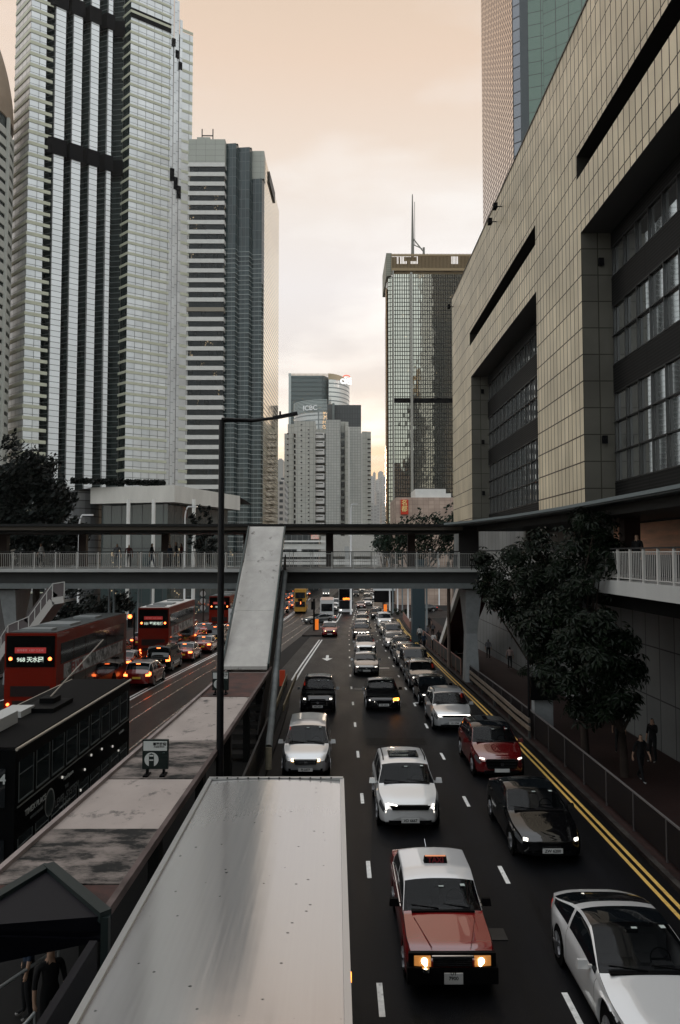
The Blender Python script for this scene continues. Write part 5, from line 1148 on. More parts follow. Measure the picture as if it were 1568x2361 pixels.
for e, s in ((eL, -1), (eR, 1)):
    q = MB(); ys_ = [9.72, 12, 15, 18.3, 22, 27, 31]
    for a, b in zip(ys_, ys_[1:]): q.bar((e(a) + s * .05, a, ZS + .02), (e(b) + s * .05, b, ZS + .02), .10, .14)
    q.build('roof_edge', P('edge_pink', (.24, .20, .19), .6, noise=.25, nscale=2) if s < 0 else P('edge_dark', (.10, .075, .07), .6, noise=.5, nscale=1.2), sh)
    q = MB()
    for a, b in zip(ys_, ys_[1:]): q.bar((e(a) - s * .12, a, ZS - .2), (e(b) - s * .12, b, ZS - .2), .06, .2)
    q.build('roof_beam', P('beam_dark', (.004, .005, .005), .6, spec=.2), sh)
for yy in (11, 14.5, 18.6, 22.6, 26.5, 30):
    q = MB(); q.box((eL(yy) + eR(yy)) / 2 + .5, yy, ZS / 2 + .05, .22, .35, ZS - .3); q.build('post', P('beam_dark', (.004, .005, .005), .6, spec=.2), sh)
# black barrier along the platform edge on the lane side
br_ = thing('barrier', 'dark solid barrier along the lane side of the tram platform', 'barrier', (-2.8, 18, .2))
for a in range(5, 27, 3):
    q = MB(); q.bar((XPR(a) - .3, a, .72), (XPR(a + 3) - .3, a + 2.97, .72), .05, 1.0); q.build('barrier_panel', P('barrier_dark', (.004, .0045, .005), .45, spec=.2), br_)
q = MB(); q.bar((XPR(5) - .3, 5, 1.25), (XPR(29) - .3, 29, 1.25), .06, .05); q.build('barrier_rail', P('rail_dull', (.12, .12, .12), .35, metal=.5), br_)
# railings + red box at the end of the platform island
ir = thing('guard_rail', 'rust edged steel guard rail on the island below the stair', 'guard rail', (-2.9, 36, gz(36)))
for (x0, x1) in ((-2.95, -3.1), (-2.55, -2.5)):
    q = MB(); q.bar((x0, 33.5, gz(33) + .75), (x1, 43.5, gz(43) + .75), .06, .28); q.build('rail_beam', P('rail_worn', (.20, .16, .10), .5, noise=.4, nscale=3), ir)
for yy in (33.6, 36, 38.5, 41, 43.4):
    q = MB(); q.box(-2.98 - (yy - 33) * .015, yy, gz(yy) + .35, .1, .1, .8); q.build('rail_post', conc_d, ir)
rb = thing('barrier_box', 'bright red plastic barrier at the tip of the platform island', 'barrier', (-3.3, 43.2, gz(43)))
q = MB(); q.box(-3.35, 43.0, gz(43) + .62, .34, .22, 1.15); q.build('panel', P('barrier_red', (.55, .07, .03), .45), rb, bevel=.03)
q = MB(); q.box(-3.35, 43.0, gz(43) + .04, .6, .45, .12); q.build('foot', blackp, rb, bevel=.02)
# tram stop signs on the roof
def stop_sign(cx_, cy_, w_, label, plus):
    t = thing('stop_sign', label, 'sign', (cx_, cy_, ZS), 'tram stop signs standing on the shelter roof'); h_ = w_ * 1.12; zb_ = ZS + .16
    q = MB(); q.box(cx_, cy_, zb_ + h_ / 2, w_, .07, h_); pn = q.build('board', P('sign_black_green', (.006, .012, .011), .4), t, bevel=.01)
    q = MB(); q.span(cx_ - w_ * .455, cx_ + w_ * .455, cy_ - .045, cy_ - .037, zb_ + h_ * .63, zb_ + h_ * .955); q.build('name_panel', P('sign_pale', (.40, .42, .41), .5), pn)
    q = MB(); cc = (cx_ - w_ * .14, cy_ - .041, zb_ + h_ * .33); R_ = w_ * .27; q.cyl(cc, R_, .008, 'y', 32); q.build('tram_disc', P('sign_pale', (.40, .42, .41), .5), pn)
    q = MB(); bx, by, bz = cc; s = w_
    q.poly([(bx - .10 * s, by - .007, bz - .27 * s), (bx + .10 * s, by - .007, bz - .27 * s), (bx + .10 * s, by - .007, bz + .19 * s), (bx, by - .007, bz + .245 * s), (bx - .10 * s, by - .007, bz + .19 * s)])
    q.poly([(bx - .08 * s, by - .009, bz + .12 * s), (bx + .08 * s, by - .009, bz + .12 * s), (bx + .08 * s, by - .009, bz + .18 * s), (bx - .08 * s, by - .009, bz + .18 * s)], 1)
    q.poly([(bx - .08 * s, by - .009, bz - .04 * s), (bx + .08 * s, by - .009, bz - .04 * s), (bx + .08 * s, by - .009, bz + .005 * s), (bx - .08 * s, by - .009, bz + .005 * s)], 1)
    q.build('tram_pictogram', [P('sign_black_green', (.006, .012, .011), .4), P('sign_pale', (.4, .42, .41), .5)], pn)
    text_mesh('stop_name', '軍器廠街', w_ * .13, ink, pn, face_mtx(Vector((cx_ + w_ * .17, cy_ - .048, zb_ + h_ * .85)) - wloc(pn)), .001, bold=w_ * .004)
    text_mesh('stop_name', 'Arsenal Street', w_ * .072, ink, pn, face_mtx(Vector((cx_ + w_ * .15, cy_ - .048, zb_ + h_ * .765)) - wloc(pn)), .001, bold=w_ * .002)
    text_mesh('stop_number', '27E', w_ * .07, P('sign_faint', (.10, .14, .13), .5), pn, face_mtx(Vector((cx_ + w_ * .33, cy_ - .040, zb_ + h_ * .56)) - wloc(pn)), .001)
    for s in (-1, 1):
        q = MB(); q.box(cx_ + s * w_ * .32, cy_ + .02, ZS + .10, .05, .08, .22); q.box(cx_ + s * w_ * .32, cy_ - .02, ZS + .03, .12, .3, .04); q.build('leg', blackp, t)
p = onz(357, 1790, ZS); stop_sign(p.x, p.y + .05, .60, 'black tram stop sign on the shelter roof, the nearer one beside the black tram', 0)
p = onz(508, 1602, ZS); stop_sign(p.x, p.y + .05, .60, 'black tram stop sign partly hidden by the dark lamp pole', 0)
# tall dark lamp pole rising from the platform
lp = thing('street_lamp', 'tall dark street lamp pole with one arm, rising beside the shelter', 'street lamp', (-3.12, 18.0, .2))
pt_ = at(507.5, 968, 18.0); q = MB(); bx_ = at(509, 1500, 18.0).x; q.tube([(bx_, 18, .2), (bx_, 18, 3.2), (bx_ - .02, 18, pt_.z - .05), (bx_ - .02, 18, pt_.z)], [.12, .095, .075, .06], 12); q.build('pole', P('pole_dark', (.006, .006, .007), .45), lp, smooth=True)
tip = at(632, 964, 18.0); hd = at(686, 953, 18.0)
q = MB(); q.tube([(bx_ - .02, 18, pt_.z), (bx_ + .8, 18, pt_.z - .02), (tip.x, 18, tip.z)], [.06, .05, .04], 8); q.build('arm', P('pole_dark', (.006, .006, .007), .45), lp, smooth=True)
q = MB(); m_ = (tip + hd) / 2; q.bar((tip.x - .02, 18, tip.z), (hd.x, 18, hd.z), .16, .075); q.box(tip.x + .16, 18, tip.z + .12, .05, .05, .12); q.build('lamp_head', P('pole_dark', (.006, .006, .007), .45), lp, bevel=.02)
# dark hood of the stair at the bottom left
hd_ = thing('dark_canopy', 'dark framed hood at the near end of the tram shelter, bottom left corner', 'canopy', (-4.5, 8.5, .2))
dk = P('hood_frame', (.008, .014, .014), .45, spec=.3); dk2 = P('hood_panel', (.003, .003, .006), .5, spec=.15)
P1, P2 = onz(112, 2000, 3.25), onz(244, 2112, 3.25); P3 = onz(-120, 2140, 3.25); B2 = onz(250, 2150, 3.0); B1 = onz(-120, 2230, 2.6)
q = MB(); n_ = Vector((0, 0, .09)); 
for pp in ((P1, P3, B1, B2, P2),): q.poly([v for v in pp][::1]); q.poly([v - n_ for v in pp][::-1])
for a, b in ((P1, P3), (P3, B1), (B1, B2), (B2, P2), (P2, P1)): q.poly([a, b, b - n_, a - n_])
q.build('panel', dk2, hd_)
q = MB(); q.bar(P1, P2, .16, .14); q.bar(P1, P3, .16, .12); q.build('frame', dk, hd_)
for p in (P2, P3): 
    q = MB(); q.box(p.x, p.y, p.z / 2 + .1, .1, .1, p.z - .2); q.build('leg', dk, hd_)
q = MB(); q.span(-3.16, -3.06, 4.5, 9.0, .2, 3.15); q.build('side_wall', dk2, hd_)
q = MB(); q.prism([(-6.6, 4.5), (-3.2, 4.5), (-3.2, 8.9), (-6.6, 8.9)], .225, .25); q.build('floor', P('hood_dark_sheet', (.008, .008, .009), .7, spec=.2), hd_)  # dark sheet over the platform, added to darken the space under the hood
# ---- white box truck in the left lane
tk = thing('box_truck', 'white box truck seen from above, filling the bottom left lane', 'truck', (-1.1, 12.7, 0))
x0, x1, yb, yf, zt = -2.33, .13, 12.75, 3.6, 3.95
wroof = P('truck_roof', (.48, .465, .455), .13, metal=.62, noise=.035, nscale=9, streak=(2.2, .035, 1), bump=.05, bscale=3, spec=.5)
add_specks(wroof, 5.5, .13, keep=.40)

# longitudinal scratches and specks are in the sheet itself
q = MB(); n = 16
for i in range(n):
    ta, tb = i / n, (i + 1) / n; h = lambda t: .035 * (1 - (2 * t - 1) ** 2) + zt
    xa_, xb_ = x0 + .05 + (x1 - x0 - .1) * ta, x0 + .05 + (x1 - x0 - .1) * tb
    for k in range(8):
        ya, yc2 = yb - .06 + (yf + .06 - yb) * k / 8, yb - .06 + (yf + .06 - yb) * (k + 1) / 8
        q.poly([(xa_, yc2, h(ta)), (xb_, yc2, h(tb)), (xb_, ya, h(tb)), (xa_, ya, h(ta))])
q.build('roof', wroof, tk, smooth=True)
for xs_ in ():
    q = MB(); q.bar((xs_, yf, zt + .034), (xs_, yb - .05, zt + .034), .014, .006); q.build('roof_seam', P('seam_grey', (.47, .47, .47), .4), tk)
q = MB(); q.span(x0, x1, yf, yb, 1.05, zt - .03); q.build('box', P('truck_side', (.5, .5, .5), .4, noise=.1), tk, bevel=.05, seg=3)
alu = P('alu_edge', (.45, .45, .45), .3, metal=.7)
for (a, b) in (((x0 + .02, yf, zt), (x0 + .02, yb, zt)), ((x1 - .02, yf, zt), (x1 - .02, yb, zt))):
    q = MB(); q.bar(a, b, .07, .07); q.build('edge_rail', alu, tk, bevel=.015)
q = MB(); q.bar((x0, yb, zt + .015), (x1, yb, zt + .015), .06, .08)
for k in range(12): q.cyl((x0 + .15 + k * .19, yb - .035, zt + .05), .012, .02, 'z', 6, 1)
q.build('rear_edge', [alu, blackp], tk, bevel=.01)
q = MB(); q.box(x1 + .01, 7.0, zt - .06, .03, .09, .05); q.build('marker_lamp', L_amber, tk)
q = MB(); q.span(x0 + .12, x1 - .12, 1.3, 3.45, .55, 2.6); q.build('cab', pt_white, tk, bevel=.12, seg=3)
q = MB(); q.span(x0 + .28, x1 - .28, 1.27, 1.35, 1.5, 2.35); q.build('windscreen', glassm, tk)
q = MB(); q.span(x0 + .4, x1 - .4, 2, 12.4, .6, 1.04); q.build('chassis', blackp, tk)
for (yy, s) in ((2.3, -1), (2.3, 1), (9.6, -1), (9.6, 1), (10.7, -1), (10.7, 1)):
    q = MB(); xw = (x0 + x1) / 2 + s * 1.0; q.cyl((xw, yy, .48), .48, .3, 'x', 20); wo = q.build('wheel', tyre_m, tk, bevel=.04); q = MB(); q.cyl((xw + s * .14, yy, .48), .27, .06, 'x', 16); q.build('rim', rim_m, wo)
# ---- elevated walkway along the tiled building
ww = thing('elevated_walkway', 'covered walkway with pale railings along the tiled building, right edge', 'walkway', (11.5, 28, 0))
edge = [(9.85, 8), (9.85, 30), (9.6, 36), (9.2, 43.5)]
q = MB(); q.prism(edge[::-1] and [edge[0], (13.28, 8), (13.28, 47.6), (9.2, 47.6), edge[3], edge[2], edge[1]], ZD - .50, ZD); q.build('deck', conc, ww)
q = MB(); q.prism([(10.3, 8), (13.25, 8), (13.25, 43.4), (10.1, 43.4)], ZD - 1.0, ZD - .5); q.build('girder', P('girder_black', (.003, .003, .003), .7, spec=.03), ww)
for a, b in zip(edge, edge[1:]): railing(ww, (a[0] + .06, a[1], ZD), (b[0] + .06, b[1], ZD), sp=1.0 if a[1] < 20 else 1.25, h=1.1)
ZC = onx(1568, 1124, 9.6).z
ce = [(9.6, 6), (9.5, 20), (9.25, 28), (8.7, 34), (7.7, 39.5), (6.8, 42.75)]
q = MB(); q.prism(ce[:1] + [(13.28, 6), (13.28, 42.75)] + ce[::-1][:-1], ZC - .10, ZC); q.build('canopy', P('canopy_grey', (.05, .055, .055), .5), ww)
q = MB(); 
for a, b in zip(ce, ce[1:]): q.bar((a[0], a[1], ZC + .02), (b[0], b[1], ZC + .02), .12, .12)
q.build('canopy_edge', P('canopy_lip', (.13, .15, .155), .4), ww)
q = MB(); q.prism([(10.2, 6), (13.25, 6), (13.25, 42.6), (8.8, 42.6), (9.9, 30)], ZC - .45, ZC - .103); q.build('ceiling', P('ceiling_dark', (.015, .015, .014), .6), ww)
for (x_, y_) in ((onx(1452, 1235, 11.5).x, onx(1452, 1235, 11.5).y), (11.5, 40), (11.5, 18)):
    q = MB(); q.box(x_, y_, (ZD + ZC) / 2, .62, .5, ZC - ZD - .4); q.build('roof_column', P('column_dark', (.03, .018, .015), .6), ww, bevel=.05)
q = MB(); y0_, y1_ = 17, onx(1415, 1230, 13.1).y; q.wall((13.1, y1_), (13.1, y0_), ZD + .9, ZD + 2.25); q.build('copper_panel', P('copper_sheet', (.85, .47, .31), .4, metal=.25, noise=.4, nscale=.8, streak=(1, .35, 3.0)), ww)
q = MB(); q.wall((13.12, 43), (13.12, 8), ZD + 2.26, ZC - .1); q.wall((13.12, 43), (13.12, 8), ZD, ZD + .9); q.build('shop_wall', P('shop_dark', (.02, .018, .018), .5), ww)
for yy in (20, 34): 
    q = MB(); q.box(12.2, yy, (ZD - 1) / 2, .9, .9, ZD - 1); q.build('support_column', P('pier_paint', (.24, .25, .255), .55), ww)
q = MB(); q.prism([(7.9, 44.0), (9.2, 44.0), (9.2, 47.4), (8.6, 47.4)], ZD + .02, ZR - .2); q.build('end_screen', P('shop_dark', (.02, .018, .018), .5), fb)
# stair beyond the bridge on the right
rs = thing('stair', 'stair with a white edge and dark red underside beyond the right end of the footbridge', 'stair', (9.5, 54, gz(54)))
T0, T1 = at(1060, 1352, 48.2), at(1012, 1500, 60.5)
q = MB(); q.bar(T0, T1, .25, .55); q.build('stringer', m_white, rs)
q = MB(); q.bar(T0 + Vector((1.1, 0, -.1)), T1 + Vector((1.1, 0, -.1)), 1.9, .25); q.bar(T0 + Vector((2.1, 0, .5)), T1 + Vector((2.1, 0, .5)), .1, 1.6); q.build('flight', P('stair_red', (.05, .012, .012), .6), rs)
# white stair on the left
ls = thing('stair', 'white stair with railings coming down from the left end of the footbridge', 'stair', (-19, 42.6, gz(42)))
pts_ = [at(148, 1382, 42.6), at(121, 1386, 42.6), at(66, 1462, 42.6), at(18, 1482, 42.6), at(-30, 1560, 42.6)]
q = MB()
for a, b in zip(pts_, pts_[1:]): q.bar(a, b, .18, .42)
q.build('stringer', P('stair_white', (.40, .38, .36), .6), ls)
q = MB()
for a, b in zip(pts_, pts_[1:]): q.bar(a + Vector((0, 1, -.1)), b + Vector((0, 1, -.1)), 1.8, .16)
q.build('flight', conc, ls)
for a, b in zip(pts_, pts_[1:]):
    n = max(1, round((b - a).length / .7))
    for k in range(n): 
        p = a.lerp(b, k / n); q = MB(); q.box(p.x, p.y, p.z + .6, .05, .05, 1.0); q.build('railing_post', railm, ls)
    q = MB(); u = Vector((0, 0, .62)); q.bar(a + u, b + u, .02, .8); q.build('railing_panel', P('panel_mauve', (.10, .085, .085), .6), ls)
    q = MB(); u = Vector((0, 0, 1.08)); q.bar(a + u, b + u, .06, .05); q.build('handrail', railm, ls)
# pavement fence on the right
fn_ = thing('pavement_fence', 'dark mesh fence with a pale top rail along the right pavement', 'fence', (8.6, 20, .13))
y = 2.0
while y < 46:
    xa_, xb_ = KR(y) + .38, KR(y + 2) + .38; za_, zb_ = gz(y) + .13, gz(y + 2) + .13
    q = MB(); q.bar((xa_, y, za_), (xa_, y, za_ + 1.12), .05, .05); q.build('fence_post', P('fence_paint', (.06, .055, .055), .5), fn_)
    q = MB(); q.bar((xa_, y, za_ + 1.12), (xb_, y + 2, zb_ + 1.12), .05, .04); q.build('fence_rail', P('fence_rail', (.16, .15, .15), .4, metal=.3), fn_)
    q = MB(); q.bar((xa_, y, za_ + .58), (xb_, y + 2, zb_ + .58), .012, .95); q.build('fence_panel', P('fence_mesh', (.007, .005, .0055), .7, spec=.15), fn_); y += 2
fr = thing('pavement_fence', 'reddish railing along the kerb beyond the footbridge', 'fence', (9, 60, gz(60)))
y = 48
while y < 104:
    f_ = lambda Y: KR(Y) + .35; xa_, xb_ = f_(y), f_(y + 2); za_, zb_ = gz(y) + .13, gz(y + 2) + .13
    q = MB(); q.bar((xa_, y, za_ + 1.1), (xb_, y + 2, zb_ + 1.1), .05, .05); q.bar((xa_, y, za_), (xa_, y, za_ + 1.1), .05, .05)
    q.build('fence_rail', P('rail_rose', (.30, .17, .14), .5), fr)
    q = MB()
    if y < 70: q.bar((xa_, y, za_ + .6), (xb_, y + 2, zb_ + .6), .012, .9)
    else:
        for k in range(8): t = (k + .5) / 8; q.bar((xa_ + (xb_ - xa_) * t, y + 2 * t, za_), (xa_ + (xb_ - xa_) * t, y + 2 * t, zb_ + 1.1), .03, .03)
    q.build('fence_panel', P('fence_panel_grey', (.045, .045, .045), .5) if y < 70 else P('rail_rose', (.3, .17, .14), .5), fr); y += 2
cb = thing('crash_barrier', 'worn double steel crash barrier between the kerb and the fence', 'crash barrier', (8.5, 36, gz(36)))
q = MB(); cpts = [(8.35, 29.8), (8.32, 32), (8.42, 37), (8.55, 44)]
for a, b in zip(cpts, cpts[1:]):
    for h in (.62, .95): q.bar((a[0], a[1], gz(a[1]) + h), (b[0], b[1], gz(b[1]) + h), .08, .16)
q.build('beam', P('barrier_steel', (.26, .21, .17), .4, metal=.4, noise=.35, nscale=3), cb)
for (x_, y_) in [(8.37, 30.2), (8.36, 33.5), (8.42, 37), (8.5, 40.5), (8.56, 43.8)]:
    q = MB(); q.box(x_ + .08, y_, gz(y_) + .5, .1, .12, 1.0); q.build('barrier_post', conc_d, cb)
# ---- black tram in the foreground
def tram(root, xc, yn, L, Wd, zt, z0, body, label=None, upper=9, detail=True, front_dark=True, lamp=False):
    x0, x1 = xc - Wd / 2, xc + Wd / 2
    q = MB(); q.span(x0, x1, yn, yn + L, z0 + .45, zt); q.build('body', body, root, bevel=.07, seg=3)
    q = MB(); q.span(x0 + .08, x1 - .08, yn + .3, yn + L - .3, z0 + .05, z0 + .45); q.build('truck_frame', blackp, root)
    return x0, x1
T = thing('tram', 'black double-deck tram number 14 beside the shelter at the left edge', 'tram', (-8.2, 15.4, 0)); TOFF = .10
tb = P('tram_black', (.002, .0022, .0025), .4, spec=.05); x0, x1 = tram(T, -8.2, 15.4, 8.4, 1.98, 3.74, 0, tb)
q = MB(); q.prism([(x0 + .03, 15.45), (x1 - .03, 15.45), (x1 - .03, 23.75), (x0 + .03, 23.75)], 3.745, 3.80); q.build('roof', P('tram_roof', (.006, .0058, .006), .9, spec=.08, noise=.35, nscale=1.5), T, bevel=.02)
for s, xx in ((1, x1), (-1, x0)):
    q = MB(); q.tube([(xx + s * .02, 15.4, 3.76), (xx + s * .02, 23.8, 3.76)], .035, 8); q.build('roof_moulding', P('moulding', (.42, .38, .32), .3, metal=.5), T)
nw = 9
for s, xx in ((1, x1), (-1, x0)):
    for i in range(nw):
        a = 15.55 + i * (8.1 / nw); b = a + 8.1 / nw - .16
        for (za, zb, nm_) in ((2.55, 3.45, 'upper_window'), (.95, 1.75, 'lower_window')):
            q = MB(); q.span(xx - .01 * s, xx + .012 * s, a, b, za, zb); wo = q.build(nm_, P('tram_glass', (.012, .018, .020), .04, spec=.9), T)
            if s > 0:
                q = MB(); q.span(xx + .013, xx + .03, a, b, za, za + .035); q.span(xx + .013, xx + .022, a, b, za + .60, za + .62)
                for e_ in (a, b): q.span(xx + .013, xx + .022, e_ - .015, e_ + .015, za, zb)
                q.build('window_frame', P('frame_steel', (.16, .18, .18), .35, metal=.4), wo)
q = MB(); q.span(x1 + .008, x1 + .025, 15.5, 23.7, 2.44, 2.47); q.build('belt_line', P('belt_line', (.14, .14, .13), .4), T)
q = MB(); q.span(x0 + .2, x1 - .2, 15.36, 15.40, 2.5, 3.35); q.build('front_window', glassm, T)
q = MB(); q.span(x0 + .2, x1 - .2, 15.36, 15.40, 1.0, 1.8); q.build('front_window', glassm, T)
wl_ = P('tram_letter', (.42, .44, .43), .5); wd_ = P('tram_letter_dim', (.12, .13, .13), .5)
def side_text(tx, yc, zc, size, m): text_mesh('side_lettering', tx, size, m, T, Matrix.Translation(Vector((x1 + .02, yc, zc)) - wloc(T)) @ Matrix.Rotation(R(90), 4, 'Z') @ Matrix.Rotation(R(90), 4, 'X'), .002, bold=.004)
text_mesh('tram_number', '14', .30, wl_, T, Matrix.Translation(Vector((x1 - .32, 15.33, 3.12)) - wloc(T)) @ Matrix.Rotation(R(90), 4, 'X'), .002, bold=.006)
side_text('TIMEX PLACE', 16.45, 2.18, .19, wl_); side_text('WATCH SQUARE', 16.5, 1.98, .09, wd_); side_text('TimeSquare', 18.4, 2.25, .14, wl_); side_text('THE', 18.3, 2.0, .13, wd_); side_text('LEVEL SYSTEM', 18.35, 1.78, .26, wd_); side_text('www.levelplay.hk', 18.2, 1.58, .10, wl_); side_text('swisstime', 22.9, 2.24, .13, wl_)
q = MB(); cc = Vector((x1 + .015, 17.25, 1.95)); 
for i in range(28):
    a0, a1 = 2 * math.pi * i / 28, 2 * math.pi * (i + 1) / 28; f = lambda a, r: (cc.x, cc.y + r * math.cos(a), cc.z + r * math.sin(a)); q.poly([f(a0, .30), f(a1, .30), f(a1, .335), f(a0, .335)])
    q.poly([f(a0, 0), f(a0, .298), f(a1, .298)], 1)
q.build('round_emblem', [P('ring_pale', (.35, .36, .35), .4), P('ring_face', (.02, .03, .03), .3)], T)
for (yy, zz2) in ((18.0, 2.32), (19.6, 2.02), (20.1, 2.28), (21.0, 2.2), (22.0, 2.0), (19.3, 1.55), (16.2, 1.4), (22.6, 1.7)):
    q = MB(); q.cyl((x1 + .02, yy, zz2), .035, .03, 'x', 10); q.build('side_lamp', P('side_lamp', (.5, .5, .48), .3, emit=(1, .95, .85), es=.4), T)
q = MB(); q.box(-8.2, 19.4, 3.86, .9, 1.4, .12); q.box(-8.2, 19.6, 3.98, .4, .5, .16); q.build('pole_base', blackp, T, bevel=.02)
q = MB(); q.tube([(-8.2, 19.6, 4.05), (-8.12, 23.7, 5.15)], .022, 6); q.build('trolley_pole', P('pole_steel', (.30, .27, .24), .35, metal=.5), T)
q = MB(); q.span(x0 + .08, x0 + 1.0, 15.8, 17.6, 3.82, 4.12); q.build('roof_box', P('roof_box_white', (.38, .38, .37), .5), T, bevel=.04)
q = MB(); q.span(x0 + .25, x0 + .85, 18.1, 18.9, 3.82, 3.98); q.build('roof_vent', P('roof_box_white', (.38, .38, .37), .5), T, bevel=.03)
for yy in (17.5, 21.5):
    for s in (-1, 1):
        q = MB(); q.cyl((-8.2 + s * .534, yy, .36), .36, .12, 'x', 18); q.build('wheel', P('wheel_steel', (.1, .09, .08), .4, metal=.7), T)
# ---- small trams further away
t2 = thing('tram', 'yellow double-deck tram seen end-on on the tracks left of the light bus', 'tram', (TB(119), 119, gz(119))); z0 = gz(119)
xc = at(692, 1380, 119).x; ty = P('tram_yellow', (.42, .22, .04), .45, noise=.2, nscale=2)
tram(t2, xc, 119, 9, 1.98, z0 + 4.3, z0, ty)
for (za, zb) in ((2.75, 3.75), (1.25, 2.15)):
    q = MB(); q.span(xc - .85, xc + .85, 118.9, 118.98, z0 + za, z0 + zb); q.build('end_window', glassm, t2)
    for s in (-1, 1):
        for k in range(6): q = MB(); q.span(xc + s * .99 - .01, xc + s * .99 + .02, 119.5 + k * 1.4, 120.7 + k * 1.4, z0 + za, z0 + zb); q.build('side_window', glassm, t2)
q = MB(); q.box(xc, 118.86, z0 + 2.45, .75, .1, .35); q.build('destination_box', blackp, t2)
text_mesh('route_number', '1', .5, L_red, t2, face_mtx(Vector((xc + .1, 118.8, z0 + 1.9)) - wloc(t2)), .01, bold=.02)
t3 = thing('tram', 'grey tram with three lit lamps coming round the bend far off', 'tram', (TA(202), 202, gz(202))); z0 = gz(202); xc = at(751.8, 1370, 202).x
tram(t3, xc, 202, 9, 2.1, z0 + 4.2, z0, P('tram_grey', (.25, .26, .26), .45))
q = MB(); q.span(xc - .9, xc + .9, 201.9, 201.98, z0 + 2.5, z0 + 3.6); q.build('end_window', glassm, t3)
for d in (-.75, 0, .75): q = MB(); q.cyl((xc + d, 201.9, z0 + 1.0), .14, .08, 'y', 10); q.build('headlight', L_white, t3)
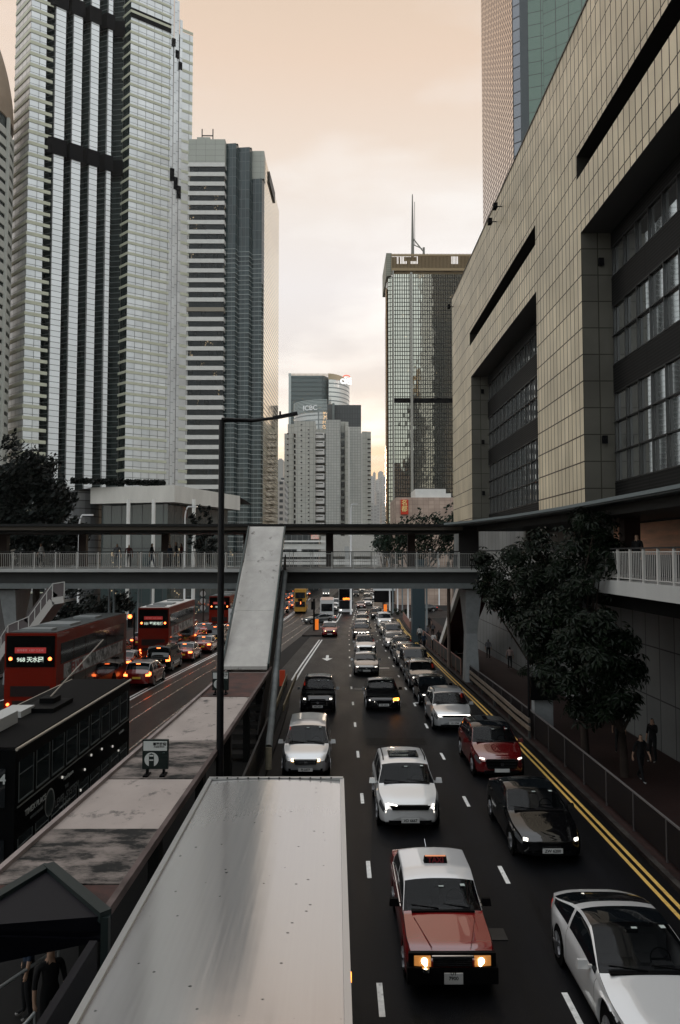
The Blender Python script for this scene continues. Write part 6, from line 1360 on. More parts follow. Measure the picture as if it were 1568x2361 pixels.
# ---- buses
def bus(name, label, cat, xc, yr, L, H, body, facing, route, dest, Wd=2.5, double=True, roofm=None, sign='KMB', rot=0, ad=False):
    z0 = gz(yr + (0 if not facing else 0)); t = thing(name, label, cat, (xc, yr, z0)); sg = -1; x0, x1 = xc - Wd / 2, xc + Wd / 2
    q = MB(); q.span(x0, x1, yr, yr + L, z0 + .32, z0 + H); q.build('body', body, t, bevel=.13, seg=3)
    q = MB(); q.span(x0 + .1, x1 - .1, yr + .15, yr + L - .15, z0 + H - .02, z0 + H + .05); rf_ = q.build('roof', roofm or P('bus_roof', (.06, .065, .065), .5, noise=.2), t, bevel=.04)
    if double:
        for (yy, w_, l_) in ((yr + .9, 1.5, .7), (yr + 3.6, 1.6, 1.6), (yr + 7.6, 1.3, 1.2)):
            q = MB(); q.box(xc, yy, z0 + H + .1, w_, l_, .12); q.build('roof_hatch', P('hatch_grey', (.18, .19, .19), .5), rf_, bevel=.03)
    for s, xx in ((1, x1), (-1, x0)):
        for (za, zb) in (((H - 1.55, H - .55), (1.15, 2.0)) if double else ((1.3, H - .5),)):
            n = 6
            for k in range(n):
                a = yr + .5 + k * (L - 1.0) / n; q = MB(); q.span(xx - .01, xx + s * .015, a, a + (L - 1) / n - .05, z0 + za, z0 + zb); q.build('side_window', P('bus_glass', (.006, .008, .009), .06, spec=.8), t)
    yy = yr
    blk_ = P('bus_black_panel', (.002, .002, .002), .2, spec=.05)
    if not facing:
        if double:
            q = MB(); q.span(x0 + .08, x1 - .08, yy - .03, yy + .01, z0 + H - 1.62, z0 + H - .12); pn = q.build('rear_window', blk_, t, bevel=.05)
            q = MB(); q.span(xc - .75, xc + .75, yy - .045, yy - .035, z0 + H - .95, z0 + H - .68); q.build('advert_strip', P('advert_red', (.32, .03, .03), .5, emit=(1, .1, .08), es=.12), pn)
            text_mesh('advert_lettering', '保持車距  KEEP CLEAR', .13, P('advert_ink', (.6, .3, .3), .5), pn, face_mtx(Vector((xc, yy - .06, z0 + H - .82)) - wloc(pn)), .002)
            text_mesh('destination_lettering', route + ' ' + dest, .27, P('dest_glow', (.5, .55, .5), .5, emit=(.85, 1, .85), es=.45), pn, face_mtx(Vector((xc, yy - .05, z0 + H - 1.27)) - wloc(pn)), .002, bold=.008)
            for s in (-1, 1):
                q = MB(); q.cyl((xc + s * .95, yy - .04, z0 + H - 1.22), .085, .04, 'y', 14); q.build('upper_lamp', L_red, t)
            q = MB(); q.span(xc - .95, xc + .95, yy - .02, yy, z0 + 1.35, z0 + 1.85); q.span(xc - .85, xc + .85, yy - .02, yy, z0 + .9, z0 + 1.15); q.build('engine_grille', P('grille_dark', (.012, .006, .006), .6), t)
            text_mesh('operator_lettering', sign, .36, P('operator_pale', (.55, .52, .5), .5), t, face_mtx(Vector((xc, yy - .03, z0 + .68)) - wloc(t)), .002, bold=.01)
        else:
            q = MB(); q.span(x0 + .25, x1 - .25, yy - .03, yy + .01, z0 + 1.35, z0 + H - .45); q.build('rear_window', blk_, t)
        for s in (-1, 1):
            q = MB(); q.cyl((xc + s * (Wd / 2 - .2), yy - .04, z0 + .72), .11, .05, 'y', 14); q.build('tail_light', L_red, t)
            q = MB(); q.cyl((xc + s * (Wd / 2 - .2), yy - .04, z0 + .98), .07, .05, 'y', 12); q.build('tail_light', L_red, t)
    else:
        if double:
            q = MB(); q.span(x0 + .05, x1 - .05, yy - .04, yy + .01, z0 + H - 2.1, z0 + H - .12); q.build('upper_windscreen', blk_, t, bevel=.08, seg=3)
            q = MB(); q.span(x0 + .05, x1 - .05, yy - .04, yy + .01, z0 + .85, z0 + 2.3); q.build('windscreen', glassm, t, bevel=.08, seg=3)
            q = MB(); q.box(xc + .05, yy - .06, z0 + 2.58, 1.3, .06, .34); db = q.build('destination_box', blackp, t)
            text_mesh('destination_lettering', dest, .40, P('dest_orange', (1, .3, .02), .5, emit=(1, .25, .03), es=3), db, face_mtx(Vector((xc + .05, yy - .10, z0 + 2.58)) - wloc(db)), .004, bold=.015)
        else:
            q = MB(); q.span(x0 + .2, x1 - .2, yy - .04, yy + .01, z0 + 1.25, z0 + H - .55); q.build('windscreen', glassm, t, bevel=.06, seg=3)
            q = MB(); q.span(x0 + .4, x1 - .4, yy - .05, yy, z0 + .55, z0 + .8); q.build('grille', blackp, t)
        for s in (-1, 1):
            q = MB(); q.box(xc + s * (Wd / 2 - .33), yy - .04, z0 + .68, .30, .06, .16); q.build('headlight', L_white if double else L_dim, t, bevel=.03)
            q = MB(); q.box(xc + s * (Wd / 2 + .14), yy - .12, z0 + (2.0 if double else 1.7), .1, .08, .34); q.build('mirror', blackp, t)
    for yw in (yr + (2.6 if not facing else 2.0), yr + L - 2.4):
        for s in (-1, 1): q = MB(); q.cyl((xc + s * (Wd / 2 - .14), yw, z0 + .5), .5, .3, 'x', 20); q.build('wheel', tyre_m, t, bevel=.03)
    if ad:
        q = MB(); q.span(x1, x1 + .02, yr + .9, yr + L - .8, z0 + 2.05, z0 + 2.75); a_ = q.build('side_advert', P('advert_pale', (.36, .38, .38), .5, noise=.6, nscale=1.1, dirt=((.04, .05, .05), .48, .6), dirtscale=1.2), t)
        text_mesh('advert_lettering', 'ELVA', .7, P('advert_maroon', (.2, .02, .02), .5), a_, Matrix.Translation(Vector((x1 + .03, yr + 2.6, z0 + 2.4)) - wloc(a_)) @ Matrix.Rotation(R(90), 4, 'Z') @ Matrix.Rotation(R(90), 4, 'X'), .002, bold=.02)
    return t
bred = P('bus_red', (.12, .0065, .002), .35, noise=.12, nscale=.8, coat=.12, spec=.05)
bus('bus', 'red double-decker bus nearest on the left, back end towards the camera', 'bus', -14.75, 33.3, 11, 4.38, bred, False, '968', '天水圍', ad=True)
bus('bus', 'red double-decker bus with lit round tail lamps, second in the left carriageway', 'bus', -14.85, 55.9, 10.2, 4.38, bred, False, '101', '堅尼地城', ad=True, roofm=P('bus_roof_pale', (.5, .48, .46), .5))
bus('bus', 'red double-decker bus furthest away, left of the dark lamp pole', 'bus', -14.1, 83, 10.5, 4.35, bred, False, '102', '美孚')
bus('bus', 'white single-deck bus beside the furthest red bus, behind the lamp pole', 'bus', -11.6, 81, 8, 2.95, P('bus_white', (.5, .5, .5), .4), False, '', '', Wd=2.2, double=False)
bus('bus', 'white and black double-decker bus with an orange destination sign, coming towards the camera', 'bus', 1.72, 119.5, 11, 4.45, P('bus_white', (.5, .5, .5), .4), True, '', '金鐘站')
bus('light_bus', 'white light bus with a red roof stripe waiting beside the tram tracks', 'bus', -1.42, 105.6, 7, 2.95, P('bus_white', (.5, .5, .5), .4), True, '', '', Wd=2.1, double=False, roofm=P('lightbus_roof', (.45, .3, .24), .4))
# small white pick-up beside the near red bus is a van; island post and keep-left bollard
kp = thing('traffic_post', 'dark post with an orange beacon on the island tip beside the light bus', 'post', (at(724, 1440, 84).x, 84, gz(84)))
p = at(724, 1440, 84); q = MB(); q.tube([(p.x, 84, gz(84)), (p.x, 84, gz(84) + 4.0)], .11, 8); q.box(p.x - .1, 84, gz(84) + 3.2, .5, .4, 1.0); q.build('post', blackp, kp)
q = MB(); q.box(p.x + .35, 83.9, gz(84) + .9, .42, .3, 1.25); q.build('beacon', P('beacon_orange', (.8, .16, .02), .5, emit=(1, .25, .03), es=.5), kp, bevel=.08)
ribbon('traffic_island', lambda Y: L0(Y) - 2.6, lambda Y: L0(Y) - .45, .16, kerb_m, 78, 92, 4, thick=.18)
ribbon('traffic_island', lambda Y: TA(Y) + 1.5, lambda Y: min(L0(Y) - .5, TA(Y) + 2.2), .12, kerb_m, 92, 118, 4, thick=.14)

ob = thing('footbridge', 'unseen footbridge under the viewer, with a canopy added to block overhead light', 'footbridge', (-8, -3, 0))
q = MB(); q.span(-30, 13.2, -5.2, -.6, 6.3, 6.6); q.build('deck', conc, ob)
q = MB(); q.span(-30, 13.2, -5.6, .55, 10.35, 10.5); q.build('canopy', roof_dk, ob)  # unseen roof, added to keep overhead light off the near lanes
for xx in (-24, -17, -10, 4, 11): q = MB(); q.box(xx, -3, 8.4, .4, .4, 3.8); q.build('roof_column', P('column_dark', (.03, .018, .015), .6), ob)

T.location.x += .10
# ================================================================ trees
leafA = P('leaf_dark_gloss', (.004, .0085, .0035), .42, spec=.14, noise=.4, nscale=2); leafB = P('leaf_dark', (.0035, .0065, .005), .55, noise=.5, nscale=.6); leafC = P('leaf_green', (.010, .022, .012), .6, noise=.5, nscale=.3)
bark = P('bark', (.03, .022, .018), .85, noise=.3)
def tree(name, label, base, blobs, n, leaf, mat, seed=1, rosette=False, tr=.16, forks=4, group=None):
    rn = random.Random(seed); t = thing(name, label, 'tree', base, group); base = Vector(base)
    cs = [Vector(b[:3]) for b in blobs]; tot = sum(b[3] ** 2.2 for b in blobs)
    q = MB(); top = sum(cs, Vector()) / len(cs); k = base.lerp(top, .45); k.x = base.x * .6 + k.x * .4; q.tube([base - Vector((0, 0, .2)), base.lerp(k, .5) + Vector((rn.uniform(-.1, .1), 0, 0)), k], [tr, tr * .85, tr * .7], 9)
    for c in cs[:12]: m_ = k.lerp(c, .5) + Vector((rn.uniform(-.3, .3), rn.uniform(-.3, .3), rn.uniform(0, .4))); q.tube([k, m_, c], [tr * .5, tr * .3, tr * .1], 6, cap=False)
    q.build('trunk', bark, t, smooth=True)
    q = MB()
    for b in blobs:
        c = Vector(b[:3]); r = b[3]; m = max(4, int(n * r ** 2.2 / tot))
        sub = [(Vector((rn.gauss(0, 1), rn.gauss(0, 1), rn.gauss(0, 1))).normalized() * r * rn.uniform(.55, 1.12)) for _ in range(max(3, int(6 * r)))]
        for _ in range(m):
            if rn.random() < .8: d = rn.choice(sub) + Vector((rn.gauss(0, 1), rn.gauss(0, 1), rn.gauss(0, 1))) * r * .17
            else: d = Vector((rn.gauss(0, 1), rn.gauss(0, 1), rn.gauss(0, 1))).normalized() * r * rn.uniform(.3, 1.02)
            p = c + d
            if rosette:
                ax = (d.normalized() * .6 + Vector((rn.uniform(-.4, .4), rn.uniform(-.4, .4), rn.uniform(.3, 1)))).normalized(); u = ax.orthogonal().normalized(); v = ax.cross(u); L = leaf * rn.uniform(.7, 1.15); k2 = rn.randint(6, 8); a0 = rn.uniform(0, 6)
                for j in range(k2):
                    a = a0 + j * 6.283 / k2; w = (u * math.cos(a) + v * math.sin(a)); s = ax.cross(w) * L * .17; dr = -ax * L
                    p1 = p + w * L * .22; p2 = p + w * L * .62 + dr * .10; p3 = p + w * L * .98 + dr * .42
                    q.poly([p1, p2 - s, p3, p2 + s])
            else:
                a = Vector((rn.gauss(0, 1), rn.gauss(0, 1), rn.gauss(0, 1))).normalized(); b_ = a.orthogonal().normalized() ; cc = a.cross(b_); L = leaf * rn.uniform(.5, 1.3)
                q.poly([p - b_ * L, p - cc * L * .45, p + b_ * L, p + cc * L * .45])
    q.build('crown', mat, t)
    return t
def B(x, y, Y, r): p = at(x, y, Y); return (p.x, p.y, p.z, r * Y / 1574)
b1 = gp(1352, 1760, .13); b2 = gp(1440, 1790, .13); b3 = gp(1234, 1665, .13)
tree('umbrella_tree', 'large-leaved tree whose crown reaches up to the walkway canopy', b1, [B(1290, 1290, 27, 85), B(1370, 1240, 26, 62), B(1338, 1198, 26, 38), B(1250, 1360, 28, 75), B(1335, 1360, 26, 80), B(1300, 1450, 26, 85), B(1385, 1310, 25, 50), B(1240, 1255, 28, 45), B(1375, 1200, 25, 30)], 1350, .33, leafA, 3, True)
tree('umbrella_tree', 'lower large-leaved tree standing in front of the street wall, right of the taller one', b2, [B(1375, 1520, 24, 80), B(1300, 1560, 25, 60), B(1420, 1600, 24, 52), B(1350, 1630, 25, 45), B(1430, 1520, 24, 45), B(1395, 1450, 24, 60), B(1455, 1620, 24, 26)], 1050, .33, leafA, 5, True)
tree('umbrella_tree', 'leaning large-leaved tree reaching left over the end of the footbridge railing', b3, [B(1125, 1300, 33, 42), B(1175, 1335, 32, 62), B(1110, 1345, 33, 28), B(1190, 1270, 31, 40), B(1215, 1420, 31, 50), B(1250, 1490, 31, 42), B(1235, 1550, 31, 28)], 750, .34, leafA, 8, True, tr=.12)
tree('broadleaf_tree', 'big dark tree at the left edge rising behind the footbridge', (-33, 76, gz(76)), [B(40, 1110, 76, 75), B(90, 1120, 76, 60), B(130, 1160, 74, 45), B(20, 1200, 75, 70), B(100, 1210, 74, 60), B(150, 1230, 73, 40), B(60, 1270, 73, 60), B(-20, 1130, 76, 60), B(165, 1270, 74, 30), B(130, 1290, 74, 30)], 20000, .32, leafB, 9, tr=.5)
tree('broadleaf_tree', 'dark tree under the left end of the footbridge, behind the white stair', (-24, 62, gz(62)), [B(190, 1400, 62, 45), B(250, 1400, 64, 40), B(150, 1420, 60, 30), B(290, 1385, 66, 30), B(215, 1440, 60, 25)], 2600, .24, leafB, 19, tr=.2)
tree('clipped_tree', 'small tree of rounded clumps seen above the footbridge beside the dark lamp pole', (at(470, 1290, 85).x, 85, gz(85)), [B(448, 1190, 85, 10), B(462, 1178, 85, 11), B(478, 1180, 85, 10), B(452, 1205, 85, 11), B(485, 1200, 85, 9), B(440, 1228, 85, 12), B(470, 1230, 85, 14), B(495, 1225, 85, 11), B(455, 1250, 85, 16), B(490, 1255, 85, 16), B(470, 1275, 85, 20)], 3400, .18, leafB, 12, tr=.12)
tree('broadleaf_tree', 'spreading green tree behind the footbridge railing, under the red Chinese sign', (at(960, 1330, 92).x, 92, gz(92)), [B(905, 1240, 92, 30), B(950, 1230, 92, 38), B(1000, 1225, 92, 38), B(1035, 1220, 92, 30), B(930, 1265, 92, 34), B(985, 1265, 92, 36), B(1030, 1262, 92, 30), B(885, 1270, 94, 20)], 5200, .26, leafC, 13, tr=.3)
tree('broadleaf_tree', 'grey green tree further off, left of the spreading one', (at(885, 1300, 150).x, 150, gz(150)), [B(880, 1245, 150, 20), B(895, 1228, 150, 14), B(870, 1260, 150, 16), B(905, 1215, 150, 8)], 1500, .35, P('leaf_grey', (.03, .045, .035), .7, noise=.4), 14, tr=.3)
tree('street_tree', 'thin bare-topped young tree in front of the red Chinese sign', (at(975, 1290, 110).x, 110, gz(110)), [B(968, 1176, 110, 7), B(955, 1190, 110, 9), B(985, 1192, 110, 10), B(930, 1198, 110, 9), B(1010, 1197, 110, 12), B(1035, 1195, 110, 9)], 420, .17, leafC, 15, tr=.1)
tree('street_tree', 'sparse tree beside the pink building wall on its right', (at(1045, 1290, 105).x, 105, gz(105)), [B(1040, 1165, 105, 8), B(1028, 1172, 105, 6), B(1045, 1185, 105, 7)], 160, .18, leafC, 16, tr=.08)
tree('low_hedge', 'low dark hedge beside the side street on the right', (at(950, 1420, 116).x, 116, gz(116)), [B(915, 1410, 116, 8), B(935, 1412, 116, 9), B(955, 1413, 116, 9), B(900, 1416, 116, 6)], 900, .16, leafC, 17, tr=.05)
hp = MB(); rn = random.Random(5)                                     # planter on the podium roof
for _ in range(1500):
    t = rn.random(); p = at(165 + 215 * t, 1108 + 6 * t + rn.uniform(-5, 5), 111 + rn.uniform(-1, 1)); a = Vector((rn.gauss(0, 1), rn.gauss(0, 1), rn.gauss(0, 1))).normalized(); b_ = a.orthogonal(); c_ = a.cross(b_); hp.poly([p - b_ * .3, p - c_ * .15, p + b_ * .3, p + c_ * .15])
tag(hp.build('roof_planting', leafB), 'dark hedge growing along the roof edge of the podium building', 'hedge', None, 'stuff')
# ================================================================ people
skin = P('skin', (.32, .20, .14), .6); hair = P('hair', (.01, .008, .007), .6); shoe = P('shoe', (.25, .24, .23), .6)
def person(label, loc, rz, pose, shirt, trousers, h=1.68, shoes=None, group=None, hairm=None, bag=None):
    s = h / 1.7; w = pose == 'walk'; V = []; E = []; Rr = []
    def v(x, y, z, r, par=None):
        V.append((x * s, y * s, z * s)); Rr.append((r[0] * s, r[1] * s) if isinstance(r, tuple) else (r * s, r * s)); i = len(V) - 1
        if par is not None: E.append((par, i))
        return i
    pel = v(0, 0, .95, (.14, .11)); sp = v(0, .0, 1.10, (.125, .10), pel); ch = v(0, -.01, 1.29, (.155, .11), sp); nk = v(0, 0, 1.45, .055, ch); hd = v(0, -.01, 1.56, (.078, .088), nk); tp = v(0, 0, 1.655, (.065, .075), hd); v(0, -.085, 1.555, .02, hd)
    arm = {'walk': (.16, -.16), 'stand': (.02, -.02), 'phone': (0, -.02), 'lean': (-.2, -.2)}[pose]; leg = {'walk': (-.24, .24)}.get(pose, (-.03, .03))
    for k, sd_ in enumerate((-1, 1)):
        a = arm[k]; sh_ = v(sd_ * .175, 0, 1.385, .06, ch)
        if pose == 'phone' and sd_ > 0: el = v(.23, -.06, 1.14, .045, sh_); wr = v(.14, -.26, 1.27, .032, el); hn = v(.12, -.30, 1.33, .03, wr); dz = .08; dy = -.02
        else: el = v(sd_ * .235, a * .4, 1.11, .045, sh_); wr = v(sd_ * .25, a - .04, .88, .032, el); hn = v(sd_ * .25, a - .06, .80, .032, wr); dz = -.085; dy = -.01
        x0_, y0_, z0_ = [c / s for c in V[hn]]
        for f in range(4): v(x0_ + sd_ * (-.02 + f * .008), y0_ + dy + (f - 1.5) * .016, z0_ + dz * (1 - abs(f - 1.3) * .12), .009, hn)
        v(x0_ - sd_ * .03, y0_ - .035, z0_ + dz * .4, .010, hn)
        l = leg[k]; hp_ = v(sd_ * .09, 0, .90, .09, pel); kn = v(sd_ * .10, l * .45 - .03, .50, .062, hp_); an = v(sd_ * .105, l + (.04 if l > .1 else 0), .10 + (.05 if l > .1 else 0), .04, kn); v(sd_ * .115, l - .15, .045, (.04, .03), an)
    me = bpy.data.meshes.new('body'); me.from_pydata(V, E, []); o = bpy.data.objects.new('person', me); COL.objects.link(o)
    m = o.modifiers.new('skin', 'SKIN'); m.use_smooth_shade = True
    for i, sv in enumerate(me.skin_vertices[0].data): sv.radius = Rr[i]; sv.use_root = (i == 0)
    o.modifiers.new('sub', 'SUBSURF').levels = 1
    dg = bpy.context.evaluated_depsgraph_get(); nm_ = bpy.data.meshes.new_from_object(o.evaluated_get(dg)); o.modifiers.clear(); o.data = nm_; bpy.data.meshes.remove(me)
    nm_.materials.clear()
    for mm in (skin, hairm or hair, shirt, trousers, shoes or shoe): nm_.materials.append(mm)
    for p in nm_.polygons:
        x, y, z = [c / s for c in p.center]; k = 3; p.use_smooth = True
        if z > 1.475: k = 1 if (z > 1.60 or y > .0) else 0
        elif z > 1.425 and abs(x) < .07: k = 0
        elif z < .075: k = 4
        elif abs(x) > .185 and z < 1.05: k = 0
        elif z > .97: k = 2
        p.material_index = k
    o.location = (loc[0], loc[1] * SY, loc[2]); o['real'] = 1; o.rotation_euler = (0, 0, rz); tag(o, label, 'person', group)
    if bag:
        q = MB(); q.box(0, .19 * s, 1.2 * s, .28, .15, .40); b_ = q.build('backpack', bag, o, local=True, bevel=.05, seg=3)
    return o
kb = P('cloth_black', (.010, .010, .011), .85); kw = P('cloth_white', (.45, .44, .43), .85); kg = P('cloth_grey', (.12, .12, .13), .85); kblue = P('cloth_navy', (.02, .03, .05), .85); kr = P('cloth_maroon', (.10, .03, .03), .85); kp_ = P('cloth_pink', (.40, .30, .28), .85)
def onbridge(xd, yy=44.9): p = at(xd, 1290, yy); return (p.x, yy, ZD)
person('person striding left along the footbridge in a white top and black trousers', onbridge(95), R(-90), 'walk', kw, kb)
person('person with long dark hair on the footbridge, facing the road', onbridge(270), R(0), 'stand', kg, kblue, 1.66)
person('person in a maroon top leaning near the railing beside the long haired one', onbridge(297, 45.3), R(20), 'stand', kr, kb, 1.6)
person('person walking right on the footbridge in dark clothes with legs apart', onbridge(350), R(90), 'walk', kb, kblue)
person('couple member in black close to the roof column, left one', onbridge(406), R(-80), 'stand', kb, kb, 1.78)
person('couple member in a brown top, right one, beside the roof column', onbridge(418, 45.3), R(-100), 'stand', kr, kb, 1.7)
person('person half hidden behind the second roof column', onbridge(392, 45.6), R(60), 'stand', kblue, kb, 1.6)
def onpave(xd, yd): p = gp(xd, yd, .13); return (p.x, p.y, gz(p.y) + .13)
person('person in a pink shirt walking away on the right pavement past the pier', onpave(1176, 1543), R(180), 'stand', kp_, kb, 1.72)
person('dark person standing in the shadow of the pier', onpave(1126, 1520), R(160), 'stand', kg, kb, 1.7)
person('person in black standing by the street wall holding a phone', onpave(1506, 1758), R(-60), 'phone', kb, kb, 1.74)
person('person with white shoes walking beside the one with a phone', onpave(1478, 1802), R(20), 'walk', kb, kb, 1.70, shoes=P('shoe_white', (.5, .5, .5), .6))
person('person with one white shoe showing behind the tree trunk', onpave(1428, 1735), R(160), 'walk', kb, kb, 1.68, shoes=P('shoe_white', (.5, .5, .5), .6))
crowd = [(955, 1465, kw, kb), (962, 1470, kg, kb), (975, 1462, kb, kb), (985, 1478, kg, kblue), (968, 1482, kw, kb), (998, 1470, kb, kb), (1000, 1500, kw, kb), (978, 1500, kblue, kb), (1012, 1490, kb, kb), (990, 1452, kb, kb), (948, 1452, kw, kb)]
lbl = ['in a white top, leftmost of the crowd beyond the footbridge', 'in grey behind the kerb railing, second from the left of the crowd', 'all in black in the middle of the crowd', 'in grey top and navy trousers in the crowd', 'in a white shirt nearest the kerb railing', 'in black beside the tall grey pole in the crowd', 'in a white top, nearest of the crowd on the right', 'in navy walking in front of the crowd', 'in black, rightmost of the crowd by the stair foot', 'in black, furthest of the crowd', 'in white, far back beside the railing']
for (a, b, c_, d_), l_ in zip(crowd, lbl): person('person ' + l_, onpave(a, b), R(random.choice((180, 150, 200, 10))), random.choice(('walk', 'stand')), c_, d_, random.uniform(1.6, 1.78), group='people on the pavement beyond the footbridge', bag=kg if random.random() < .3 else None)
p = onx(1395, 1290, 10.9); person('person in dark clothes on the elevated walkway behind the leaves', (10.9, p.y, ZD), R(-90), 'stand', kr, kb, 1.7)
p = onx(1470, 1290, 10.9); person('person leaning by the column on the elevated walkway', (10.9, p.y, ZD), R(-60), 'stand', kb, kb, 1.7)
person('dark figure on the tram platform under the hood, bottom left', (-4.55, 11.2, .22), R(40), 'stand', kb, kb, 1.7)
person('second dark figure on the tram platform at the bottom left edge', (-5.25, 12.0, .22), R(-60), 'stand', kblue, kb, 1.72)
# ================================================================ street furniture
def arc_lamp(label, xd, ytop, Y, tipx, tipy, m, z0=None, r=.10, group=None):
    p = at(xd, ytop, Y); t = at(tipx, tipy, Y); T_ = thing('street_lamp', label, 'street lamp', (p.x, Y, gz(Y) if z0 is None else z0), group); zb_ = gz(Y) if z0 is None else z0
    q = MB(); n = 7; H = t.z - p.z; pts = [(p.x, Y, zb_), (p.x, Y, p.z)] + [(p.x + (t.x - p.x) * (1 - math.cos(math.pi / 2 * k / n)), Y, p.z + H * math.sin(math.pi / 2 * k / n)) for k in range(1, n + 1)]
    q.tube(pts, [r * 1.3] + [r] * (len(pts) - 2) + [r * .6], 8); q.build('pole', m, T_, smooth=True)
    q = MB(); s = 1 if t.x > p.x else -1; q.box(t.x + s * .45, Y, t.z - .02, 1.0, .35, .16); q.build('lamp_head', m, T_, bevel=.05)
pw_ = P('lamp_post_white', (.55, .55, .55), .4); pg_ = P('lamp_post_grey', (.13, .15, .155), .45)
arc_lamp('white curved street lamp between the big dark tree and the podium building', 183, 1215, 70, 193, 1187, pw_)
arc_lamp('white curved street lamp in front of the podium glazing, left of the clipped tree', 427, 1195, 78, 436, 1168, pw_, r=.09)
arc_lamp('slender pale street lamp in front of the concrete block', 809, 1185, 118, 813, 1162, pw_, r=.14)
arc_lamp('white arched street lamp right of the middle roof column, curving left', 1012, 1300, 150, 990, 1267, pw_, r=.12, group='arched lamps seen through the footbridge railing')
arc_lamp('white arched lamp pair member curving left, centre of the railing', 897, 1302, 170, 878, 1280, pw_, r=.13, group='arched lamps seen through the footbridge railing')
arc_lamp('white arched lamp pair member curving right, centre of the railing', 920, 1302, 170, 935, 1284, pw_, r=.13, group='arched lamps seen through the footbridge railing')
def pole(label, xd, Y, top, r, m, name='post'):
    p = gp_x(xd, Y); t = thing(name, label, 'pole', (p, Y, gz(Y) + .1)); q = MB(); q.tube([(p, Y, gz(Y)), (p, Y, top)], r, 10); q.build('shaft', m, t, smooth=True); return t
def gp_x(xd, Y): return at(xd, 1450, Y).x
pole('thick grey pole standing in the crowd beyond the footbridge', 1051 - 0, 60, 8, .16, pg_); 
PG = 'poles beyond the footbridge on the right'
for (xd, Y, lb, m) in ((941, 100, 'white pole left of the shaded pier column beyond the footbridge', pw_), (973 - 74, 120, 'white pole nearest the orange man-shaped sign', pw_), (917, 125, 'second white pole in the pole cluster', pw_), (928, 118, 'grey pole between the two white poles', pg_), (984, 85, 'grey pole touching the dark column beyond the bridge', pg_), (906, 122, 'grey pole left of the signboard cluster', pg_), (1035, 52, 'thin brown pole near the red stair', P('pole_brown', (.08, .06, .05), .6))):
    t = pole(lb, xd, Y, 7.5, .13, m); t['group'] = PG
for (xd, Y, lb) in ((262, 58, 'thin grey pole right of the lit traffic light'), (391 - 140 + 0, 56, 'white pole behind the near red bus'), (318, 75, 'white pole behind the second red bus'), (347, 74, 'grey pole left of the round signs')):
    t = pole(lb, xd, Y, 6.6, .09, pg_); t['group'] = 'poles beyond the footbridge on the left'
# dark column of another structure beyond the bridge, right
dc = thing('column', 'broad blue grey column beyond the footbridge on the right pavement', 'column', (at(964, 1450, 72).x, 72, gz(72))); p = at(964, 1450, 72).x; q = MB(); q.box(p, 72, 3, 1.3, 1.3, 9); q.build('shaft', P('column_bluegrey', (.045, .065, .075), .6), dc, bevel=.08)
# traffic lights left
for (xd, yd, Y, lb) in ((301, 1421, 54, 'lit red traffic light between the first and second red bus'),):
    p = at(xd, yd, Y); t = thing('traffic_light', lb, 'traffic light', (p.x, Y, gz(Y))); q = MB(); q.tube([(p.x + .3, Y, gz(Y)), (p.x + .3, Y, p.z + .3)], .07, 8); q.build('pole', blackp, t)
    q = MB(); q.box(p.x, Y, p.z - .35, .36, .25, 1.05); q.build('housing', blackp, t, bevel=.04); q = MB(); q.cyl((p.x, Y - .15, p.z), .16, .06, 'y', 16); q.build('red_lamp', L_red, t)
for (xd, Y, lb) in ((366 - 99, 90, 'round signs'),): pass
sg_ = thing('road_sign', 'three round pale road signs stacked on a pole beyond the second red bus', 'sign', (at(468, 1400, 92).x, 92, gz(92))); p = at(468, 1400, 92)
q = MB(); q.tube([(p.x, 92, gz(92)), (p.x, 92, p.z + 2.2)], .06, 8); q.build('pole', pg_, sg_)
for k in range(3): q = MB(); q.cyl((p.x, 91.9, p.z + 1.8 - k * .95), .38, .05, 'y', 20); q.build('disc', P('sign_disc', (.35, .33, .32), .5), sg_)
om = thing('signboard', 'small orange sign on the kerb by the side street', 'sign', (at(888.5, 1405, 118).x, 118, gz(118))); p = at(888.5, 1405, 118); q = MB(); q.box(p.x, 118, p.z, .55, .1, 1.7); q.build('board', P('beacon_orange', (.8, .16, .02), .5), om, bevel=.05)
gs = thing('gantry_sign', 'pale overhead sign with dark back hanging over the far lanes right of the queue', 'sign', (at(886, 1350, 140).x, 140, gz(140))); p = at(886, 1355, 140)
q = MB(); q.box(p.x, 140, p.z, 4.6, .2, 1.2); q.build('board', pw_, gs); q = MB(); q.box(p.x, 140.1, p.z - 1.8, 4.2, .2, 2.4); q.tube([(p.x + 1.8, 140, gz(140)), (p.x + 1.8, 140, p.z)], .15, 8); q.build('back', blackp, gs)
# bus stop block by the tree
bs = thing('bus_stop', 'white column with a black information box beside the tree trunk', 'bus stop', (at(1250, 1600, 31).x, 31, gz(31) + .13)); p = at(1250, 1600, 31).x; z0 = gz(31) + .1
q = MB(); q.box(p, 31, z0 + 1.6, .82, .5, 3.2); q.build('column', P('pier_paint', (.24, .25, .255), .55), bs, bevel=.03)
q = MB(); q.box(p - .05, 30.7, z0 + 2.1, 1.15, .3, 1.0); q.build('information_box', blackp, bs, bevel=.03); q = MB(); q.tube([(p - .72, 30.6, z0), (p - .72, 30.6, z0 + 4.6)], .05, 8); q.build('pole', P('pole_dark', (.006, .006, .007), .45), bs)
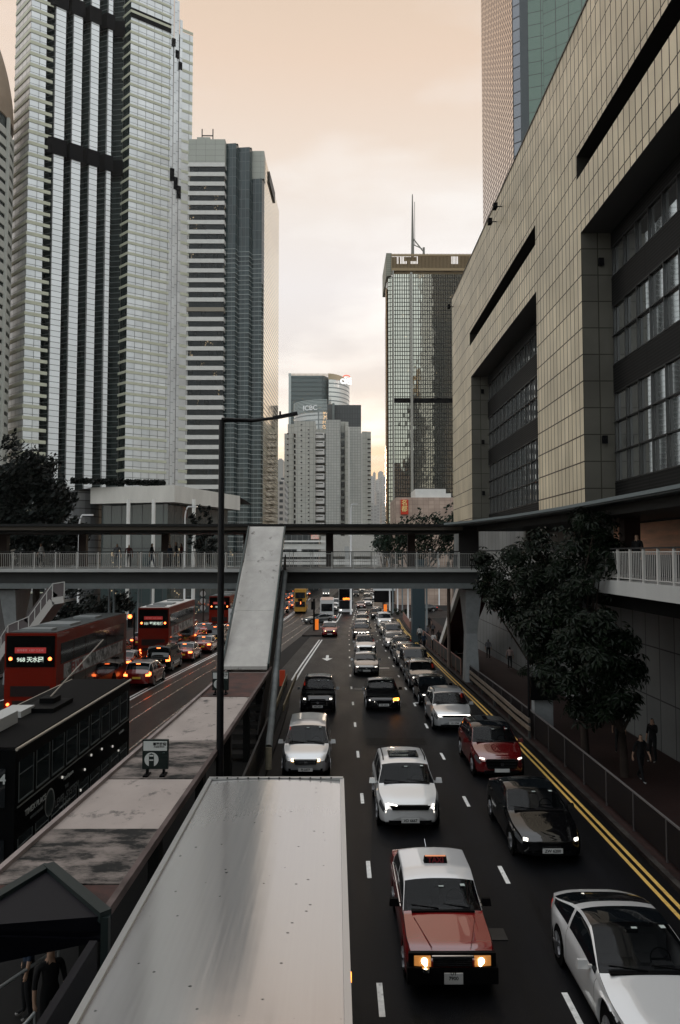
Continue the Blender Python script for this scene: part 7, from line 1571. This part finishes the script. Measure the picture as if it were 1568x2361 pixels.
# flyover behind the footbridge
fo = thing('flyover', 'pale concrete flyover parapets crossing behind the footbridge', 'flyover', (-5, 200, gz(200)))
def pseg(x0, x1, y0, y1, Y, m, nm_, dep=6):
    a, b = at(x0, y0, Y), at(x1, y1, Y); q = MB(); q.span(a.x, b.x, Y, Y + dep, b.z, a.z); q.build(nm_, m, fo)
pseg(560, 752, 1246, 1250, 230, m_white, 'parapet', 1); pseg(560, 752, 1254, 1266, 231, m_white, 'deck_edge', 9); pseg(570, 760, 1272, 1284, 215, m_white, 'deck_edge', 9); pseg(640, 870, 1290, 1293, 190, m_white, 'parapet', 1); pseg(640, 870, 1296, 1302, 190, m_white, 'deck_edge', 8)
for xq in (600, 690, 800): 
    p = at(xq, 1260, 222); q = MB(); q.box(p.x, 222, (p.z + gz(222)) / 2, 1.5, 1.5, p.z - gz(222)); q.build('pier', conc, fo)
pb_ = thing('low_building', 'dark glazed building with a lit poster behind the footbridge, left of the concrete block', 'building', (-14, 250, gz(250)))
a, b = at(645, 1222, 245), at(735, 1300, 245); q = MB(); q.span(a.x, b.x, 245, 260, gz(245), a.z); q.build('wall', GRID('poster_building', (.03, .035, .035), (.07, .075, .075), (.15, .15, .15), 2, 3.2, .12, .3, pane=0), pb_)
a, b = at(717, 1222, 244.8), at(735, 1243, 244.8); q = MB(); q.span(a.x, b.x, 244.7, 244.95, b.z, a.z); q.build('poster', P('poster_pink', (.6, .42, .36), .5, noise=.7, nscale=1.0, dirt=((.5, .08, .05), .5, .6), dirtscale=1, emit=(1, .8, .7), es=.15), pb_)

hr = thing('handrail', 'worn steel handrail on the tram platform at the bottom left corner', 'handrail', (-5, 11, .2))
q = MB(); q.tube([(-5.9, 10.2, 1.15), (-4.9, 12.4, 1.15), (-4.9, 12.4, .22)], .03, 8); q.build('rail', P('rail_dull2', (.30, .32, .32), .3, metal=.6), hr)
q = MB(); q.tube([(-5.5, 9.9, .22), (-4.7, 11.0, .95), (-4.7, 11.0, .22)], .03, 8); q.build('rail', P('rail_dull2', (.30, .32, .32), .3, metal=.6), hr)
# ---- haze
hz = MB(); hz.span(-2000, 2000, -120, 2400, -8, 330); hm = bpy.data.materials.new('haze'); hm.use_nodes = True; hn = hm.node_tree.nodes; hn.clear()
ho = hn.new('ShaderNodeOutputMaterial'); hv = hn.new('ShaderNodeVolumePrincipled'); hv.inputs['Color'].default_value = (.95, .92, .88, 1); hv.inputs['Density'].default_value = .00006; hv.inputs['Anisotropy'].default_value = .3
hm.node_tree.links.new(hv.outputs[0], ho.inputs['Volume']); hob = hz.build('haze', hm); tag(hob, 'thin pale evening haze over the whole street', 'haze', None, 'stuff')

# ================================================================ stretch the survey plan to true distances (28 mm lens)
_done = set()
KIDS = {}
for o in bpy.data.objects: KIDS.setdefault(o.parent, []).append(o)
def stretch(o):
    o.location.y *= SY
    if o.type == 'MESH' and o.data.name not in _done:
        _done.add(o.data.name); vs_ = o.data.vertices; n = o.name.split('.')[0]
        if n in ('wheel', 'rim', 'round_emblem') and len(vs_):
            cy_ = sum(v.co.y for v in vs_) / len(vs_)
            for v in vs_: v.co.y += cy_ * (SY - 1)
        else: o.data.transform(Matrix.Diagonal((1, SY, 1, 1)))
    for k in KIDS.get(o, []): stretch(k)
for o in KIDS.get(None, []):
    if o.type in ('CAMERA', 'LIGHT'): continue
    if 'real' in o: del o['real']; continue
    stretch(o)
